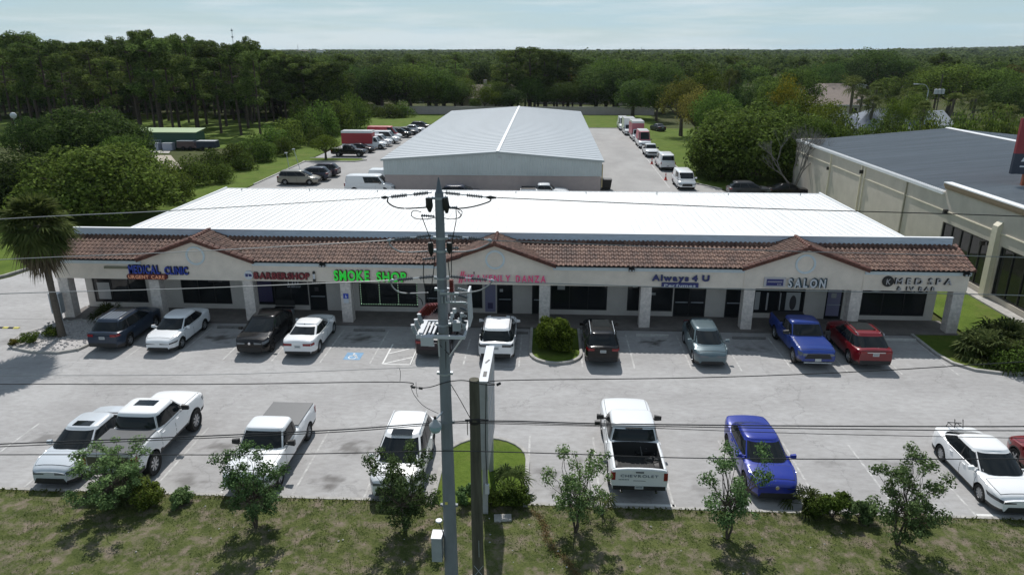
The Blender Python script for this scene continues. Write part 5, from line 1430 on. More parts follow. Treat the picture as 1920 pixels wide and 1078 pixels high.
r_, h_, c_ = vehicle('suv', mk(SUV,L=4.70,W=1.90,H=1.72,sunroof=(.02,.34,.42),rails=(-1.6,.2),railm=M['chrome'],tailm=M['lampdark'],tailw=.45), PW2, (-2.52,36.25,0), 0, 'white SUV with black sunroof parked under the dance shop sign', 'car')
r_, h_, c_ = vehicle('suv', mk(SUV,L=4.55,W=1.78,H=1.64,sunroof=(-.7,.35,.46),rails=(-1.6,.2),railm=M['galv'],rwt=(.1,.86),platez=.82), PK, (3.02,35.95,0), 0, 'black SUV with licence plate on its tailgate right of the round shrub', 'car')
r_, h_, c_ = vehicle('hatchback', mk(SUV,L=4.25,W=1.76,H=1.52,zb=.2,rw=.32,wd=.2,clad=False,zbelt=.98,sq=4.2,headl=.55,headz=(.62,.76),grz=(.26,.42),nose=.75,wend=.76,
    top=T((-2.12,.88),(-2.08,1.02),(-1.95,1.06),(.9,1.0),(1.15,.98),(1.75,.88),(1.98,.80),(2.08,.72),(2.125,.64)),cab=(-2.04,-1.4,.35,1.42),yfw=1.28,yrw=-1.26,cw=(.93,.70),win=[(.08,.28),(.32,.58),(.62,.84)],doors=[(-.85,.0),(.04,.95)]), PT_, (8.62,35.9,0), PI, 'grey-blue hatchback facing out below the perfume shop', 'car')
rang = mk(PICK,L=5.35,W=1.90,H=1.82,rw=.39,wd=.25,zb=.42,zbelt=1.20,yfw=1.66,yrw=-1.55,cab=(-.95,-.75,.50,1.12),bed=(-2.58,-1.02,.75),sq=5.5,
    top=T((-2.675,1.18),(-2.64,1.24),(-1.0,1.24),(-.95,1.19),(1.05,1.20),(1.2,1.19),(2.2,1.12),(2.5,1.02),(2.64,.92),(2.675,.8)),doors=[(-.85,.08),(.12,1.02)],headz=(.80,.98),tailz=(.85,1.12),grz=(.66,.92),grw=.55,tonneau=M['trimblk'],frontbump=(.42,.48),platez=.5)
r_, h_, c_ = vehicle('pickup_truck', rang, PB2, (13.92,36.5,0), PI, 'bright blue crew cab pickup facing out under the SALON sign', 'pickup truck')
mb = MB(); mb.box(-.155,.155,2.69,2.705,.52,.67); mb.build('front_plate', M['plate'], r_)
mb = MB()
for x_ in (-.35,.0,.35): mb.box(x_-.12,x_+.12,1.3,2.2,1.22,1.235)
r_, h_, c_ = vehicle('suv', mk(SUV,L=4.70,W=1.90,H=1.66,sunroof=(-.9,.35,.5),rails=(-1.5,.3),railm=M['chrome'],sq=4.8,cab=(-2.2,-1.35,.30,1.42),platez=.80,clad=False), PR, (16.82,36.3,0), 0, 'dark red SUV with chrome roof rails, last in the row by the med spa', 'car')
mb = MB(); mb.box(-.45,.45,-2.375,-2.355,.98,1.02); mb.build('chrome_strip', M['chrome'], r_)

# ---- back lot, left side (noses pointing right, +X)
RT = -PI/2; LF = PI/2
MINI = mk(SUV,L=5.0,W=1.95,H=1.74,zbelt=1.06,zb=.22,cab=(-2.38,-2.05,.55,1.75),win=[(.04,.28),(.31,.60),(.64,.90)],top=T((-2.5,.95),(-2.46,1.06),(-2.3,1.10),(1.4,1.06),(1.7,1.03),(2.15,.93),(2.38,.82),(2.48,.7),(2.5,.6)),yfw=1.52,yrw=-1.5,clad=False)
vehicle('minivan', MINI, PBE, (-30.3,85.4,0), RT, 'beige minivan at the front of the left back lot', 'car')
vehicle('suv', mk(SUV,L=4.5), PN, (-29.6,88.2,0), LF, 'navy SUV parked between the beige minivan and a violet SUV', 'car')
vehicle('suv', mk(SUV,L=4.6,H=1.72), PV, (-29.3,91.2,0), LF, 'dark violet SUV third from the front in the left back lot', 'car')
VAN = dict(L=5.7,W=2.05,H=2.10,rw=.37,wd=.24,yfw=1.75,yrw=-1.7,zb=.30,zbelt=1.22,cab=(-2.80,-2.66,1.18,1.85),cw=(.96,.84),sq=9,
    top=T((-2.85,1.15),(-2.82,1.24),(1.7,1.24),(1.9,1.20),(2.5,1.10),(2.72,.98),(2.82,.82),(2.85,.7)),nose=.4,wend=.86,wendr=.97,tailr=.12,
    win=[(.52,.61),(.63,.735),(.77,.93)],doors=[(.75,1.65)],grz=(.48,.80),grw=.5,headz=(.72,.90),headl=.2,tailz=(.9,1.25),taill=.12,tailw=.1,platez=.6,rwt=(.15,.8),mirdark=True,mirs=1.2)
vehicle('cargo_van', VAN, PW, (-20.2,80.3,0), RT, 'white van with three side windows, nearest behind the white roof', 'van')
vehicle('cargo_van', mk(VAN), PW, (-18.6,84.6,0), RT, 'white van with dark open front behind the nearer white van', 'van')
vehicle('pickup_truck', mk(rang,clad=True), PK, (-30.6,109.6,0), RT, 'black pickup showing its wheel beside the small round tree', 'pickup truck')
vehicle('sedan', SEDAN_S, PK, (-30.0,114.0,0), RT, 'black sedan right of the black pickup behind the small round tree', 'car')
def box_truck(loc, rz, label, boxc, cabc=PW, L=6.6, H=3.0, group=None, stripe=None):
    sp = mk(VAN,L=L,H=2.05,cab=(L/2-2.15,L/2-2.05,L/2-1.55,L/2-.95),zbelt=1.2,yfw=L/2-.85,yrw=-L/2+1.3,bed=None,win=[(.2,.8)],doors=[(L/2-1.95,L/2-1.15)],rearwin=False,rw=.4,
        top=T((-L/2,.95),(L/2-2.2,.95),(L/2-2.1,1.2),(L/2-1.0,1.2),(L/2-.35,1.08),(L/2-.1,.95),(L/2,.8)))
    r_, h_, c_ = vehicle('box_truck', sp, cabc, loc, rz, label, 'truck', group)
    mb = MB(); x = 1.08; y0, y1 = -L/2-.02, L/2-2.12
    mb.box(-x, x, y0, y1, .96, H-.35, 1); mb.box(-x, x, y0, y1, H-.35, H, 0)
    mb.box(-x+.12, x-.12, y0-.02, y0, 1.05, H-.15, 0)
    mb.build('cargo_box', [PW2, boxc], r_)
    return r_
box_truck((-30.4,118.6,0), RT, 'box truck with deep red cargo box and white roof, left back lot', M['cargo_red'], L=7.2)
vehicle('cargo_van', mk(VAN,H=2.0), PW, (-29.4,122.2,0), RT, 'white van just behind the red box truck', 'van')
vehicle('cargo_van', mk(VAN,H=2.2), PW, (-28.9,126.2,0), RT, 'white van second behind the red box truck, dark side window', 'van')
HVAN = mk(VAN,H=2.55,zbelt=1.30,L=6.3,cab=(-3.10,-3.0,1.45,2.35),top=T((-3.15,1.2),(-3.12,1.32),(2.1,1.3),(2.3,1.24),(2.8,1.1),(3.0,.98),(3.12,.82),(3.15,.7)),yfw=2.1,yrw=-1.8,win=[(.80,.95)],doors=[(1.1,2.1)],roofcol=M['cargo_red'])
vehicle('cargo_van', HVAN, PW, (-29.7,130.4,0), RT, 'tall van wrapped in red with a white bonnet, left back lot', 'van')
vehicle('suv', mk(SUV,H=1.75), PK, (-27.9,135.2,0), RT, 'black SUV beyond the tall red van', 'car')
vehicle('sedan', SEDAN_S, PDG, (-27.4,139.6,0), RT, 'dark grey sedan between the black SUV and a white sedan', 'car')
vehicle('sedan', SEDAN_S, PW, (-26.9,144.2,0), RT, 'white sedan near the far end of the left back lot', 'car')
vehicle('suv', mk(SUV), PDG, (-26.2,149.0,0), RT, 'dark grey SUV at the far end of the left back lot', 'car')
# in front of the warehouse
vehicle('suv', mk(SUV,H=1.6), PN, (-9.4,76.9,0), RT, 'dark SUV whose roof just shows in front of the warehouse wall', 'car')
vehicle('pickup_truck', mk(rang,H=1.78), PW, (-.2,77.4,0), RT, 'white pickup whose cab just shows in front of the warehouse wall', 'pickup truck')
# ---- back lot, right side
vehicle('cargo_van', mk(VAN,L=5.2,H=2.0,headz=(.66,.82),rw=.34,yfw=1.6,yrw=-1.5,cab=(-2.55,-2.45,1.25,2.15),top=T((-2.6,1.05),(-2.56,1.15),(1.9,1.14),(2.1,1.10),(2.4,1.0),(2.52,.86),(2.6,.7)),mirdark=False), PW2, (16.4,85.9,0), PI, 'white van facing the camera, nearest on the right of the back lot', 'van')
vehicle('cargo_van', mk(VAN,L=6.1,H=2.15,rwt=(.2,.85)), PW, (16.4,100.6,0), 0, 'white passenger van showing its rear doors between two cones', 'van')
vehicle('pickup_truck', mk(rang,H=1.85,tonneau=M['trimblk']), PW, (16.0,112.6,0), PI, 'white pickup with black grille facing the camera', 'pickup truck')
r_, h_, c_ = vehicle('cargo_van', mk(HVAN,L=6.6,roofcol=M['cargo_pink'],H=2.7), PW, (16.3,123.9,0), PI, 'tall white van with pink upper wrap behind the white pickup', 'van')
mb = MB(); mb.box(-.84,.84,-2.8,1.2,2.705,2.73); mb.build('white_roof_panel', PW2, r_)
box_truck((16.4,134.0,0), PI, 'box truck with pink sided cargo box behind the pink topped van', M['cargo_pink'], L=7.4, H=3.4)
box_truck((15.9,143.2,0), PI, 'white box truck second from the far end on the right', PW2, L=6.6, H=3.1)
vehicle('cargo_van', mk(HVAN,roofcol=None,win=[(.8,.95)]), PW, (15.7,152.2,0), PI, 'tall white van at the far end on the right of the back lot', 'van')
# under the big tree at right
vehicle('suv', mk(SUV), PDG, (22.6,80.2,0), RT, 'dark grey SUV half hidden behind the white roof under the big tree', 'car')
vehicle('sedan', SEDAN_S, PK, (28.0-.9,80.6,0), RT, 'black sedan mostly hidden at the right end of the rear lot', 'car')
vehicle('sedan', SEDAN_S, PDG, (34.0-11.5,149.5,0), .3, 'dark car parked in the shade at the edge of the far lawn', 'car')
for x_, y_, lb in ((15.0,90.4,'orange traffic cone beside the nearest white van'), (15.1,103.8,'orange traffic cone beyond the passenger van')):
    t_ = empty('traffic_cone', (x_,y_,0), 0, lb, 'traffic cone', 'traffic cones')
    mb = MB(); mb.box(-.22,.22,-.22,.22,0,.04); mb.build('base', mat('cone_red', (.55,.05,.03), .6), t_)
    mb = MB(); mb.lathe([(.17,.04),(.10,.4),(.03,.92),(0,.93)], 14); c2 = mb.build('cone', bpy.data.materials['cone_red'], t_)
    mb = MB(); mb.lathe([(.102,.42),(.077,.58)], 14); mb.build('white_band', M['white'], c2)
t_ = empty('wheeled_bin', (6.95,83.6,0), 0, 'black dumpster beside the warehouse corner', 'bin')
mb = MB(); mb.hexa([(-.5,-.5,.1),(.5,-.5,.1),(.5,.5,.1),(-.5,.5,.1),(-.65,-.6,1.2),(.65,-.6,1.2),(.65,.6,1.2),(-.65,.6,1.2)]); mb.build('bin_body', M['black'], t_)
mb = MB(); mb.box(-.67,.67,-.62,.62,1.2,1.26); mb.build('lid', M['trimblk'], t_)

# ================================================================== POLES, WIRES, SIGNS
TH_, PS_ = rad(18.41), rad(2.82)
def pt(px, py, Y):
    """the point at depth Y (metres up the lot) seen at that spot of the 1920 px picture"""
    a = (px-960)/1331.; b = -(py-539)/1331.
    fw = math.cos(TH_)+b*math.sin(TH_); up = b*math.cos(TH_)-math.sin(TH_)
    x = a*math.cos(PS_)-fw*math.sin(PS_); y = a*math.sin(PS_)+fw*math.cos(PS_)
    t = Y/y; return Vector((x*t, Y, 15.5+up*t))
def rel(o, mb, name, m, parent=None, sharp=35):
    loc = o.location
    mb.v = [(x-loc.x, y-loc.y, z-loc.z) for x,y,z in mb.v]
    return mb.build(name, m, parent or o, sharp=sharp)
def smooth(pts, n=5):
    P = [Vector(p) for p in pts]; out = []
    for i in range(len(P)-1):
        p0 = P[max(0,i-1)]; p1 = P[i]; p2 = P[i+1]; p3 = P[min(len(P)-1,i+2)]
        for k in range(n):
            t = k/n
            out.append(0.5*((2*p1)+(-p0+p2)*t+(2*p0-5*p1+4*p2-p3)*t*t+(-p0+3*p1-3*p2+p3)*t**3))
    out.append(P[-1]); return out

MX, MY = -2.46, 16.0
up_ = empty('utility_pole', (MX, MY, -.3), 0, 'tall grey steel utility pole with dead-end insulators in the middle of the picture', 'utility pole')
mb = MB(); mb.tube([(MX,MY,-.3),(MX,MY,4),(MX,MY,8),(MX,MY,12.42)], [.205,.172,.138,.10], 20); rel(up_, mb, 'shaft', M['steelpole'])
mb = MB(); mb.tube([(MX,MY,12.42),(MX,MY,12.46),(MX,MY,12.78)], [.105,.075,.012], 12); rel(up_, mb, 'pointed_cap', M['insul'])
for z in (12.3,11.36,11.05,10.38,10.1,9.2,7.9,6.55,4.05):
    mb = MB(); r_ = .205-.105*(z+.3)/12.7+.012; mb.tube([(MX,MY,z-.025),(MX,MY,z+.025)], r_, 16)
    mb.box(MX-r_-.05,MX-r_+.02,MY-.04,MY+.04,z-.03,z+.03); mb.box(MX+r_-.02,MX+r_+.05,MY-.04,MY+.04,z-.03,z+.03); rel(up_, mb, 'band', M['galv'] if z > 7 else M['steelpole'])
def insul(p0, p1, n, r, m, o=up_, name='insulator', core=.018):
    mb = MB(); p0 = Vector(p0); p1 = Vector(p1); d_ = (p1-p0); L_ = d_.length; d_.normalize()
    mb.tube([p0,p1], core, 6)
    for i in range(n):
        c = p0+d_*(L_*(i+.7)/(n+.4)); mb.tube([c-d_*.006,c+d_*.012], [r,r*.55], 10)
    return rel(o, mb, name, m)
for (yl, zc) in (('t',0),('m',1),('b',2)):
    ys_ = [(361,370,371),(441,450,451),(518,525,527)][zc]
    xc = [819,824,829][zc]
    mI = M['insul']
    for sg in (-1,1):
        a = pt(xc+sg*9, ys_[0], MY); b = pt(xc+sg*(92 if zc == 0 else 90), ys_[1], MY)
        m1 = a.lerp(b,.08); m2 = a.lerp(b,.42); m3 = a.lerp(b,.56); m4 = a.lerp(b,.93)
        insul(m1, m2, 9, .052, mI); insul(m3, m4, 9, .052, mI)
        mb = MB(); mb.tube([a,m1], .014, 6); mb.tube([m2,m3], .014, 6); mb.tube([m4,b], .014, 6); rel(up_, mb, 'link', M['galv'])
        c = pt(xc+sg*((104 if sg < 0 else 112) if zc == 0 else 98), ys_[2], MY)
        mb = MB(); mb.tube([b, b.lerp(c,.4), c], [.018,.045,.02], 6); rel(up_, mb, 'clamp', M['black'] if zc == 0 else M['galv'])
        pj = [(c.x,c.z)]
    jm = M['wire'] if zc == 0 else M['wiregrey']
    J = {0:([(728,371),(727,379),(740,388),(762,391),(800,389)],[(919,372),(918,378),(890,387),(860,391),(832,389)]),
         1:([(730,450),(731,459),(745,470),(765,473),(803,471)],[(922,452),(915,458),(895,467),(868,472),(838,471)]),
         2:([(733,525),(735,536),(745,546),(762,550),(803,549)],[(922,528),(915,536),(898,545),(870,549),(842,549)])}[zc]
    for k_, pl in enumerate(J):
        mb = MB(); mb.tube(smooth([pt(x,y,MY-.02) for x,y in pl]), .017, 6); rel(up_, mb, 'jumper', jm)
# cutouts, side insulators and drops
for (xa,ya,xb,yb,r_) in ((804,371,806,398,.085),(834,371,838,400,.085),(807,455,809,480,.07),(842,455,843,476,.07)):
    mb = MB(); a = pt(xa,ya,MY-.02); b = pt(xb,yb,MY-.02); mb.tube([a,a.lerp(b,.6),b], [r_*.9,r_,r_*.35], 8); rel(up_, mb, 'cutout', M['black'])
for (xa,ya,xb,yb) in ((789,404,815,406),(834,390,858,389),(836,466,860,465),(792,486,817,484),(800,372,840,370)):
    insul(pt(xa,ya,MY-.03), pt(xb,yb,MY-.03), 6, .045, M['insul'] if xa != 800 else M['galv'])
DR = [[(790,404),(798,425),(808,452),(812,470)],[(855,392),(855,415),(848,455),(846,520)],[(790,398),(776,395),(771,403),(780,410),(800,411),(816,408)],[(852,391),(866,396),(862,408),(845,411),(832,409)],
      [(795,486),(794,520),(798,545),(806,566)],[(815,480),(813,510),(808,545)],[(840,486),(843,520)],[(782,556),(790,562),(793,572)],[(858,395),(864,404),(858,410)],
      [(778,486),(783,480),(792,484)],[(848,488),(862,484),(868,478)],[(818,640),(838,660),(846,668)],[(852,596),(856,620),(868,628)],[(836,640),(836,700),(838,760)]]
for pl in DR:
    mb = MB(); mb.tube(smooth([pt(x,y,MY-.12) for x,y in pl]), .011, 5); rel(up_, mb, 'drop_wire', M['wire'])
# recloser platform
pf = empty('recloser_platform', tuple(pt(832,668,MY)), 0, 'white steel platform with brick-red arresters and grey switchgear hung on the utility pole', 'switchgear')
def PF(mb, name, m, parent=None): return rel(pf, mb, name, m, parent)
insul(pt(846,524,MY-.1), pt(847,548,MY-.1), 7, .07, M['redins'], pf, 'red_arrester', .05)
a0 = pt(814,572,MY-.1); b0 = pt(795,588,MY-.1)
for k in range(4):
    q = Vector((.0,.10*k-.1,0)); insul(a0+q+Vector((.05*k-.1,0,.05-.03*k)), b0+q+Vector((.05*k-.1,0,.0-.03*k)), 6, .075, M['redins'], pf, 'red_arrester', .05)
# frame
fl = [pt(780,632,MY-.25),pt(876,628,MY-.25)]
zt_ = pt(800,618,MY).z
x0, x1 = pt(783,622,MY-.2).x, pt(874,622,MY-.2).x
mb = MB()
for y in (MY-.40, MY+.60): mb.box(x0, x1, y-.03, y+.03, zt_-.06, zt_+.02)
for x in (x0, x1-.05): mb.box(x, x+.05, MY-.37, MY+.57, zt_-.055, zt_+.015)
for i in range(3): mb.box(x0+.15+i*.1, x0+.2+i*.1, MY-.37, MY+.57, zt_-.05, zt_-.01)
PF(mb, 'frame', M['white'])
mb = MB(); mb.box(x0+.06, x0+.15, MY-.35, MY+.45, zt_+.02, zt_+.06); PF(mb, 'deck_plate', M['white'])
mb = MB(); mb.box(x0+.12,x0+.42,MY-.50,MY-.42,zt_-.22,zt_-.0); PF(mb, 'control_box', M['white'])
mb = MB()
for a, b in ((pt(821,625,MY-.25),pt(824,668,MY-.15)),(pt(873,625,MY-.25),pt(843,668,MY-.15))): mb.tube([a,b], .02, 5)
PF(mb, 'strut', M['white'])
for k in range(3):      # grey bushings on the left
    a = pt(786-6*k,592+10*k,MY-.3+.0*k); b = pt(792-6*k,606+10*k,MY-.3)
    insul(a, b, 4, .06, M['grey'], pf, 'bushing', .045)
    mb = MB(); mb.tube([a+Vector((0,0,.02)),a+Vector((0,0,.05))], .05, 10); PF(mb, 'bushing_cap', M['white'])
for k in range(7):      # slanting grey bushings on the right
    a = pt(858+1.5*k,541+12*k,MY+.3-.05*k); b = pt(877-0.6*k,546+12*k,MY+.3-.05*k)
    insul(a, b, 4, .05, M['insul'] if k % 2 else M['grey'], pf, 'bushing', .03)
mb = MB(); a = pt(878,548,MY+.3); b = pt(876,628,MY-.3); mb.hexa([(b.x-.03,MY+.2,b.z),(b.x+.02,MY+.2,b.z),(b.x+.02,MY+.9,b.z),(b.x-.03,MY+.9,b.z),(a.x-.03,MY+.3,a.z),(a.x+.02,MY+.3,a.z),(a.x+.02,MY+.8,a.z),(a.x-.03,MY+.8,a.z)]); PF(mb, 'side_panel', M['white'])
mb = MB(); c = pt(857,608,MY-.2); mb.box(c.x-.09,c.x+.09,MY-.35,MY-.15,c.z-.12,c.z+.10); PF(mb, 'grey_box', M['grey'])
for (x,y) in ((848,590),(852,582),(846,598),(866,590),(862,600),(870,612)):
    c = pt(x,y,MY-.1); mb = MB(); mb.lathe([(0,-.06),(.045,-.06),(.05,.05),(0,.07)], 10, 'z', tuple(c)); PF(mb, 'tank', M['white'] if x < 855 else M['grey'])
mb = MB()
for k in range(5): c = pt(829+k*6,556,MY-.16); mb.box(c.x-.012,c.x+.012,c.y-.02,c.y+.02,c.z-.16,c.z)
mb.box(pt(827,552,MY).x,pt(862,552,MY).x,MY-.2,MY-.16,pt(827,552,MY-.18).z,pt(827,548,MY-.18).z)
mb.box(pt(838,566,MY).x,pt(876,566,MY).x,MY-.2,MY-.17,pt(827,568,MY-.18).z,pt(827,565,MY-.18).z); PF(mb, 'hanger_rail', M['galv'])
# luminaire
lm = empty('pole_luminaire', tuple(pt(815,808,MY-.25)), 0, 'pale ribbed security luminaire on a short arm left of the steel pole', 'lamp')
mb = MB(); mb.tube([pt(836,765,MY),pt(826,776,MY-.2),pt(816,787,MY-.3)], .02, 6); rel(lm, mb, 'arm', M['galv'])
c = pt(816,790,MY-.3)
mb = MB(); mb.lathe([(0,.08),(.05,.07),(.07,.0),(.15,-.07),(.16,-.10)], 16, 'z', tuple(c)); rel(lm, mb, 'housing', M['grey'])
mb = MB(); mb.lathe([(.155,-.10),(.15,-.20),(.11,-.28),(0,-.29)], 16, 'z', tuple(c), smooth=False); rel(lm, mb, 'ribbed_lens', mat('ribbed_lens', (.30,.42,.46), .25, spec=.7))
mb = MB(); mb.lathe([(0,.16),(.03,.155),(.035,.07)], 8, 'z', tuple(c)); rel(lm, mb, 'photocell', M['black'])
# meter cabinet and sensor on the pole
mc = empty('pole_cabinet', tuple(pt(821,1050,MY-.05)), 0, 'grey equipment cabinet strapped low on the steel pole with a white sensor above it', 'cabinet')
c = pt(821,1022,MY-.05); mb = MB(); mb.box(c.x-.145,c.x+.13,MY-.22,MY+.14,c.z-.40,c.z+.33); rel(mc, mb, 'housing', M['grey'])
mb = MB(); mb.box(c.x-.155,c.x+.14,MY-.23,MY+.15,c.z+.33,c.z+.36); rel(mc, mb, 'lid', M['white'])
s_ = pt(823,976,MY-.05); mb = MB(); mb.lathe([(0,.035),(.085,.03),(.095,0),(.06,-.03),(0,-.035)], 16, 'z', tuple(s_)); rel(mc, mb, 'sensor', M['white'])
mb = MB(); mb.tube(smooth([s_+Vector((0,0,-.03)), s_+Vector((.05,0,-.2)), (c.x+.16,MY,c.z+.3),(c.x+.2,MY,c.z-.3)]), .014, 5); rel(mc, mb, 'conduit', M['black'])
for i,y_ in enumerate((995,1026,1040,1064)):
    p = pt(855,y_,MY); mb = MB(); mb.box(p.x-.012,p.x+.014,MY-.03,MY+.01,p.z-.02,p.z+.03); rel(up_, mb, 'step_bolt', M['white'])
p = pt(838,943,MY-.18); mb = MB(); mb.box(p.x-.05,p.x+.02,MY-.20,MY-.185,p.z-.03,p.z+.04); rel(up_, mb, 'yellow_tag', M['yellow'])

# wooden pole in front of the roadside sign
WX, WY = -1.82, 17.0
wp = empty('wooden_pole', (WX, WY, -.3), 0, 'short dark weathered wooden pole right of the steel pole', 'utility pole')
mb = MB(); mb.tube([(WX,WY,-.3),(WX-.01,WY,3),(WX-.02,WY,7.26)], [.175,.165,.135], 16); rel(wp, mb, 'shaft', M['woodpole'])
mb = MB(); z_ = pt(890,790,WY).z; mb.tube([(WX-.02,WY,z_-.03),(WX-.02,WY,z_+.05)], .155, 14); rel(wp, mb, 'band', M['black'])
mb = MB(); mb.tube([pt(872,787,WY-.1),pt(898,786,WY-.16)], .02, 5); mb.tube([pt(876,787,WY-.1),pt(877,815,WY-.1)], .012, 5); mb.tube([pt(898,786,WY-.16),pt(916,787,WY-.1)], .02, 5); rel(wp, mb, 'clamp', M['black'])
mb = MB(); p = pt(898,1024,WY-.17); mb.box(p.x-.008,p.x+.008,WY-.19,WY-.165,p.z-.35,p.z+.2); rel(wp, mb, 'ground_rod', M['galv'])
mb = MB(); mb.tube([pt(889,1060,WY-.18),pt(906,1080,WY-.18)], .008, 4); mb.tube([pt(906,1060,WY-.18),pt(889,1080,WY-.18)], .008, 4); rel(wp, mb, 'wire_cross', M['galv'])

# roadside sign seen edge-on
sg_ = empty('roadside_sign', (-1.98, 22.5, 0.07), 0, 'tall white cabinet sign seen edge on behind the wooden pole', 'sign')
SX, SY0, SY1, SZ = -1.98, 21.05, 24.0, 5.2
mb = MB(); mb.box(SX-.14,SX+.14,SY0,SY1,1.9,SZ); rel(sg_, mb, 'cabinet', mat('sign_cabinet', (.36,.37,.38), .5, var=.12, vscale=3))  # grey darkened: shade of the visible side is put into the colour
mb = MB(); mb.box(SX-.15,SX+.15,SY0-.01,SY1+.01,SZ+.002,SZ+.03); rel(sg_, mb, 'top_plate', M['white'])
mb = MB(); mb.hexa([(SX-.05,SY0+.35,SZ+.031),(SX+.07,SY0+.35,SZ+.031),(SX+.07,SY0+.75,SZ+.031),(SX-.05,SY0+.75,SZ+.031),(SX-.05,SY0+.35,SZ+.04),(SX+.07,SY0+.35,SZ+.04),(SX+.07,SY0+.75,SZ+.04),(SX-.05,SY0+.75,SZ+.04)]); rel(sg_, mb, 'hatch', M['black'])
mb = MB(); mb.hexa([(SX-.07,SY0+1.45,SZ+.031),(SX-.02,SY0+1.42,SZ+.031),(SX+.09,SY0+1.70,SZ+.031),(SX+.04,SY0+1.73,SZ+.031),(SX-.07,SY0+1.45,SZ+.04),(SX-.02,SY0+1.42,SZ+.04),(SX+.09,SY0+1.70,SZ+.04),(SX+.04,SY0+1.73,SZ+.04)]); rel(sg_, mb, 'slot', M['black'])
for y in (SY0+.1, SY1-.25):
    mb = MB(); mb.box(SX-.09,SX+.09,y,y+.16,0,1.9); rel(sg_, mb, 'post', bpy.data.materials['sign_cabinet'])
mb = MB()
for i in range(4): mb.box(SX+.141,SX+.15,SY0+.08,SY1-.08,2.5+i*.66,2.54+i*.66)
rel(sg_, mb, 'face_divider', M['galv'])
mb = MB(); mb.box(SX+.02,SX+.16,SY0-.12,SY0,1.0,1.35); rel(sg_, mb, 'switch_box', M['white'])
mb = MB(); mb.tube([(SX+.1,SY0-.08,5.2),(SX+.05,SY0-.06,3),(SX+.09,SY0-.06,1.3)], .015, 5); rel(sg_, mb, 'cable', M['black'])
t_ = empty('ground_lid', (-1.35,20.9,.05), .1, 'pale rectangular utility box lid in the grass behind the wooden pole', 'utility box')
mb = MB(); mb.box(-.30,.30,-.16,.16,-.05,.07); mb.build('box', M['stop'], t_); mb = MB(); mb.box(-.27,.27,-.13,.13,.07,.085); mb.build('lid', M['kerb'], t_)

# wires
def wire(name, pts, r, m, label, group='overhead wires', n=10):
    mb = MB(); mb.tube(smooth([Vector(p) for p in pts], n), r, 5)
    o = mb.build(name, m); tag(o, label, 'wire', group); return o
def ext(a, b, k):
    return Vector(a)+(Vector(a)-Vector(b))*k
def span(y_, xl, yl, xp, yp, r, m, lab):        # from pole attach to the frame edge and on
    a = pt(xp, yp, y_); b = pt(xl, yl, y_); mid = a.lerp(b, .5)-Vector((0,0,.03)); c = ext(b, mid, 1.2)+Vector((0,0,-.10))
    wire('overhead_wire', [a, mid, b, c], r, m, lab)
span(MY, 0, 411, 712, 371, .011, M['wiregrey'], 'top conductor running to the left from the steel pole')
span(MY, 1920, 406, 932, 371, .011, M['wire'], 'top conductor running to the right over the white roof')
span(MY, 0, 487, 727, 451, .010, M['wiregrey'], 'second conductor from the top, running left across the tile canopy')
span(MY, 1920, 483, 922, 451, .010, M['wiregrey'], 'second conductor from the top, running right across the tile canopy')
span(MY, 0, 551, 729, 526, .012, M['wiregrey'], 'third conductor running left in front of the shop windows')
span(MY, 1920, 554, 925, 528, .012, M['wiregrey'], 'third conductor running right in front of the columns')
wire('overhead_wire', [pt(-300,722,MY),pt(0,720,MY),pt(400,720,MY),pt(741,716,MY),pt(771,725,MY),pt(803,726,MY),pt(838,716,MY-.15),pt(870,713,MY),pt(905,720,MY),pt(928,721,MY),pt(944,713,MY),pt(1300,708,MY),pt(1600,697,MY),pt(1920,678,MY),pt(2200,662,MY)], .012, M['wire'], 'black neutral cable sagging across the driving lane with splices at the pole')
for x_, y_ in ((775,726),(789,728),(935,720)):
    mb = MB(); mb.tube([pt(x_-3.5,y_+(-1 if x_ < 900 else 1.5),MY),pt(x_+3.5,y_+(0 if x_ < 900 else -2),MY)], .035, 6); rel(up_, mb, 'splice', M['black'])
wire('overhead_wire', [pt(-300,706,MY-.1),pt(0,704,MY-.1),pt(400,702,MY-.1),pt(745,690,MY-.1),pt(800,687,MY-.1),pt(822,682,MY-.1)], .006, M['wiregrey'], 'thin grey wire above the black neutral, left of the pole')
wire('overhead_wire', [pt(749,690,MY-.1),pt(751,700,MY-.1),pt(750,715,MY-.1)], .006, M['wire'], 'short vertical link wire between the two left lane wires')
wire('overhead_wire', [pt(771,727,MY),pt(778,742,MY),pt(795,761,MY),pt(822,775,MY)], .007, M['wire'], 'thin service wire curving from the splice to the luminaire')
wire('overhead_wire', [pt(780,716,MY),pt(781,735,MY),pt(784,744,MY)], .006, M['wire'], 'short wire hanging beside the splices left of the pole')
wire('guy_wire', [pt(842,715,MY),pt(862,748,MY+.5),pt(884,788,WY)], .010, M['wire'], 'straight guy wire from the steel pole down to the wooden pole')
for k, (yl, ym, yr, lab) in enumerate(((832,789,800,'uppermost of the three black cables crossing the near cars'),(837,792,808,'middle of the three black cables crossing the near cars'))):
    wire('telecom_cable', [pt(-300,yl+12,WY-.1),pt(0,yl,WY-.1),pt(360,yl-14-k,WY-.1),pt(640,yl-27-k,WY-.1),pt(890,ym,WY-.12),pt(1140,ym+5,WY-.1),pt(1500,ym+9+k*2,WY-.1),pt(1920,yr-1,WY-.1),pt(2200,yr-6,WY-.1)], .017-.004*k, M['wire'], lab)
wire('telecom_cable', [pt(890,793,WY-.1),pt(1160,800,WY-.1),pt(1500,812,WY-.1),pt(1920,821,WY-.1),pt(2200,826,WY-.1)], .009, M['wire'], 'thin black cable sagging lowest right of the wooden pole over the blue sedan roof')
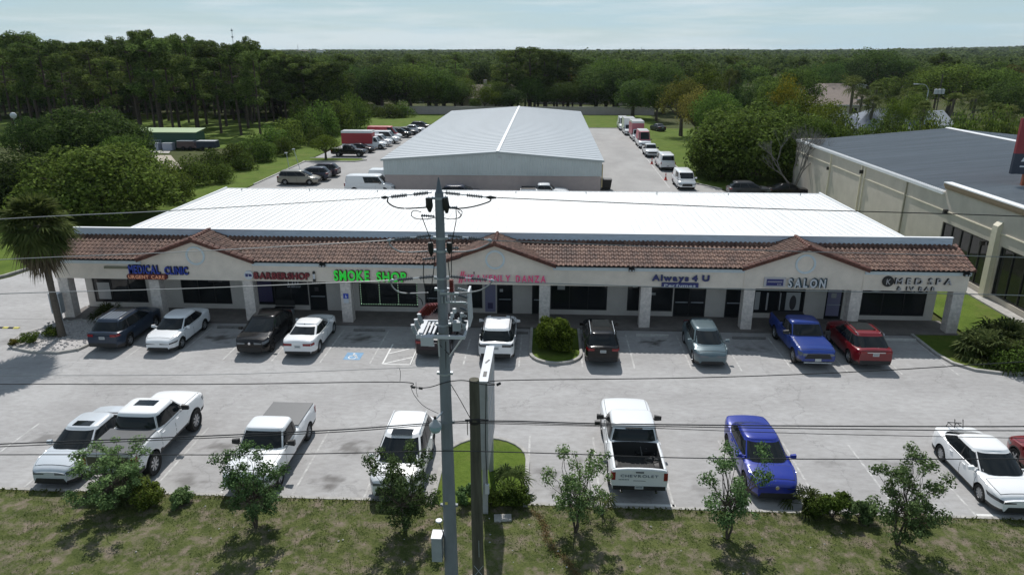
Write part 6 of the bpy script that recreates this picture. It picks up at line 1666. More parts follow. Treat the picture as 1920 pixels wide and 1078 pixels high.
wire('telecom_cable', [pt(-300,856,MY-.2),pt(0,852,MY-.2),pt(440,852,MY-.2),pt(700,848,MY-.2),pt(846,845,MY-.22),pt(1050,850,MY-.2),pt(1240,857,MY-.2),pt(1500,860,MY-.2),pt(1920,860,MY-.2),pt(2200,858,MY-.2)], .013, M['wire'], 'lowest black cable crossing bonnets and the open truck bed')
t_ = empty('cable_coil', tuple(pt(1223,860,MY-.2)), 0, 'small loop of spare cable hanging on the lowest wire over the truck bed', 'cable coil')
mb = MB(); pts_ = [pt(1223+14*math.cos(rad(a)),862+6*math.sin(rad(a)),MY-.2) for a in range(0,361,24)]; mb.tube(pts_, .012, 5); rel(t_, mb, 'loop', M['wire'])
mb = MB(); mb.tube([pt(1212,859,MY-.2),pt(1222,861,MY-.2)], .03, 6); mb.tube([pt(1227,861,MY-.2),pt(1236,862,MY-.2)], .03, 6); rel(t_, mb, 'splice_sleeve', M['black'])
t_ = empty('cable_closure', tuple(pt(1122,792,WY-.1)), 0, 'small dark splice box on the black cables above the open-bed pickup', 'splice box')
mb = MB(); a = pt(1118,792,WY-.1); mb.box(a.x-.04,a.x+.10,WY-.14,WY-.05,a.z-.06,a.z+.05); rel(t_, mb, 'housing', M['black'])
# red pylon sign at the right edge
ps = empty('roof_sign', (35.6, 53.6, 6.1), 0, 'dark red and navy leasing sign standing on the ribbed roof, cut by the right edge', 'sign')
PY = 53.6
pz0, pz1, pzm = pt(1893,326,PY).z, pt(1912,222,PY).z, pt(1900,288,PY).z; px0 = pt(1899,300,PY).x
def PSB(x0_, x1_, ya, yb, z0_, z1_, n, m):
    mb = MB(); mb.box(x0_, x1_, ya, yb, z0_, z1_); return rel(ps, mb, n, m)
PSB(px0, px0+4.2, PY-.12, PY+.12, pzm, pz1, 'red_panel', mat('sign_brick_red', (.24,.022,.03), .4))
PSB(px0-.01, px0+4.21, PY-.13, PY+.13, pz0, pzm, 'navy_panel', mat('sign_dark_navy', (.02,.028,.05), .4))
for q in (.95, 2.9): PSB(px0+q, px0+q+.7, PY-.1, PY+.1, 6.05, pz0, 'post', mat('rust_post', (.30,.09,.04), .6) if q < 1 else bpy.data.materials['rust_post'])
hh_ = pz1-pzm
word('LEASE', ps, px0+.85-35.6, px0+3.7-35.6, pzm+hh_*.56-6.1, hh_*.25, -.13, M['sign_white'], .006, .02, .2)
word('CALL', ps, px0+.62-35.6, px0+3.5-35.6, pzm+hh_*.16-6.1, hh_*.27, -.13, M['sign_white'], .006, .02, .25)
mb = MB(); mb.add([(px0+.5,PY-.136,pz0+.9),(px0+.8,PY-.136,pz0+.9),(px0+.65,PY-.136,pz0+1.2)], [(0,1,2)]); rel(ps, mb, 'arrow_mark', M['sign_white'])
PSB(px0+.9,px0+3.2,PY-.14,PY-.131,pz0+.88,pz0+1.02,'small_lettering', M['sign_white']); PSB(px0+.5,px0+3.0,PY-.14,PY-.131,pz0+.5,pz0+.6,'small_lettering', M['sign_white'])

# green cabinet standing at the corner column, left
ec = empty('electric_cabinet', (-29.25, 38.75, 0), 0, 'pale grey metal electrical cabinet on legs beside the corner column', 'cabinet')
mb = MB(); mb.box(-.33,.30,-.18,.18,.55,1.78); mb.build('housing', M['grey'], ec)
mb = MB(); mb.box(-.34,.31,-.20,.20,1.78,1.82); mb.build('lid', M['white'], ec)
mb = MB(); mb.box(-.14,.08,-.192,-.18,1.32,1.52); mb.build('warning_plate', M['black'], ec)
for x in (-.05,.12):
    mb = MB(); mb.tube([(x,0,0),(x,0,.55)], .035, 6); mb.build('leg', M['galv'], ec)
# tyres / bench outside the barbershop
t_ = empty('bench', (-16.0, 40.3, .115), 0, 'dark slatted bench under the barbershop window', 'bench')
mb = MB(); mb.box(-.6,.6,-.2,.2,.40,.44); mb.build('seat', M['trimblk'], t_); mb = MB(); mb.box(-.6,.6,.18,.22,.5,.85); mb.build('backrest', M['trimblk'], t_)
for x in (-.5,.5):
    mb = MB(); mb.box(x-.03,x+.03,-.18,.18,0,.40); mb.build('leg', M['galv'], t_)

# ================================================================== BACKGROUND BUILDINGS
bw = empty('boundary_wall', (-5, 187, 0), 0, 'long low taupe boundary wall at the back of the lawn', 'wall')
mb = MB(); mb.box(-40,32,-.15,.15,0,1.9); mb.build('wall_panel', M['wh_block'], bw)
mb = MB(); mb.box(-40.05,32.05,-.2,.2,1.9,1.98); mb.build('coping', M['kerb'], bw)
def house(loc, rz, W_, D_, h, rh, wallm, roofm, label, chim=False, hip=True):
    t_ = empty('house', loc, rz, label, 'house')
    mb = MB(); mb.box(-W_/2,W_/2,-D_/2,D_/2,0,h); mb.build('wall', wallm, t_)
    a = .5; mb = MB(); rl_ = W_/2-(D_/2 if hip else 0)
    v = [(-W_/2-a,-D_/2-a,h-.1),(W_/2+a,-D_/2-a,h-.1),(W_/2+a,D_/2+a,h-.1),(-W_/2-a,D_/2+a,h-.1),(-rl_-(0 if hip else a),0,h+rh),(rl_+(0 if hip else a),0,h+rh)]
    mb.add(v, [(0,1,5,4),(1,2,5),(2,3,4,5),(3,0,4),(3,2,1,0)]); rf = mb.build('roof', roofm, t_)
    mb = MB(); mb.box(-W_/2-a-.02,W_/2+a+.02,-D_/2-a-.06,-D_/2-a,h-.28,h-.05); mb.build('fascia', M['white'], t_)
    for i in range(max(2,int(W_/4))):
        x_ = -W_/2+W_*(i+.5)/max(2,int(W_/4)); mb = MB(); mb.box(x_-.6,x_+.6,-D_/2-.04,-D_/2+.05,1.0,2.2); f = mb.build('window', M['frame'], t_)
        mb = MB(); mb.box(x_-.54,x_+.54,-D_/2-.06,-D_/2-.041,1.06,2.14); mb.build('pane', M['shopglass'], f)
    if chim: mb = MB(); mb.box(.2,1.2,.3,1.3,h,h+rh+1.3); mb.build('chimney', M['wh_block'], rf)
    return t_
M['rf_brown'] = mat('brown_shingle', (.17,.135,.11), .9, var=.15, vscale=1.5); M['rf_blue'] = mat('slate_blue_shingle', (.13,.155,.20), .8, var=.1, vscale=1.5); M['rf_tan'] = mat('tan_shingle', (.26,.21,.18), .9, var=.1, vscale=1.5)
M['wall_l'] = mat('light_house_wall', (.52,.47,.40), .9, var=.06); M['wall_w'] = mat('white_house_wall', (.70,.70,.68), .8)
house((-19,214,0), .1, 17, 12, 2.8, 3.4, M['wall_l'], M['rf_brown'], 'tan house with brown gabled roof and chimney beyond the warehouse', True, False)
house((-36,236,0), 0, 20, 11, 2.8, 2.6, M['wall_l'], M['rf_tan'], 'low house with tan roof left of the chimney house')
house((5,232,0), -.1, 18, 11, 2.8, 3.0, M['wall_l'], M['rf_brown'], 'brown roofed house hidden among the pines behind the warehouse')
house((27,226,0), .2, 14, 10, 2.8, 2.6, M['wall_l'], M['rf_brown'], 'small brown roofed house between the trees right of the warehouse')
house((49.5,131,0), 0, 13, 9, 3.1, 2.5, M['wall_w'], M['rf_blue'], 'white house with slate blue roof, left one of the pair', False)
house((58.5,131,0), 0, 13, 10, 3.1, 2.9, M['wall_w'], M['rf_blue'], 'white house with slate blue hipped roof, right one of the pair', False)
house((66.5,131,0), .4, 6, 5, 3.4, 2.2, M['wall_w'], mat('pale_shed_roof', (.35,.37,.40), .7), 'small white gabled shed right of the blue roofed houses', False, False)
house((75,208,0), .1, 26, 13, 3.2, 3.8, M['wall_l'], M['rf_tan'], 'large house with pinkish tan roof among the palms')
house((70.5,190,0), -.2, 16, 11, 3, 3.2, M['wall_l'], M['rf_tan'], 'tan house with stepped roof in front of the larger one')
house((101,260,0), 0, 13, 9, 4.5, 3, M['wall_w'], mat('white_roof', (.6,.62,.62), .7), 'white walled house far off among the trees on the right')
house((pt(602,96,900).x,900,0), 0, 9, 8, 16.5, .5, M['wall_w'], M['wh_roof'], 'tiny pale block rising above the far woods left of centre', False)
house((pt(570,96,905).x,905,0), 0, 14, 8, 15.6, .5, M['wall_l'], M['rf_brown'], 'tiny pinkish block behind the far woods left of the pale one', False)
# green shed and trailers at left
t_ = empty('green_shed', (-63.3,118.6,0), 0, 'long dark green open shed with pale green roof in the pasture', 'shed')
mb = MB(); mb.box(-5.8,5.0,-1.5,1.5,0,2.6); mb.build('wall', mat('dark_green_metal', (.03,.085,.055), .6), t_)
mb = MB(); mb.hexa([(-6,-1.8,2.62),(5.2,-1.8,2.62),(5.2,1.8,3.0),(-6,1.8,3.0),(-6,-1.8,2.72),(5.2,-1.8,2.72),(5.2,1.8,3.1),(-6,1.8,3.1)]); mb.build('roof', mat('pale_green_roof', (.30,.40,.22), .5), t_)
mb = MB(); mb.box(-5.0,-1.0,-1.62,-1.56,1.35,1.42)
for i in range(13): mb.box(-5.0+i*.32,-4.95+i*.32,-1.62,-1.56,.2,1.35)
mb.build('rail_panel', M['galv'], t_)
for i, x_ in enumerate((-67.2,-64.7,-62.4)):
    t_ = empty('white_crate', (x_,115.6,0), 0, ['leftmost pale crate in front of the green shed','middle pale crate in front of the green shed','rightmost pale crate in front of the green shed'][i], 'crate', 'pale crates by the green shed')
    mb = MB(); mb.box(-.8,.8,-.6,.6,0,1.1); mb.build('crate_body', mat('pale_crate', (.36,.38,.46), .7) if i == 0 else bpy.data.materials['pale_crate'], t_)
    mb = MB(); mb.box(-.84,.84,-.64,.64,1.1,1.16); mb.build('lid', M['grey'], t_)
for i, (x_, c_) in enumerate(((-59.3,(.10,.06,.06)),(-56.0,(.02,.03,.055)))):
    t_ = empty('covered_trailer', (x_,116.2,0), 0, ['brown covered utility trailer beside the green shed','navy covered trailer right of the brown one'][i], 'trailer')
    mb = MB(); mb.hexa([(-1.7,-.8,.35),(1.6,-.8,.35),(1.6,.8,.35),(-1.7,.8,.35),(-1.6,-.75,1.35),(1.1 if i == 0 else 1.5,-.75,1.4),(1.1 if i == 0 else 1.5,.75,1.4),(-1.6,.75,1.35)]); mb.build('trailer_body', mat('trailer_paint', c_, .5), t_)
    mb = MB(); mb.box(-1.65,1.15 if i == 0 else 1.52,-.78,.78,1.40,1.47); mb.build('cover', M['grey'], t_)
    for x2 in (-.6,.6):
        mb = MB(); mb.lathe([(0,-.95),(.3,-.95),(.3,-.8),(0,-.8)], 14, 'y', (x2,0,.3)); mb.build('wheel', M['tyre'], t_)
# white spherical tank / dish at the far left, rear lamp poles
t_ = empty('white_globe', (-82.2,115,0), 0, 'white round dish on a stand at the far left edge of the trees', 'dish')
c = pt(25,217,115); mb = MB(); mb.lathe([(0,.5),(.3,.42),(.48,.15),(.48,-.15),(.3,-.42),(0,-.5)], 16, 'z', (c.x+82.2,0,c.z)); mb.build('globe', M['white'], t_)
mb = MB(); mb.tube([(c.x+82.2,0,0),(c.x+82.2,0,c.z-.45)], .06, 6); mb.build('stand', M['galv'], t_)
for i, (xa, ya, xb, yb, Y) in enumerate(((537,288,543,320,95),(551,281,562,315,97))):
    p = pt(xb,yb,Y); q = pt(xa,ya,Y); t_ = empty('lawn_lamp', (p.x,Y,0), 0, ['leaning thin lamp post behind the minivan, left one of two','leaning thin lamp post behind the minivan, right one of two'][i], 'lamp post', 'thin lamp posts on the left lawn')
    mb = MB(); mb.tube([(0,0,0),(q.x-p.x,0,q.z)], .04, 6); mb.build('post', M['galv'], t_); mb = MB(); mb.box(q.x-p.x-.22,q.x-p.x+.12,-.15,.15,q.z,q.z+.12); mb.build('lamp_head', M['grey'], t_)
# street pole and transformers on the right horizon, masts on the skyline
t_ = empty('distant_utility_pole', (105,175,0), 0, 'wooden pole with white transformers among the trees on the right', 'utility pole')
c = pt(1762,172,175); t_.location = (c.x,175,0); mb = MB(); mb.tube([(0,0,0),(0,0,pt(1764,140,175).z)], .14, 8); mb.build('shaft', M['woodpole'], t_)
for k in (-1,0,1):
    mb = MB(); mb.lathe([(0,-.55),(.36,-.55),(.38,.5),(0,.6)], 12, 'z', (k*.8-.3,-.4,c.z)); mb.build('transformer', M['white'], t_)
t_ = empty('street_lamp', (0,0,0), 0, 'curved arm street lamp among the palms on the right', 'lamp'); c = pt(1738,185,160); t_.location = (c.x,160,0)
mb = MB(); h_ = pt(1718,158,160).z; mb.tube([(0,0,0),(0,0,h_-1.2)], .10, 6); mb.build('post', M['galv'], t_); mb = MB(); mb.tube(smooth([(0,0,h_-1.2),(-.8,0,h_-.2),(-2.4,0,h_)]), .07, 6); mb.build('arm', M['galv'], t_); mb = MB(); mb.box(-3.2,-2.3,-.2,.2,h_-.1,h_+.08); mb.build('lamp_head', M['white'], t_)
for i, (x_, y0_, Y) in enumerate(((434,54,420),(558,84,900),(1203,89,1400),(1301,90,1500))):
    p = pt(x_, y0_, Y); t_ = empty('radio_mast', (p.x,Y,0), 0, ['thin radio mast standing above the pines at upper left','faint mast on the horizon left of centre','faint mast on the horizon right of centre','second faint mast on the horizon right of centre'][i], 'mast', 'radio masts on the skyline')
    mb = MB(); mb.tube([(0,0,0),(0,0,p.z)], [.35*Y/900+.05,.22*Y/900+.03], 5); mb.build('mast', M['grey'], t_)
    if i == 0:
        mb = MB()
        for z in (p.z-5,p.z-9,p.z-1.5): mb.box(-.5,.5,-.3,.3,z,z+.8)
        mb.build('antenna', M['grey'], t_)

# ================================================================== VEGETATION
M['frondd'] = foliage('palmetto_fronds', (0.026,0.042,0.014), (0.10,0.125,0.045))
def leaf_mesh(name, P, N, ln, wd, m, droop=0.0, seed=0, mi=None, mats=None):
    """many small leaf diamonds: P centres, N facing directions (numpy), ln / wd arrays"""
    rng = np.random.RandomState(seed+77); n = len(P)
    N = N/np.maximum(1e-6, np.linalg.norm(N, axis=1))[:,None]
    t = rng.normal(size=(n,3)); t[:,2] -= droop
    u = t-(t*N).sum(1)[:,None]*N; u /= np.maximum(1e-6, np.linalg.norm(u, axis=1))[:,None]
    v = np.cross(N, u)
    a = u*(ln/2)[:,None]; b = v*(wd/2)[:,None]; k = N*(wd*.18)[:,None]
    V = np.stack([P-a, P+b+k-a*.1, P+a, P-b+k-a*.1], 1).reshape(-1,3)
    me = bpy.data.meshes.new(name)
    me.vertices.add(4*n); me.vertices.foreach_set('co', V.ravel())
    me.loops.add(4*n); me.loops.foreach_set('vertex_index', np.arange(4*n))
    me.polygons.add(n); me.polygons.foreach_set('loop_start', np.arange(0,4*n,4)); me.polygons.foreach_set('loop_total', np.full(n,4))
    for mm in (mats or [m]): me.materials.append(mm)
    if mi is not None: me.polygons.foreach_set('material_index', mi)
    me.update(calc_edges=True); return me

def clump_points(clumps, n, seed, shell=.68, up=.25):
    rng = np.random.RandomState(seed)
    C = np.array(clumps); wgt = C[:,3]**2; wgt = wgt/wgt.sum()
    idx = rng.choice(len(C), n, p=wgt)
    d_ = rng.normal(size=(n,3)); d_[:,2] = d_[:,2]+up*rng.rand(n); d_ /= np.linalg.norm(d_, axis=1)[:,None]
    r_ = C[idx,3]*(shell+(1.08-shell)*rng.rand(n)**.6)
    sq = C[idx,4] if C.shape[1] > 4 else np.ones(n)
    P = C[idx,:3]+d_*r_[:,None]*np.stack([np.ones(n),np.ones(n),sq],1)
    N = d_+rng.normal(size=(n,3))*.55; N[:,2] += .25
    return P, N, rng

def branchy(mb, p0, p1, r0, r1, seg=6, bend=.15, rr=None):
    p0 = Vector(p0); p1 = Vector(p1); rr = rr or R; L_ = (p1-p0).length
    m1 = p0.lerp(p1,.35)+Vector((rr.uniform(-1,1),rr.uniform(-1,1),rr.uniform(-.3,.3)))*L_*bend
    m2 = p0.lerp(p1,.7)+Vector((rr.uniform(-1,1),rr.uniform(-1,1),rr.uniform(-.3,.3)))*L_*bend
    mb.tube([p0,m1,m2,p1], [r0,r0*.75+r1*.25,(r0+r1)/2*.8,r1], seg)

def oak_proto(seed, mleaf, H=9.0, Rc=5.5, n=8500, ls=.28, trunk=.32, low=.22, nc=52):
    rr = random.Random(seed); cl = []
    zc = H*(.5+low*.35); rz = H*(1-(.5+low*.35))*.86
    for i in range(nc):
        a = rr.uniform(0,2*PI); ph = math.asin(rr.uniform(-.55,1)); q = rr.uniform(.55,.92)
        cr = Rc*rr.uniform(.22,.36)*(34/nc)**.38
        cl.append((Rc*.82*q*math.cos(a)*math.cos(ph), Rc*.82*q*math.sin(a)*math.cos(ph), zc+rz*.86*q*math.sin(ph), cr, rr.uniform(.65,.9)))
    cl += [(0,0,zc,Rc*.45,.8),(Rc*.25,0,zc+.2*rz,Rc*.4,.8),(-Rc*.25,.1*Rc,zc,Rc*.4,.8)]
    P, N, rng = clump_points(cl, n, seed)
    s_ = ls*rng.uniform(.6,1.35,n)
    crown = leaf_mesh('crown', P, N, s_, s_*.62, mleaf, seed=seed)
    mb = MB(); mb.tube([(0,0,-.2),(.05,0,H*.15),(rr.uniform(-.2,.2),rr.uniform(-.2,.2),H*.34)], [trunk*1.3,trunk,trunk*.8], 8)
    for c in rr.sample(cl[:nc], min(nc,13)): branchy(mb, (0,0,H*.28), c[:3], trunk*.5, .04, 5, .12, rr)
    return dict(crown=crown, trunk=mb.mesh('trunk', M['bark']), H=H, R=Rc)

def pine_proto(seed, H=17.0, Rc=3.6, n=4200, z0=.36):
    rr = random.Random(seed); cl = []; mb = MB()
    lx, ly = rr.uniform(-.5,.5), rr.uniform(-.5,.5)
    mb.tube([(0,0,-.2),(lx*.4,ly*.4,H*.4),(lx,ly,H*.75),(lx*1.3,ly*1.2,H*.97)], [.26,.21,.14,.05], 7)
    for i in range(rr.randint(24,30)):
        t = rr.uniform(z0,1.0)**.85 if i > 3 else rr.uniform(.9,1.0)
        spread = Rc*(1.0-((t-.72)/.5)**2*.9)*rr.uniform(.35,1.0); a = rr.uniform(0,2*PI)
        c = (lx*t+spread*math.cos(a), ly*t+spread*math.sin(a), H*t-rr.uniform(0,.5), rr.uniform(.75,1.4), rr.uniform(.5,.75))
        cl.append(c); branchy(mb, (lx*t, ly*t, H*t-.9), c[:3], .07, .025, 4, .1, rr)
    P, N, rng = clump_points(cl, n, seed, .35, .4)
    s_ = rng.uniform(.35,.75,n)
    return dict(crown=leaf_mesh('crown', P, N, s_, s_*.30, M['needle'], seed=seed), trunk=mb.mesh('trunk', M['pinebark']), H=H, R=Rc)

def fan_frond(V, F, base, dirv, length, fan_r, nl, rr, droop):
    """one palmate frond: a thin stalk and a pleated fan of leaflets"""
    d_ = Vector(dirv).normalized(); side = d_.cross(Vector((0,0,1)))
    if side.length < .05: side = Vector((1,0,0))
    side.normalize(); upv = side.cross(d_)
    tip = Vector(base)+d_*length+Vector((0,0,-droop*length*.35))
    b = len(V); w_ = .018
    V += [tuple(Vector(base)-side*w_), tuple(Vector(base)+side*w_), tuple(tip+side*w_), tuple(tip-side*w_)]; F.append((b,b+1,b+2,b+3))
    for i in range(nl):
        a = rad(-105+210*i/(nl-1)); r_ = fan_r*(1-.25*abs(a)/rad(105))*rr.uniform(.85,1.1)
        e = (d_*math.cos(a)+side*math.sin(a)+upv*rr.uniform(-.12,.12)).normalized()
        mid = tip+e*r_*.55+Vector((0,0,-.06*r_)); end = tip+e*r_+Vector((0,0,-(.22+droop*.5)*r_))
        q = e.cross(upv).normalized()*fan_r*.050
        b = len(V); V += [tuple(tip), tuple(mid+q), tuple(end), tuple(mid-q)]; F.append((b,b+1,b+2,b+3))

def palm_meshes(seed, th, nf, length, fan_r, nl=15, skirt=0, lean=(0,0), tr=.17, minel=-40, name='crown', droopk=1.0):
    rr = random.Random(seed); top = Vector((lean[0],lean[1],th)); V = []; F = []
    for i in range(nf):
        a = i*2.399+rr.uniform(-.3,.3); el = rad(rr.uniform(minel,88) if i > nf*.2 else rr.uniform(50,88))
        dv = (math.cos(a)*math.cos(el), math.sin(a)*math.cos(el), math.sin(el))
        fan_frond(V, F, top, dv, length*rr.uniform(.75,1.1), fan_r, nl, rr, (.5 if el > .4 else .9)*droopk)
    me = bpy.data.meshes.new(name); me.from_pydata(V, [], F); me.materials.append(M['frond'])
    sk = None
    if skirt:
        V = []; F = []
        for i in range(skirt):
            a = i*2.399; el = rad(rr.uniform(-85,-25)); dv = (math.cos(a)*math.cos(el), math.sin(a)*math.cos(el), math.sin(el))
            fan_frond(V, F, top+Vector((0,0,-rr.uniform(0,.5))), dv, length*rr.uniform(.6,1.0), fan_r*.9, 11, rr, 1.0)
        sk = bpy.data.meshes.new('dry_skirt'); sk.from_pydata(V, [], F); sk.materials.append(M['deadfrond'])
    mb = MB()
    if th > .3:
        n = 7; pts = [Vector((lean[0]*(t/n)**1.6, lean[1]*(t/n)**1.6, th*t/n)) for t in range(n+1)]; pts[0].z = -.2
        mb.tube(pts, [tr*1.35]+[tr*(1.0+.08*math.sin(k*2.1)) for k in range(n)], 10)
    else: mb.tube([(0,0,-.1),(0,0,max(.12,th))], [tr,tr*.8], 7)
    return me, sk, mb.mesh('trunk', M['palmbark'])

OAK = [oak_proto(1, M['leaf']), oak_proto(2, M['leaf'], low=.1), oak_proto(3, M['leaf2'], n=6500), oak_proto(4, M['leaf2'], Rc=5.0, low=.0)]
OAKL = [oak_proto(5, M['leafl'], n=5500), oak_proto(6, M['leafo'], n=6000), oak_proto(7, M['leafy'], n=4500)]
BIG = [oak_proto(8, M['leaf'], H=9, Rc=7.3, n=30000, ls=.30, trunk=.4, low=-.45, nc=110), oak_proto(9, M['leaf2'], H=9, Rc=7, n=24000, ls=.30, trunk=.4, low=-.3, nc=100),
       oak_proto(10, M['leaf'], H=12, Rc=11, n=42000, ls=.36, trunk=.55, low=-.5, nc=170)]
BUSH = [oak_proto(20+i, M['shrub' if i % 2 else 'leaf'], H=3.0, Rc=2.4, n=3200, ls=.20, trunk=.10, low=-.6, nc=18) for i in range(3)]
PINE = [pine_proto(30+i) for i in range(5)]
FARO = [oak_proto(50+i, M[['leaf','leaf2','leaf','leafo'][i]], n=2800, ls=.50, nc=36) for i in range(4)]
_pm = [palm_meshes(60+i, 6.5, 34, 1.0, 1.1, 11, 0, (.2*i,.1), .18) for i in range(2)]
PALM = [dict(crown=a, trunk=c, H=8.3, R=2.2) for a,b,c in _pm]

def tree(name, pr, loc, h, w_, rz, label, cat='tree', group=None):
    o = empty(name, loc, rz, label, cat, group)
    sx = w_/(2*pr['R']); sz = h/pr['H']
    o.scale = (sx, sx*R.uniform(.92,1.05), sz)
    link('trunk', pr['trunk'], o); link('crown', pr['crown'], o)
    return o
def px_tree(name, pr, px_, Y, top, wpx, label, cat='tree', group=None, zb=0):
    t_ = pt(px_, top, Y); dep = Y*math.cos(TH_)+(15.5-t_.z*.6)*math.sin(TH_)
    h = max(.8, t_.z-zb)
    return tree(name, pr, (t_.x, Y, zb), h, wpx*dep/1331., R.uniform(0,6.28), label, cat, group)

# broad trees, left
px_tree('oak_tree', BIG[0], 165, 66, 245, 350, 'huge dark green oak right behind the leaning palm at the left edge')
px_tree('oak_tree', BIG[1], 15, 66, 270, 260, 'dark green oak cut by the left edge behind the palm crown')
px_tree('oak_tree', BIG[1], 160, 92, 180, 250, 'round green oak above and behind the huge oak at left')
px_tree('oak_tree', OAK[2], 40, 90, 213, 130, 'dark small oak at the far left beside the white dish')
px_tree('oak_tree', OAK[1], 225, 84, 245, 120, 'green oak whose right flank reaches the pasture by the pale crates')
px_tree('round_tree', dict(OAKL[0]), 607, 105.6, 250, 74, 'small round bright green tree on the kerbed island in the left back lot')
BL = [(285,80,282,90),(318,77,300,80),(352,84,286,80),(392,90,277,80),(430,97,263,85),(472,104,246,80),(505,113,232,75),(535,120,216,75),(565,127,200,80),(600,136,186,75),(636,142,176,70),(664,152,172,60),(335,74,325,60),(410,86,300,60),(455,96,280,60),(495,104,262,60),(530,110,250,50),(655,160,165,60),(560,140,180,60),(590,122,232,45)]
for i, (x,Y,t_,w_) in enumerate(BL):
    px_tree('wild_bush', BUSH[i % 3], x, Y, t_, w_, 'leafy wild bush in the tangled hedge along the left lawn', 'bush', 'bushes of the hedge along the left lawn')
# pines of the wood on the left
def skyline(x):
    return interp([(-60,72),(0,66),(30,62),(60,76),(120,78),(200,74),(240,66),(270,60),(300,76),(345,70),(380,78),(420,86),(450,80),(480,92),(520,100),(600,112),(660,122)], x)
rp = random.Random(21)
for i in range(118):
    x = -50+690*((i*.6180339)%1); Y = 134+100*((i*.7548777)%1)**1.1
    if x > 480: Y = max(Y, 165)
    t_ = skyline(x)+abs(rp.gauss(0,9))+(Y-134)*-.03+ (rp.uniform(10,30) if rp.random() < .35 else 0)
    px_tree('pine_tree', PINE[i % 5], x, Y, t_, rp.uniform(54,78)*150/Y, 'tall pine with bare trunk in the wood beyond the green shed', 'tree', 'pines of the wood on the left')
for (x,Y,t_,w_,lb) in ((262,150,57,66,'tallest umbrella shaped pine of the left wood, standing above the skyline'),(456,160,71,44,'thin topped pine above the skyline at the right end of the left wood'),(345,146,68,60,'tall dark pine right of the umbrella shaped one'),(38,158,60,72,'broad pine top at the far left of the wood')):
    px_tree('pine_tree', PINE[int(x) % 5], x, Y, t_, w_, lb)
for i in range(66):
    x = -40+640*((i*.6180339+.3)%1); Y = rp.uniform(168,236)
    px_tree('understory_tree', OAK[(1,2,3)[i % 3]], x, Y, rp.uniform(112,168), rp.uniform(85,125), 'dark broadleaf tree filling the shade under the left pines', 'tree', 'dark broadleaf trees under the left pines')
for i in range(16):
    x = 20+32*i; px_tree('understory_bush', BUSH[i % 3], x, rp.uniform(168,176), 214+rp.uniform(-8,6), 60, 'low dark bush at the edge of the left pine wood', 'bush', 'low bushes at the foot of the left pines')
# trees round the far lawn
MID = [(OAK,575,172,112,105),(OAK,625,166,128,90),(OAK,668,190,118,95),(OAK,712,193,112,105),(OAK,765,195,112,120),(OAK,815,194,122,110),(OAK,852,196,146,70),(OAK,740,204,100,100),(OAK,600,196,96,110),(OAK,545,186,100,100),
       (OAK,1120,196,118,100),(OAK,1160,198,112,110),(OAK,1205,200,104,110),(OAK,1140,206,100,100),(OAK,1250,190,112,100),(OAK,1190,178,138,110),(OAK,1235,170,150,80),(OAK,1075,197,150,60)]
for i,(pl,x,Y,t_,w_) in enumerate(MID):
    px_tree('broadleaf_tree', pl[i % 4], x, Y, t_, w_, 'dark green broadleaf tree standing at the boundary wall behind the back lot', 'tree', 'broadleaf trees along the boundary wall')
for i in range(24):
    x = 545+i*32
    if 868 < x < 905: continue
    px_tree('understory_tree', OAK[(1,3)[i % 2]], x, 191+(i*5) % 13, (148,160,140,155)[i % 4], 84, 'low dark tree closing the gap above the boundary wall', 'tree', 'low trees above the boundary wall')
for i in range(9):
    px_tree('wild_bush', BUSH[i % 3], 560+i*24, 176+(i*3) % 7, 196-(i % 3)*5, 56, 'dark bush at the left foot of the boundary wall', 'bush', 'dark bushes at the left end of the boundary wall')
for i,(x,t_) in enumerate(((952,98),(972,90),(996,89),(1022,94),(1046,100),(1068,110),(1092,122),(1010,112),(985,118),(1040,128))):
    px_tree('pine_tree', PINE[i % 5], x, 199+i, t_, 60, 'pine in the clump straight behind the warehouse ridge', 'tree', 'pines of the clump behind the warehouse')
for i,(x,Y,t_,w_,lb) in enumerate(((908,190,160,56,'light green bushy tree left of the chimney house drive'),(936,191,168,60,'light green bushy tree covering the front of the chimney house'),(890,192,182,30,'small dark green shrub tree by the drive of the chimney house'))):
    px_tree('bushy_tree', OAKL[0] if i < 2 else OAK[1], x, Y, t_, w_, lb)
RS = [(OAKL[1],1285,140,136,110,'olive green tree with a brownish crown at the right lawn edge'),(OAKL[1],1312,128,158,100,'second olive brown tree just in front of the first'),(OAKL[0],1335,168,122,110,'bright green rounded tree behind the olive ones'),
      (OAK[0],1345,118,160,110,'green oak left of the large spreading oak'),(BIG[2],1435,94,162,350,'very large spreading oak over the right lawn edge'),(BIG[0],1528,89,196,170,'right shoulder of the oak group beside the bleached bare tree'),
      (BIG[0],1362,93,215,150,'low hanging oak at the left foot of the large spreading oak'),(OAK[1],1465,135,140,110,'dark oak with its top above the large spreading oak'),(OAKL[2],1478,131,134,76,'yellow flowering tree top beside the tan roofed house'),
      (OAK[3],1405,150,142,90,'dark green tree left of the yellow flowering one'),(OAKL[0],1520,110,168,110,'light green tree near the slate blue roofs'),(OAKL[0],1560,104,182,90,'light green tree in front of the left slate blue roof'),
      (OAK[2],1640,262,86,140,'large dark tree breaking the skyline on the right'),(OAK[3],1690,255,96,90,'dark tree just right of the large skyline one'),(OAK[2],1595,250,108,110,'dark tree left of the large skyline one'),
      (OAK[0],1795,182,112,150,'large dark green tree behind the white transformers'),(OAK[1],1880,175,120,130,'large green tree at the right edge of the far wood'),(OAK[0],1745,200,118,90,'dark tree left of the transformers'),
      (OAK[3],1905,150,140,110,'green tree cut by the right edge above the red sign'),(OAK[1],1500,175,118,110,'dark tree behind the yellow flowering one'),(OAK[2],1555,215,112,100,'dark tree above the tan roofed house'),
      (OAKL[0],1685,118,180,60,'light green tree left of the small white shed'),(OAK[1],1720,130,165,80,'green tree behind the small white shed')]
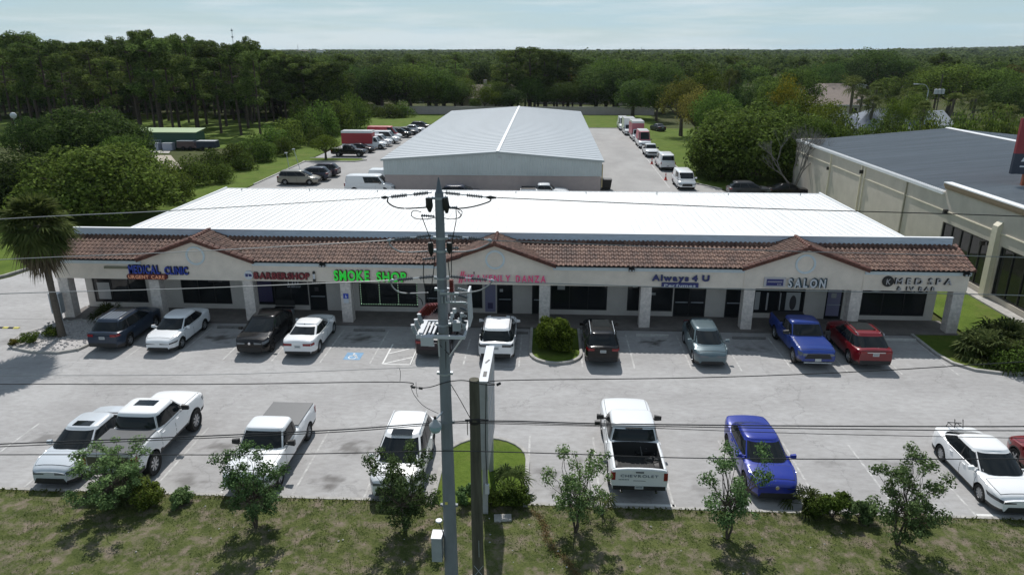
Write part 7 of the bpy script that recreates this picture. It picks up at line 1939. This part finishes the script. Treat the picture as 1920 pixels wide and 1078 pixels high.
for pr,x,Y,t_,w_,lb in RS: px_tree('broadleaf_tree', pr, x, Y, t_, w_, lb)
for i in range(15):
    x = 1590+24*i; px_tree('hedge_shrub', BUSH[i % 3], x, 95+((i*7) % 5), 204+((i*13) % 7)*2.6-(14 if 8 < i < 13 else 0), 72, 'dense green shrub in the hedge behind the ribbed blue-grey roof', 'bush', 'shrubs of the hedge behind the ribbed roof')
PL = ['tall fan palm, left one of the pair standing above the big oak','tall fan palm, right one of the pair standing above the big oak','broad palm in front of the pinkish tan roof','palm at the left gable of the right slate blue roof',
      'low palm leaning over the right slate blue roof','low palm right of the right slate blue roof','palm between the tan roofs and the small white shed','palm just right of the white transformers','palm midway between the transformers and the red sign',
      'low palm left above the red sign','low palm at the right edge above the red sign','low palm just right of the small white shed','tall palm right behind the broad palm by the tan roof']
for i,(x,Y,t_,w_) in enumerate(((1370,152,120,40),(1384,153,124,36),(1605,160,135,64),(1650,150,148,60),(1640,128,172,56),(1670,122,174,60),(1708,140,158,60),(1790,142,168,60),(1835,132,162,64),(1865,118,186,70),(1895,122,190,60),(1740,118,182,56),(1620,140,160,50))):
    px_tree('palm_tree', PALM[i % 2], x, Y, t_, w_, PL[i], 'palm tree', 'palms among the houses on the right')
# middle distance, tree by tree
rq = random.Random(5); k = 0
for j in range(9):
    Y = 208+j*11
    half = Y*.74
    x = -half+30
    while x < half+12:
        X_ = x+rq.uniform(-3,3); YY = Y+rq.uniform(-4,4)
        dens = rq.random()
        px_ = 1027+X_/YY*1400
        blocked = (840 < px_ < 1000 and YY < 240) or (1390 < px_ < 1580 and YY < 235) or px_ < 560
        if dens < (.62 if YY > 235 else .42) and not blocked and k < 165:
            h = rq.uniform(8.5,12.8); pr = FARO[rq.randrange(4)] if rq.random() < .85 else dict(PINE[rq.randrange(5)])
            if pr['H'] > 15: tree('distant_tree', pr, (X_,YY,0), rq.uniform(13,15.5), 8, rq.uniform(0,6), 'mid-distance tree of the suburb between the wall and the horizon', 'tree', 'trees of the suburb behind')
            else: tree('distant_tree', pr, (X_,YY,0), h, rq.uniform(9,13), rq.uniform(0,6), 'mid-distance tree of the suburb between the wall and the horizon', 'tree', 'trees of the suburb behind')
            k += 1
        x += 11
# woods to the horizon: one mass
def far_woods():
    rng = np.random.RandomState(4); Pl = []; Nl = []; Ll = []
    def band(y0, y1, sp, cw, hh, nl, ls, xk=.80):
        ys = np.arange(y0, y1, sp)
        for y in ys:
            half = y*xk
            xs = np.arange(-half, half, sp)+rng.uniform(-sp*.45, sp*.45, len(np.arange(-half, half, sp)))
            yy = y+rng.uniform(-sp*.5, sp*.5, len(xs))
            hill = 1.0+.15*np.sin(xs*.006+y*.004)+.07*np.sin(xs*.021+1.3)
            h = hh*hill*rng.uniform(.78,1.12,len(xs))
            if y > 1200: h = h+np.clip((xs/y-.42),0,.4)*y*.022+np.clip(y-1500,0,2500)*.0025
            n = nl
            d_ = rng.normal(size=(len(xs), n, 3)); d_[:,:,2] = np.abs(d_[:,:,2])*1.1-.25; d_ /= np.linalg.norm(d_,axis=2)[:,:,None]
            q = rng.uniform(.7,1.05,(len(xs),n))
            lump = 1+.22*np.sin(d_[:,:,0]*5+xs[:,None])*np.cos(d_[:,:,1]*6+yy[:,None])
            P = np.stack([xs[:,None]+d_[:,:,0]*q*lump*cw/2, yy[:,None]+d_[:,:,1]*q*lump*cw/2, h[:,None]*.58+d_[:,:,2]*q*lump*h[:,None]*.42], 2)
            Nn = d_+rng.normal(size=d_.shape)*.4
            Pl.append(P.reshape(-1,3)); Nl.append(Nn.reshape(-1,3)); Ll.append(np.full(len(xs)*n, ls)*rng.uniform(.7,1.3,len(xs)*n))
    band(300, 420, 8.5, 10.5, 11.5, 75, 1.35)
    band(420, 700, 12, 14.5, 11.5, 60, 2.2)
    band(700, 1300, 24, 27, 12, 60, 4.0)
    band(1300, 4200, 75, 90, 12.5, 60, 11)
    # left side behind the pine wood
    P = np.concatenate(Pl); N = np.concatenate(Nl); L_ = np.concatenate(Ll)
    me = leaf_mesh('far_woods', P, N, L_, L_*.8, M['farleaf'])
    o = link('far_woods', me); tag(o, 'dark woods and suburb trees stretching to the horizon', 'woods', kind='stuff')
far_woods()
def floor_woods():
    rng = np.random.RandomState(9); n = 9000
    x = rng.uniform(-190,-46,n); y = rng.uniform(172,300,n); P = np.stack([x,y,rng.uniform(.2,3.0,n)],1); N = rng.normal(size=(n,3)); N[:,2] += 1
    s_ = rng.uniform(.5,1.2,n)
    me = leaf_mesh('wood_undergrowth', P, N, s_, s_*.6, M['leaf2']); o = link('wood_undergrowth', me); tag(o, 'dark undergrowth on the floor of the left pine wood', 'undergrowth', kind='stuff')
floor_woods()

# bleached bare tree at the corner of the right building
bt = empty('bare_tree', (27.6, 80.5, 0), 0, 'bleached bare tree with forking grey limbs at the corner of the cream building', 'tree')
rt = random.Random(12); mb = MB(); mb.tube([(0,0,-.2),(.1,0,.9)], [.28,.24], 8); mb.build('trunk', M['deadwood'], bt)
mb = MB()
def grow(p, d_, L_, r_, lv):
    q = p+d_*L_; mid = p+d_*L_*.5+Vector((rt.uniform(-1,1),rt.uniform(-1,1),0))*L_*.06
    mb.tube([p,mid,q], [r_,r_*.8,r_*.6], 5 if lv < 3 else 4, cap=False)
    if lv < 5:
        for k in range(3 if lv in (0,1) else 2+(rt.random() < .5)):
            e = (d_+Vector((rt.uniform(-1,1),rt.uniform(-1,1),rt.uniform(-.25,.5)))*.55).normalized(); grow(q, e, L_*rt.uniform(.62,.85), r_*.58, lv+1)
for e in ((.35,0,1),(-.1,.1,1),(-.7,0,.75),(.15,-.2,1)): grow(Vector((.1,0,.8)), Vector(e).normalized(), 2.1, .13, 0)
mb.build('limbs', M['deadwood'], bt)

# leaning cabbage palm at the left
crn, sk, trk = palm_meshes(91, 6.45, 150, 1.12, 1.12, 17, 50, (-.15,.1), .185, -50, 'crown', .35)
p_ = empty('cabbage_palm', (-27.45, 36.2, .09), 0, 'big shaggy cabbage palm with brown skirt standing in the gravel bed', 'palm tree')
link('trunk', trk, p_); link('crown', crn, p_); link('dry_skirt', sk, p_)
# palmettos and shrubs
def palmetto(loc, nf, ln, fr, label, seed, sc=1.0, cat='palm shrub'):
    a, b, c = palm_meshes(seed, .15, nf, ln, fr, 13, 0, (0,0), .08, 2, 'fronds')
    a.materials[0] = M['frondd']; o = empty('palmetto', loc, 0, label, cat); link('stump', c, o); link('fronds', a, o); return o
palmetto((-26.15,38.6,.1), 22, .8, .75, 'dark fan palmetto between the corner column and the navy SUV', 101)
for i,(x,y,ln,fr,lb) in enumerate(((23.3,35.9,1.2,1.0,'palmetto clump at the left of the thicket by the right kerb'),(24.7,36.6,1.5,1.1,'tall palmetto clump in the middle of the right thicket'),(26.2,35.6,1.3,1.0,'palmetto clump at the right edge of the picture'),(24.3,34.9,1.0,.9,'low palmetto nearest the kerb in the right thicket'),(27.3,37.2,1.5,1.1,'rear palmetto clump of the right thicket'),(25.4,34.3,.9,.8,'small palmetto on the kerb edge of the right thicket'))):
    palmetto((x,y,.05), 46, ln, fr, lb, 110+i)
for i,(x,y,s_,lb) in enumerate(((24.1,34.3,1.5,'leafy shrub in front of the right thicket'),(25.9,34.0,1.7,'leafy shrub with yellowish leaves at the right frame edge'),(23.9,35.3,1.4,'dark shrub filling the left of the right thicket'))):
    tree('leafy_shrub', BUSH[i % 3], (x,y,0), s_, s_*1.7, i, lb, 'shrub')
palmetto((-1.15,22.6,.08), 16, .65, .6, 'fan palmetto on the kerbed island behind the roadside sign', 121)
palmetto((9.35,22.05,.05), 15, .55, .55, 'spiky fan palmetto rising from the shrubs at the right kerb', 122)
palmetto((-14.9,21.6,.05), 16, .6, .5, 'fan palmetto poking out beside the bushy tree at the lifted pickup', 123)
palmetto((2.1,21.3,.05), 9, .7, .5, 'yellowish palmetto fronds beside the small tree left of the open-bed pickup', 124)

# dense shrubs near the verge
def near_bush(loc, Rx, H_, n, seed, m, label, ls=.075, cat='shrub', nc=16):
    rr = random.Random(seed); cl = []
    for i in range(nc):
        a = rr.uniform(0,2*PI) if nc == 16 else i*2.4; q = rr.uniform(.2,.8); cl.append((Rx*q*math.cos(a),Rx*q*math.sin(a),H_*rr.uniform(.25,.82),Rx*rr.uniform(.22,.4),.9))
    P, N, rng = clump_points(cl, n, seed, .3); P[:,2] = np.abs(P[:,2]); s_ = ls*rng.uniform(.6,1.5,n)
    me = leaf_mesh('foliage', P, N, s_, s_*.6, m, seed=seed); mb = MB()
    for c in cl[:9]: branchy(mb, (0,0,0), c[:3], .02, .006, 4, .1, rr)
    o = empty('shrub', loc, rr.uniform(0,6), label, cat); mb.build('stems', M['bark'], o); link('foliage', me, o); return o
near_bush((.62,35.8,.07), 1.08, 1.8, 11000, 131, M['leafl'], 'round yellow-green shrub on the kerbed island in front of the arcade', .11, 'shrub', 34)
near_bush((10.15,21.55,.05), .62, .95, 4200, 132, M['shrub'], 'dense dark shrub right of the spiky palmetto at the kerb', .08)
near_bush((11.0,21.35,.05), .55, .75, 3600, 133, M['nearleaf'], 'low shrub between the palmetto and the small tree on the right', .08)
near_bush((9.5,21.65,.05), .45, .6, 2600, 134, M['shrub'], 'low shrub at the foot of the spiky palmetto', .08)
near_bush((-1.0,21.75,.08), .62, .85, 3800, 135, M['shrub'], 'leafy shrub on the island right of the roadside sign', .08)
near_bush((-1.9,21.6,.05), .45, .75, 2200, 136, M['shrub'], 'dry looking shrub at the foot of the roadside sign', .07)
near_bush((-2.75,21.7,.05), .40, .7, 1800, 137, M['nearleaf'], 'small shrub between the steel pole and the roadside sign', .07)
near_bush((-14.0,21.15,.05), .70, .8, 3600, 138, M['shrub'], 'low sprawling bush behind the lifted pickup', .08)
near_bush((-12.9,21.2,.05), .50, .55, 2200, 139, M['nearleaf'], 'low sprawling bush right of the lifted pickup', .08)
near_bush((12.9,21.3,.05), .45, .5, 1800, 140, M['deadfrond'], 'small brownish bush right of the last small tree', .07)
near_bush((18.6,21.6,.05), .5, .5, 1600, 141, M['shrub'], 'small bush at the right end of the verge', .07)
near_bush((-28.6,35.2,.1), .55, .6, 2200, 142, M['shrub'], 'low dark shrub in the gravel bed left of the palm', .07)
near_bush((-28.1,36.2,.1), .6, .5, 2200, 143, M['shrub'], 'low olive shrub behind the first one in the gravel bed', .07)
near_bush((-29.3,34.9,.1), .35, .35, 1000, 144, M['leafo'], 'pale low plant at the left tip of the gravel bed', .06)

# small street trees on the verge
def small_tree(seed, H=3.35, Rc=1.15, n=7200, ls=.080, open_=0.0, nc=56):
    rr = random.Random(seed); mb = MB(); cl = []; st = []
    for k in range(3):
        a = k*2.1+rr.uniform(-.4,.4); tip = Vector((.22*math.cos(a),.22*math.sin(a),H*.36)); branchy(mb, (0,0,-.1), tip, .045, .03, 6, .05, rr); st.append(tip)
    for i in range(nc):
        a = rr.uniform(0,2*PI); t = rr.uniform(.16,.98); q = Rc*math.sqrt(max(.03,1-((t-.70)/.56)**2))*rr.uniform(.25,1.05)
        c = (q*math.cos(a), q*math.sin(a), H*t, Rc*rr.uniform(.13,.26), .9); cl.append(c)
        branchy(mb, st[i % 3], c[:3], .018, .005, 4, .08, rr)
    P, N, rng = clump_points(cl, n, seed, .15); s_ = ls*rng.uniform(.6,1.5,n)
    return dict(crown=leaf_mesh('crown', P, N, s_, s_*.62, M['nearleaf'], seed=seed), trunk=mb.mesh('trunk', M['bark']), H=H, R=Rc)
ST = [small_tree(151), small_tree(152, n=5200, nc=50), small_tree(153, n=8500, Rc=1.2)]
for pr, x, Y, h, w_, rz, lb in ((ST[2],-15.2,20.9,2.3,2.6,0,'bushy small tree in front of the lifted white pickup'),(ST[0],-9.75,20.0,3.0,2.3,1,'small leafy tree in front of the extended cab pickup'),
        (ST[2],-4.6,20.1,3.15,2.35,2,'bushy small tree in front of the white sunroof SUV'),(ST[1],1.15,20.3,3.1,2.2,3,'open crowned small tree left of the open-bed pickup'),
        (ST[1],6.2,20.2,3.3,2.3,4.2,'sparse open crowned small tree left of the blue sedan nose'),(ST[0],11.75,20.2,3.2,2.4,5,'small leafy tree at the right end, left of the last white sedan')):
    tree('street_tree', pr, (x,Y,.03), h, w_, rz, lb)

# grass tufts: verge and lawns near the camera
def tufts():
    rng = np.random.RandomState(3); n = 60000
    x = rng.uniform(-21,21,n); y = 17.0+4.65*rng.rand(n)
    dens = np.array([mnoise.noise(Vector((a*.9,b*.9,4)))+.35*mnoise.noise(Vector((a*3,b*3,8))) for a,b in zip(x,y)])
    keep = (dens+.45*(y-19.5)/2.0 > rng.uniform(-.55,.35,n)); x = x[keep]; y = y[keep]; n = len(x)
    P = np.stack([x,y,np.full(n,.075)+np.maximum(0,19-y)*-.025],1); N = rng.normal(size=(n,3)); N[:,2] += .8; N[:,1] -= .3
    s_ = rng.uniform(.035,.085,n)
    me = leaf_mesh('grass_tufts', P, N, s_, s_*.30, foliage('tuft_green', (.045,.075,.016), (.15,.17,.055), objvar=0.0))
    o = link('grass_tufts', me); tag(o, 'tufts of rough grass on the front verge', 'grass', kind='stuff')
    n = 1500; x = rng.uniform(-22,22,n); y = rng.uniform(21.55,21.75,n)
    m_ = (x < -4.05)|(x > -.4); x = x[m_]; y = y[m_]; n = len(x)
    P = np.stack([x,y,np.full(n,.09)],1); N = rng.normal(size=(n,3)); N[:,2] *= .3; s_ = rng.uniform(.08,.17,n)
    me = leaf_mesh('edge_grass', P, N, s_, s_*.35, bpy.data.materials['tuft_green']); o = link('edge_grass', me); tag(o, 'longer grass along the near kerb', 'grass', kind='stuff')
    # dried orange streak of grass running down the verge
    n = 800; t = rng.rand(n); A_ = np.array([-.35,21.4]); B_ = np.array([1.05,18.1])
    x = A_[0]+(B_[0]-A_[0])*t+.12*np.sin(t*9)+rng.normal(0,.09,n); y = A_[1]+(B_[1]-A_[1])*t+rng.normal(0,.05,n)
    P = np.stack([x,y,np.full(n,.08)],1); N = rng.normal(size=(n,3)); N[:,2] += 1.2; s_ = rng.uniform(.04,.10,n)
    me = leaf_mesh('dry_grass_streak', P, N, s_, s_*.4, foliage('dry_orange', (.13,.10,.04), (.25,.19,.09), objvar=0.0)); o = link('dry_grass_streak', me); tag(o, 'streak of dried orange grass running diagonally down the verge', 'grass', kind='stuff')
    # pale stones / litter
    mb = MB()
    for i in range(60):
        a, b = rng.uniform(-17,17), rng.uniform(17.3,21.2); s2 = rng.uniform(.015,.04); mb.lathe([(0,-s2),(s2,0),(0,s2*.8)], 5, 'z', (a,b,.07))
    o = mb.build('pebbles', M['stop']); tag(o, 'scattered pale stones in the verge grass', 'stones', kind='stuff')
    # rocks in the gravel bed
    mb = MB()
    for i in range(420):
        a, b = rng.uniform(-29.6,-25.3), rng.uniform(34.3,38.6); s2 = rng.uniform(.03,.09)
        if a < -29.0 and b < 35.2: continue
        mb.lathe([(0,-s2),(s2,0),(s2*.6,s2*.6),(0,s2*.75)], 5, 'z', (a,b,.10), smooth=False)
    o = mb.build('white_rocks', M['gravel']); tag(o, 'loose white rocks covering the gravel bed', 'gravel', kind='stuff')
tufts()

# ================================================================== AIR
mb = MB(); mb.box(-5200, 5200, -60, 5000, -1.2, 42)
hm = bpy.data.materials.new('thin_air'); hm.use_nodes = True
for n_ in list(hm.node_tree.nodes):
    if n_.type == 'BSDF_PRINCIPLED': hm.node_tree.nodes.remove(n_)
vp = hm.node_tree.nodes.new('ShaderNodeVolumePrincipled')
vp.inputs['Color'].default_value = (0.80, 0.90, 1.0, 1); vp.inputs['Density'].default_value = 0.00005; vp.inputs['Anisotropy'].default_value = 0.3
hm.node_tree.links.new(vp.outputs['Volume'], hm.node_tree.nodes['Material Output'].inputs['Volume'])
o = mb.build('haze', hm); tag(o, 'thin summer haze over the woods', 'haze', kind='stuff')
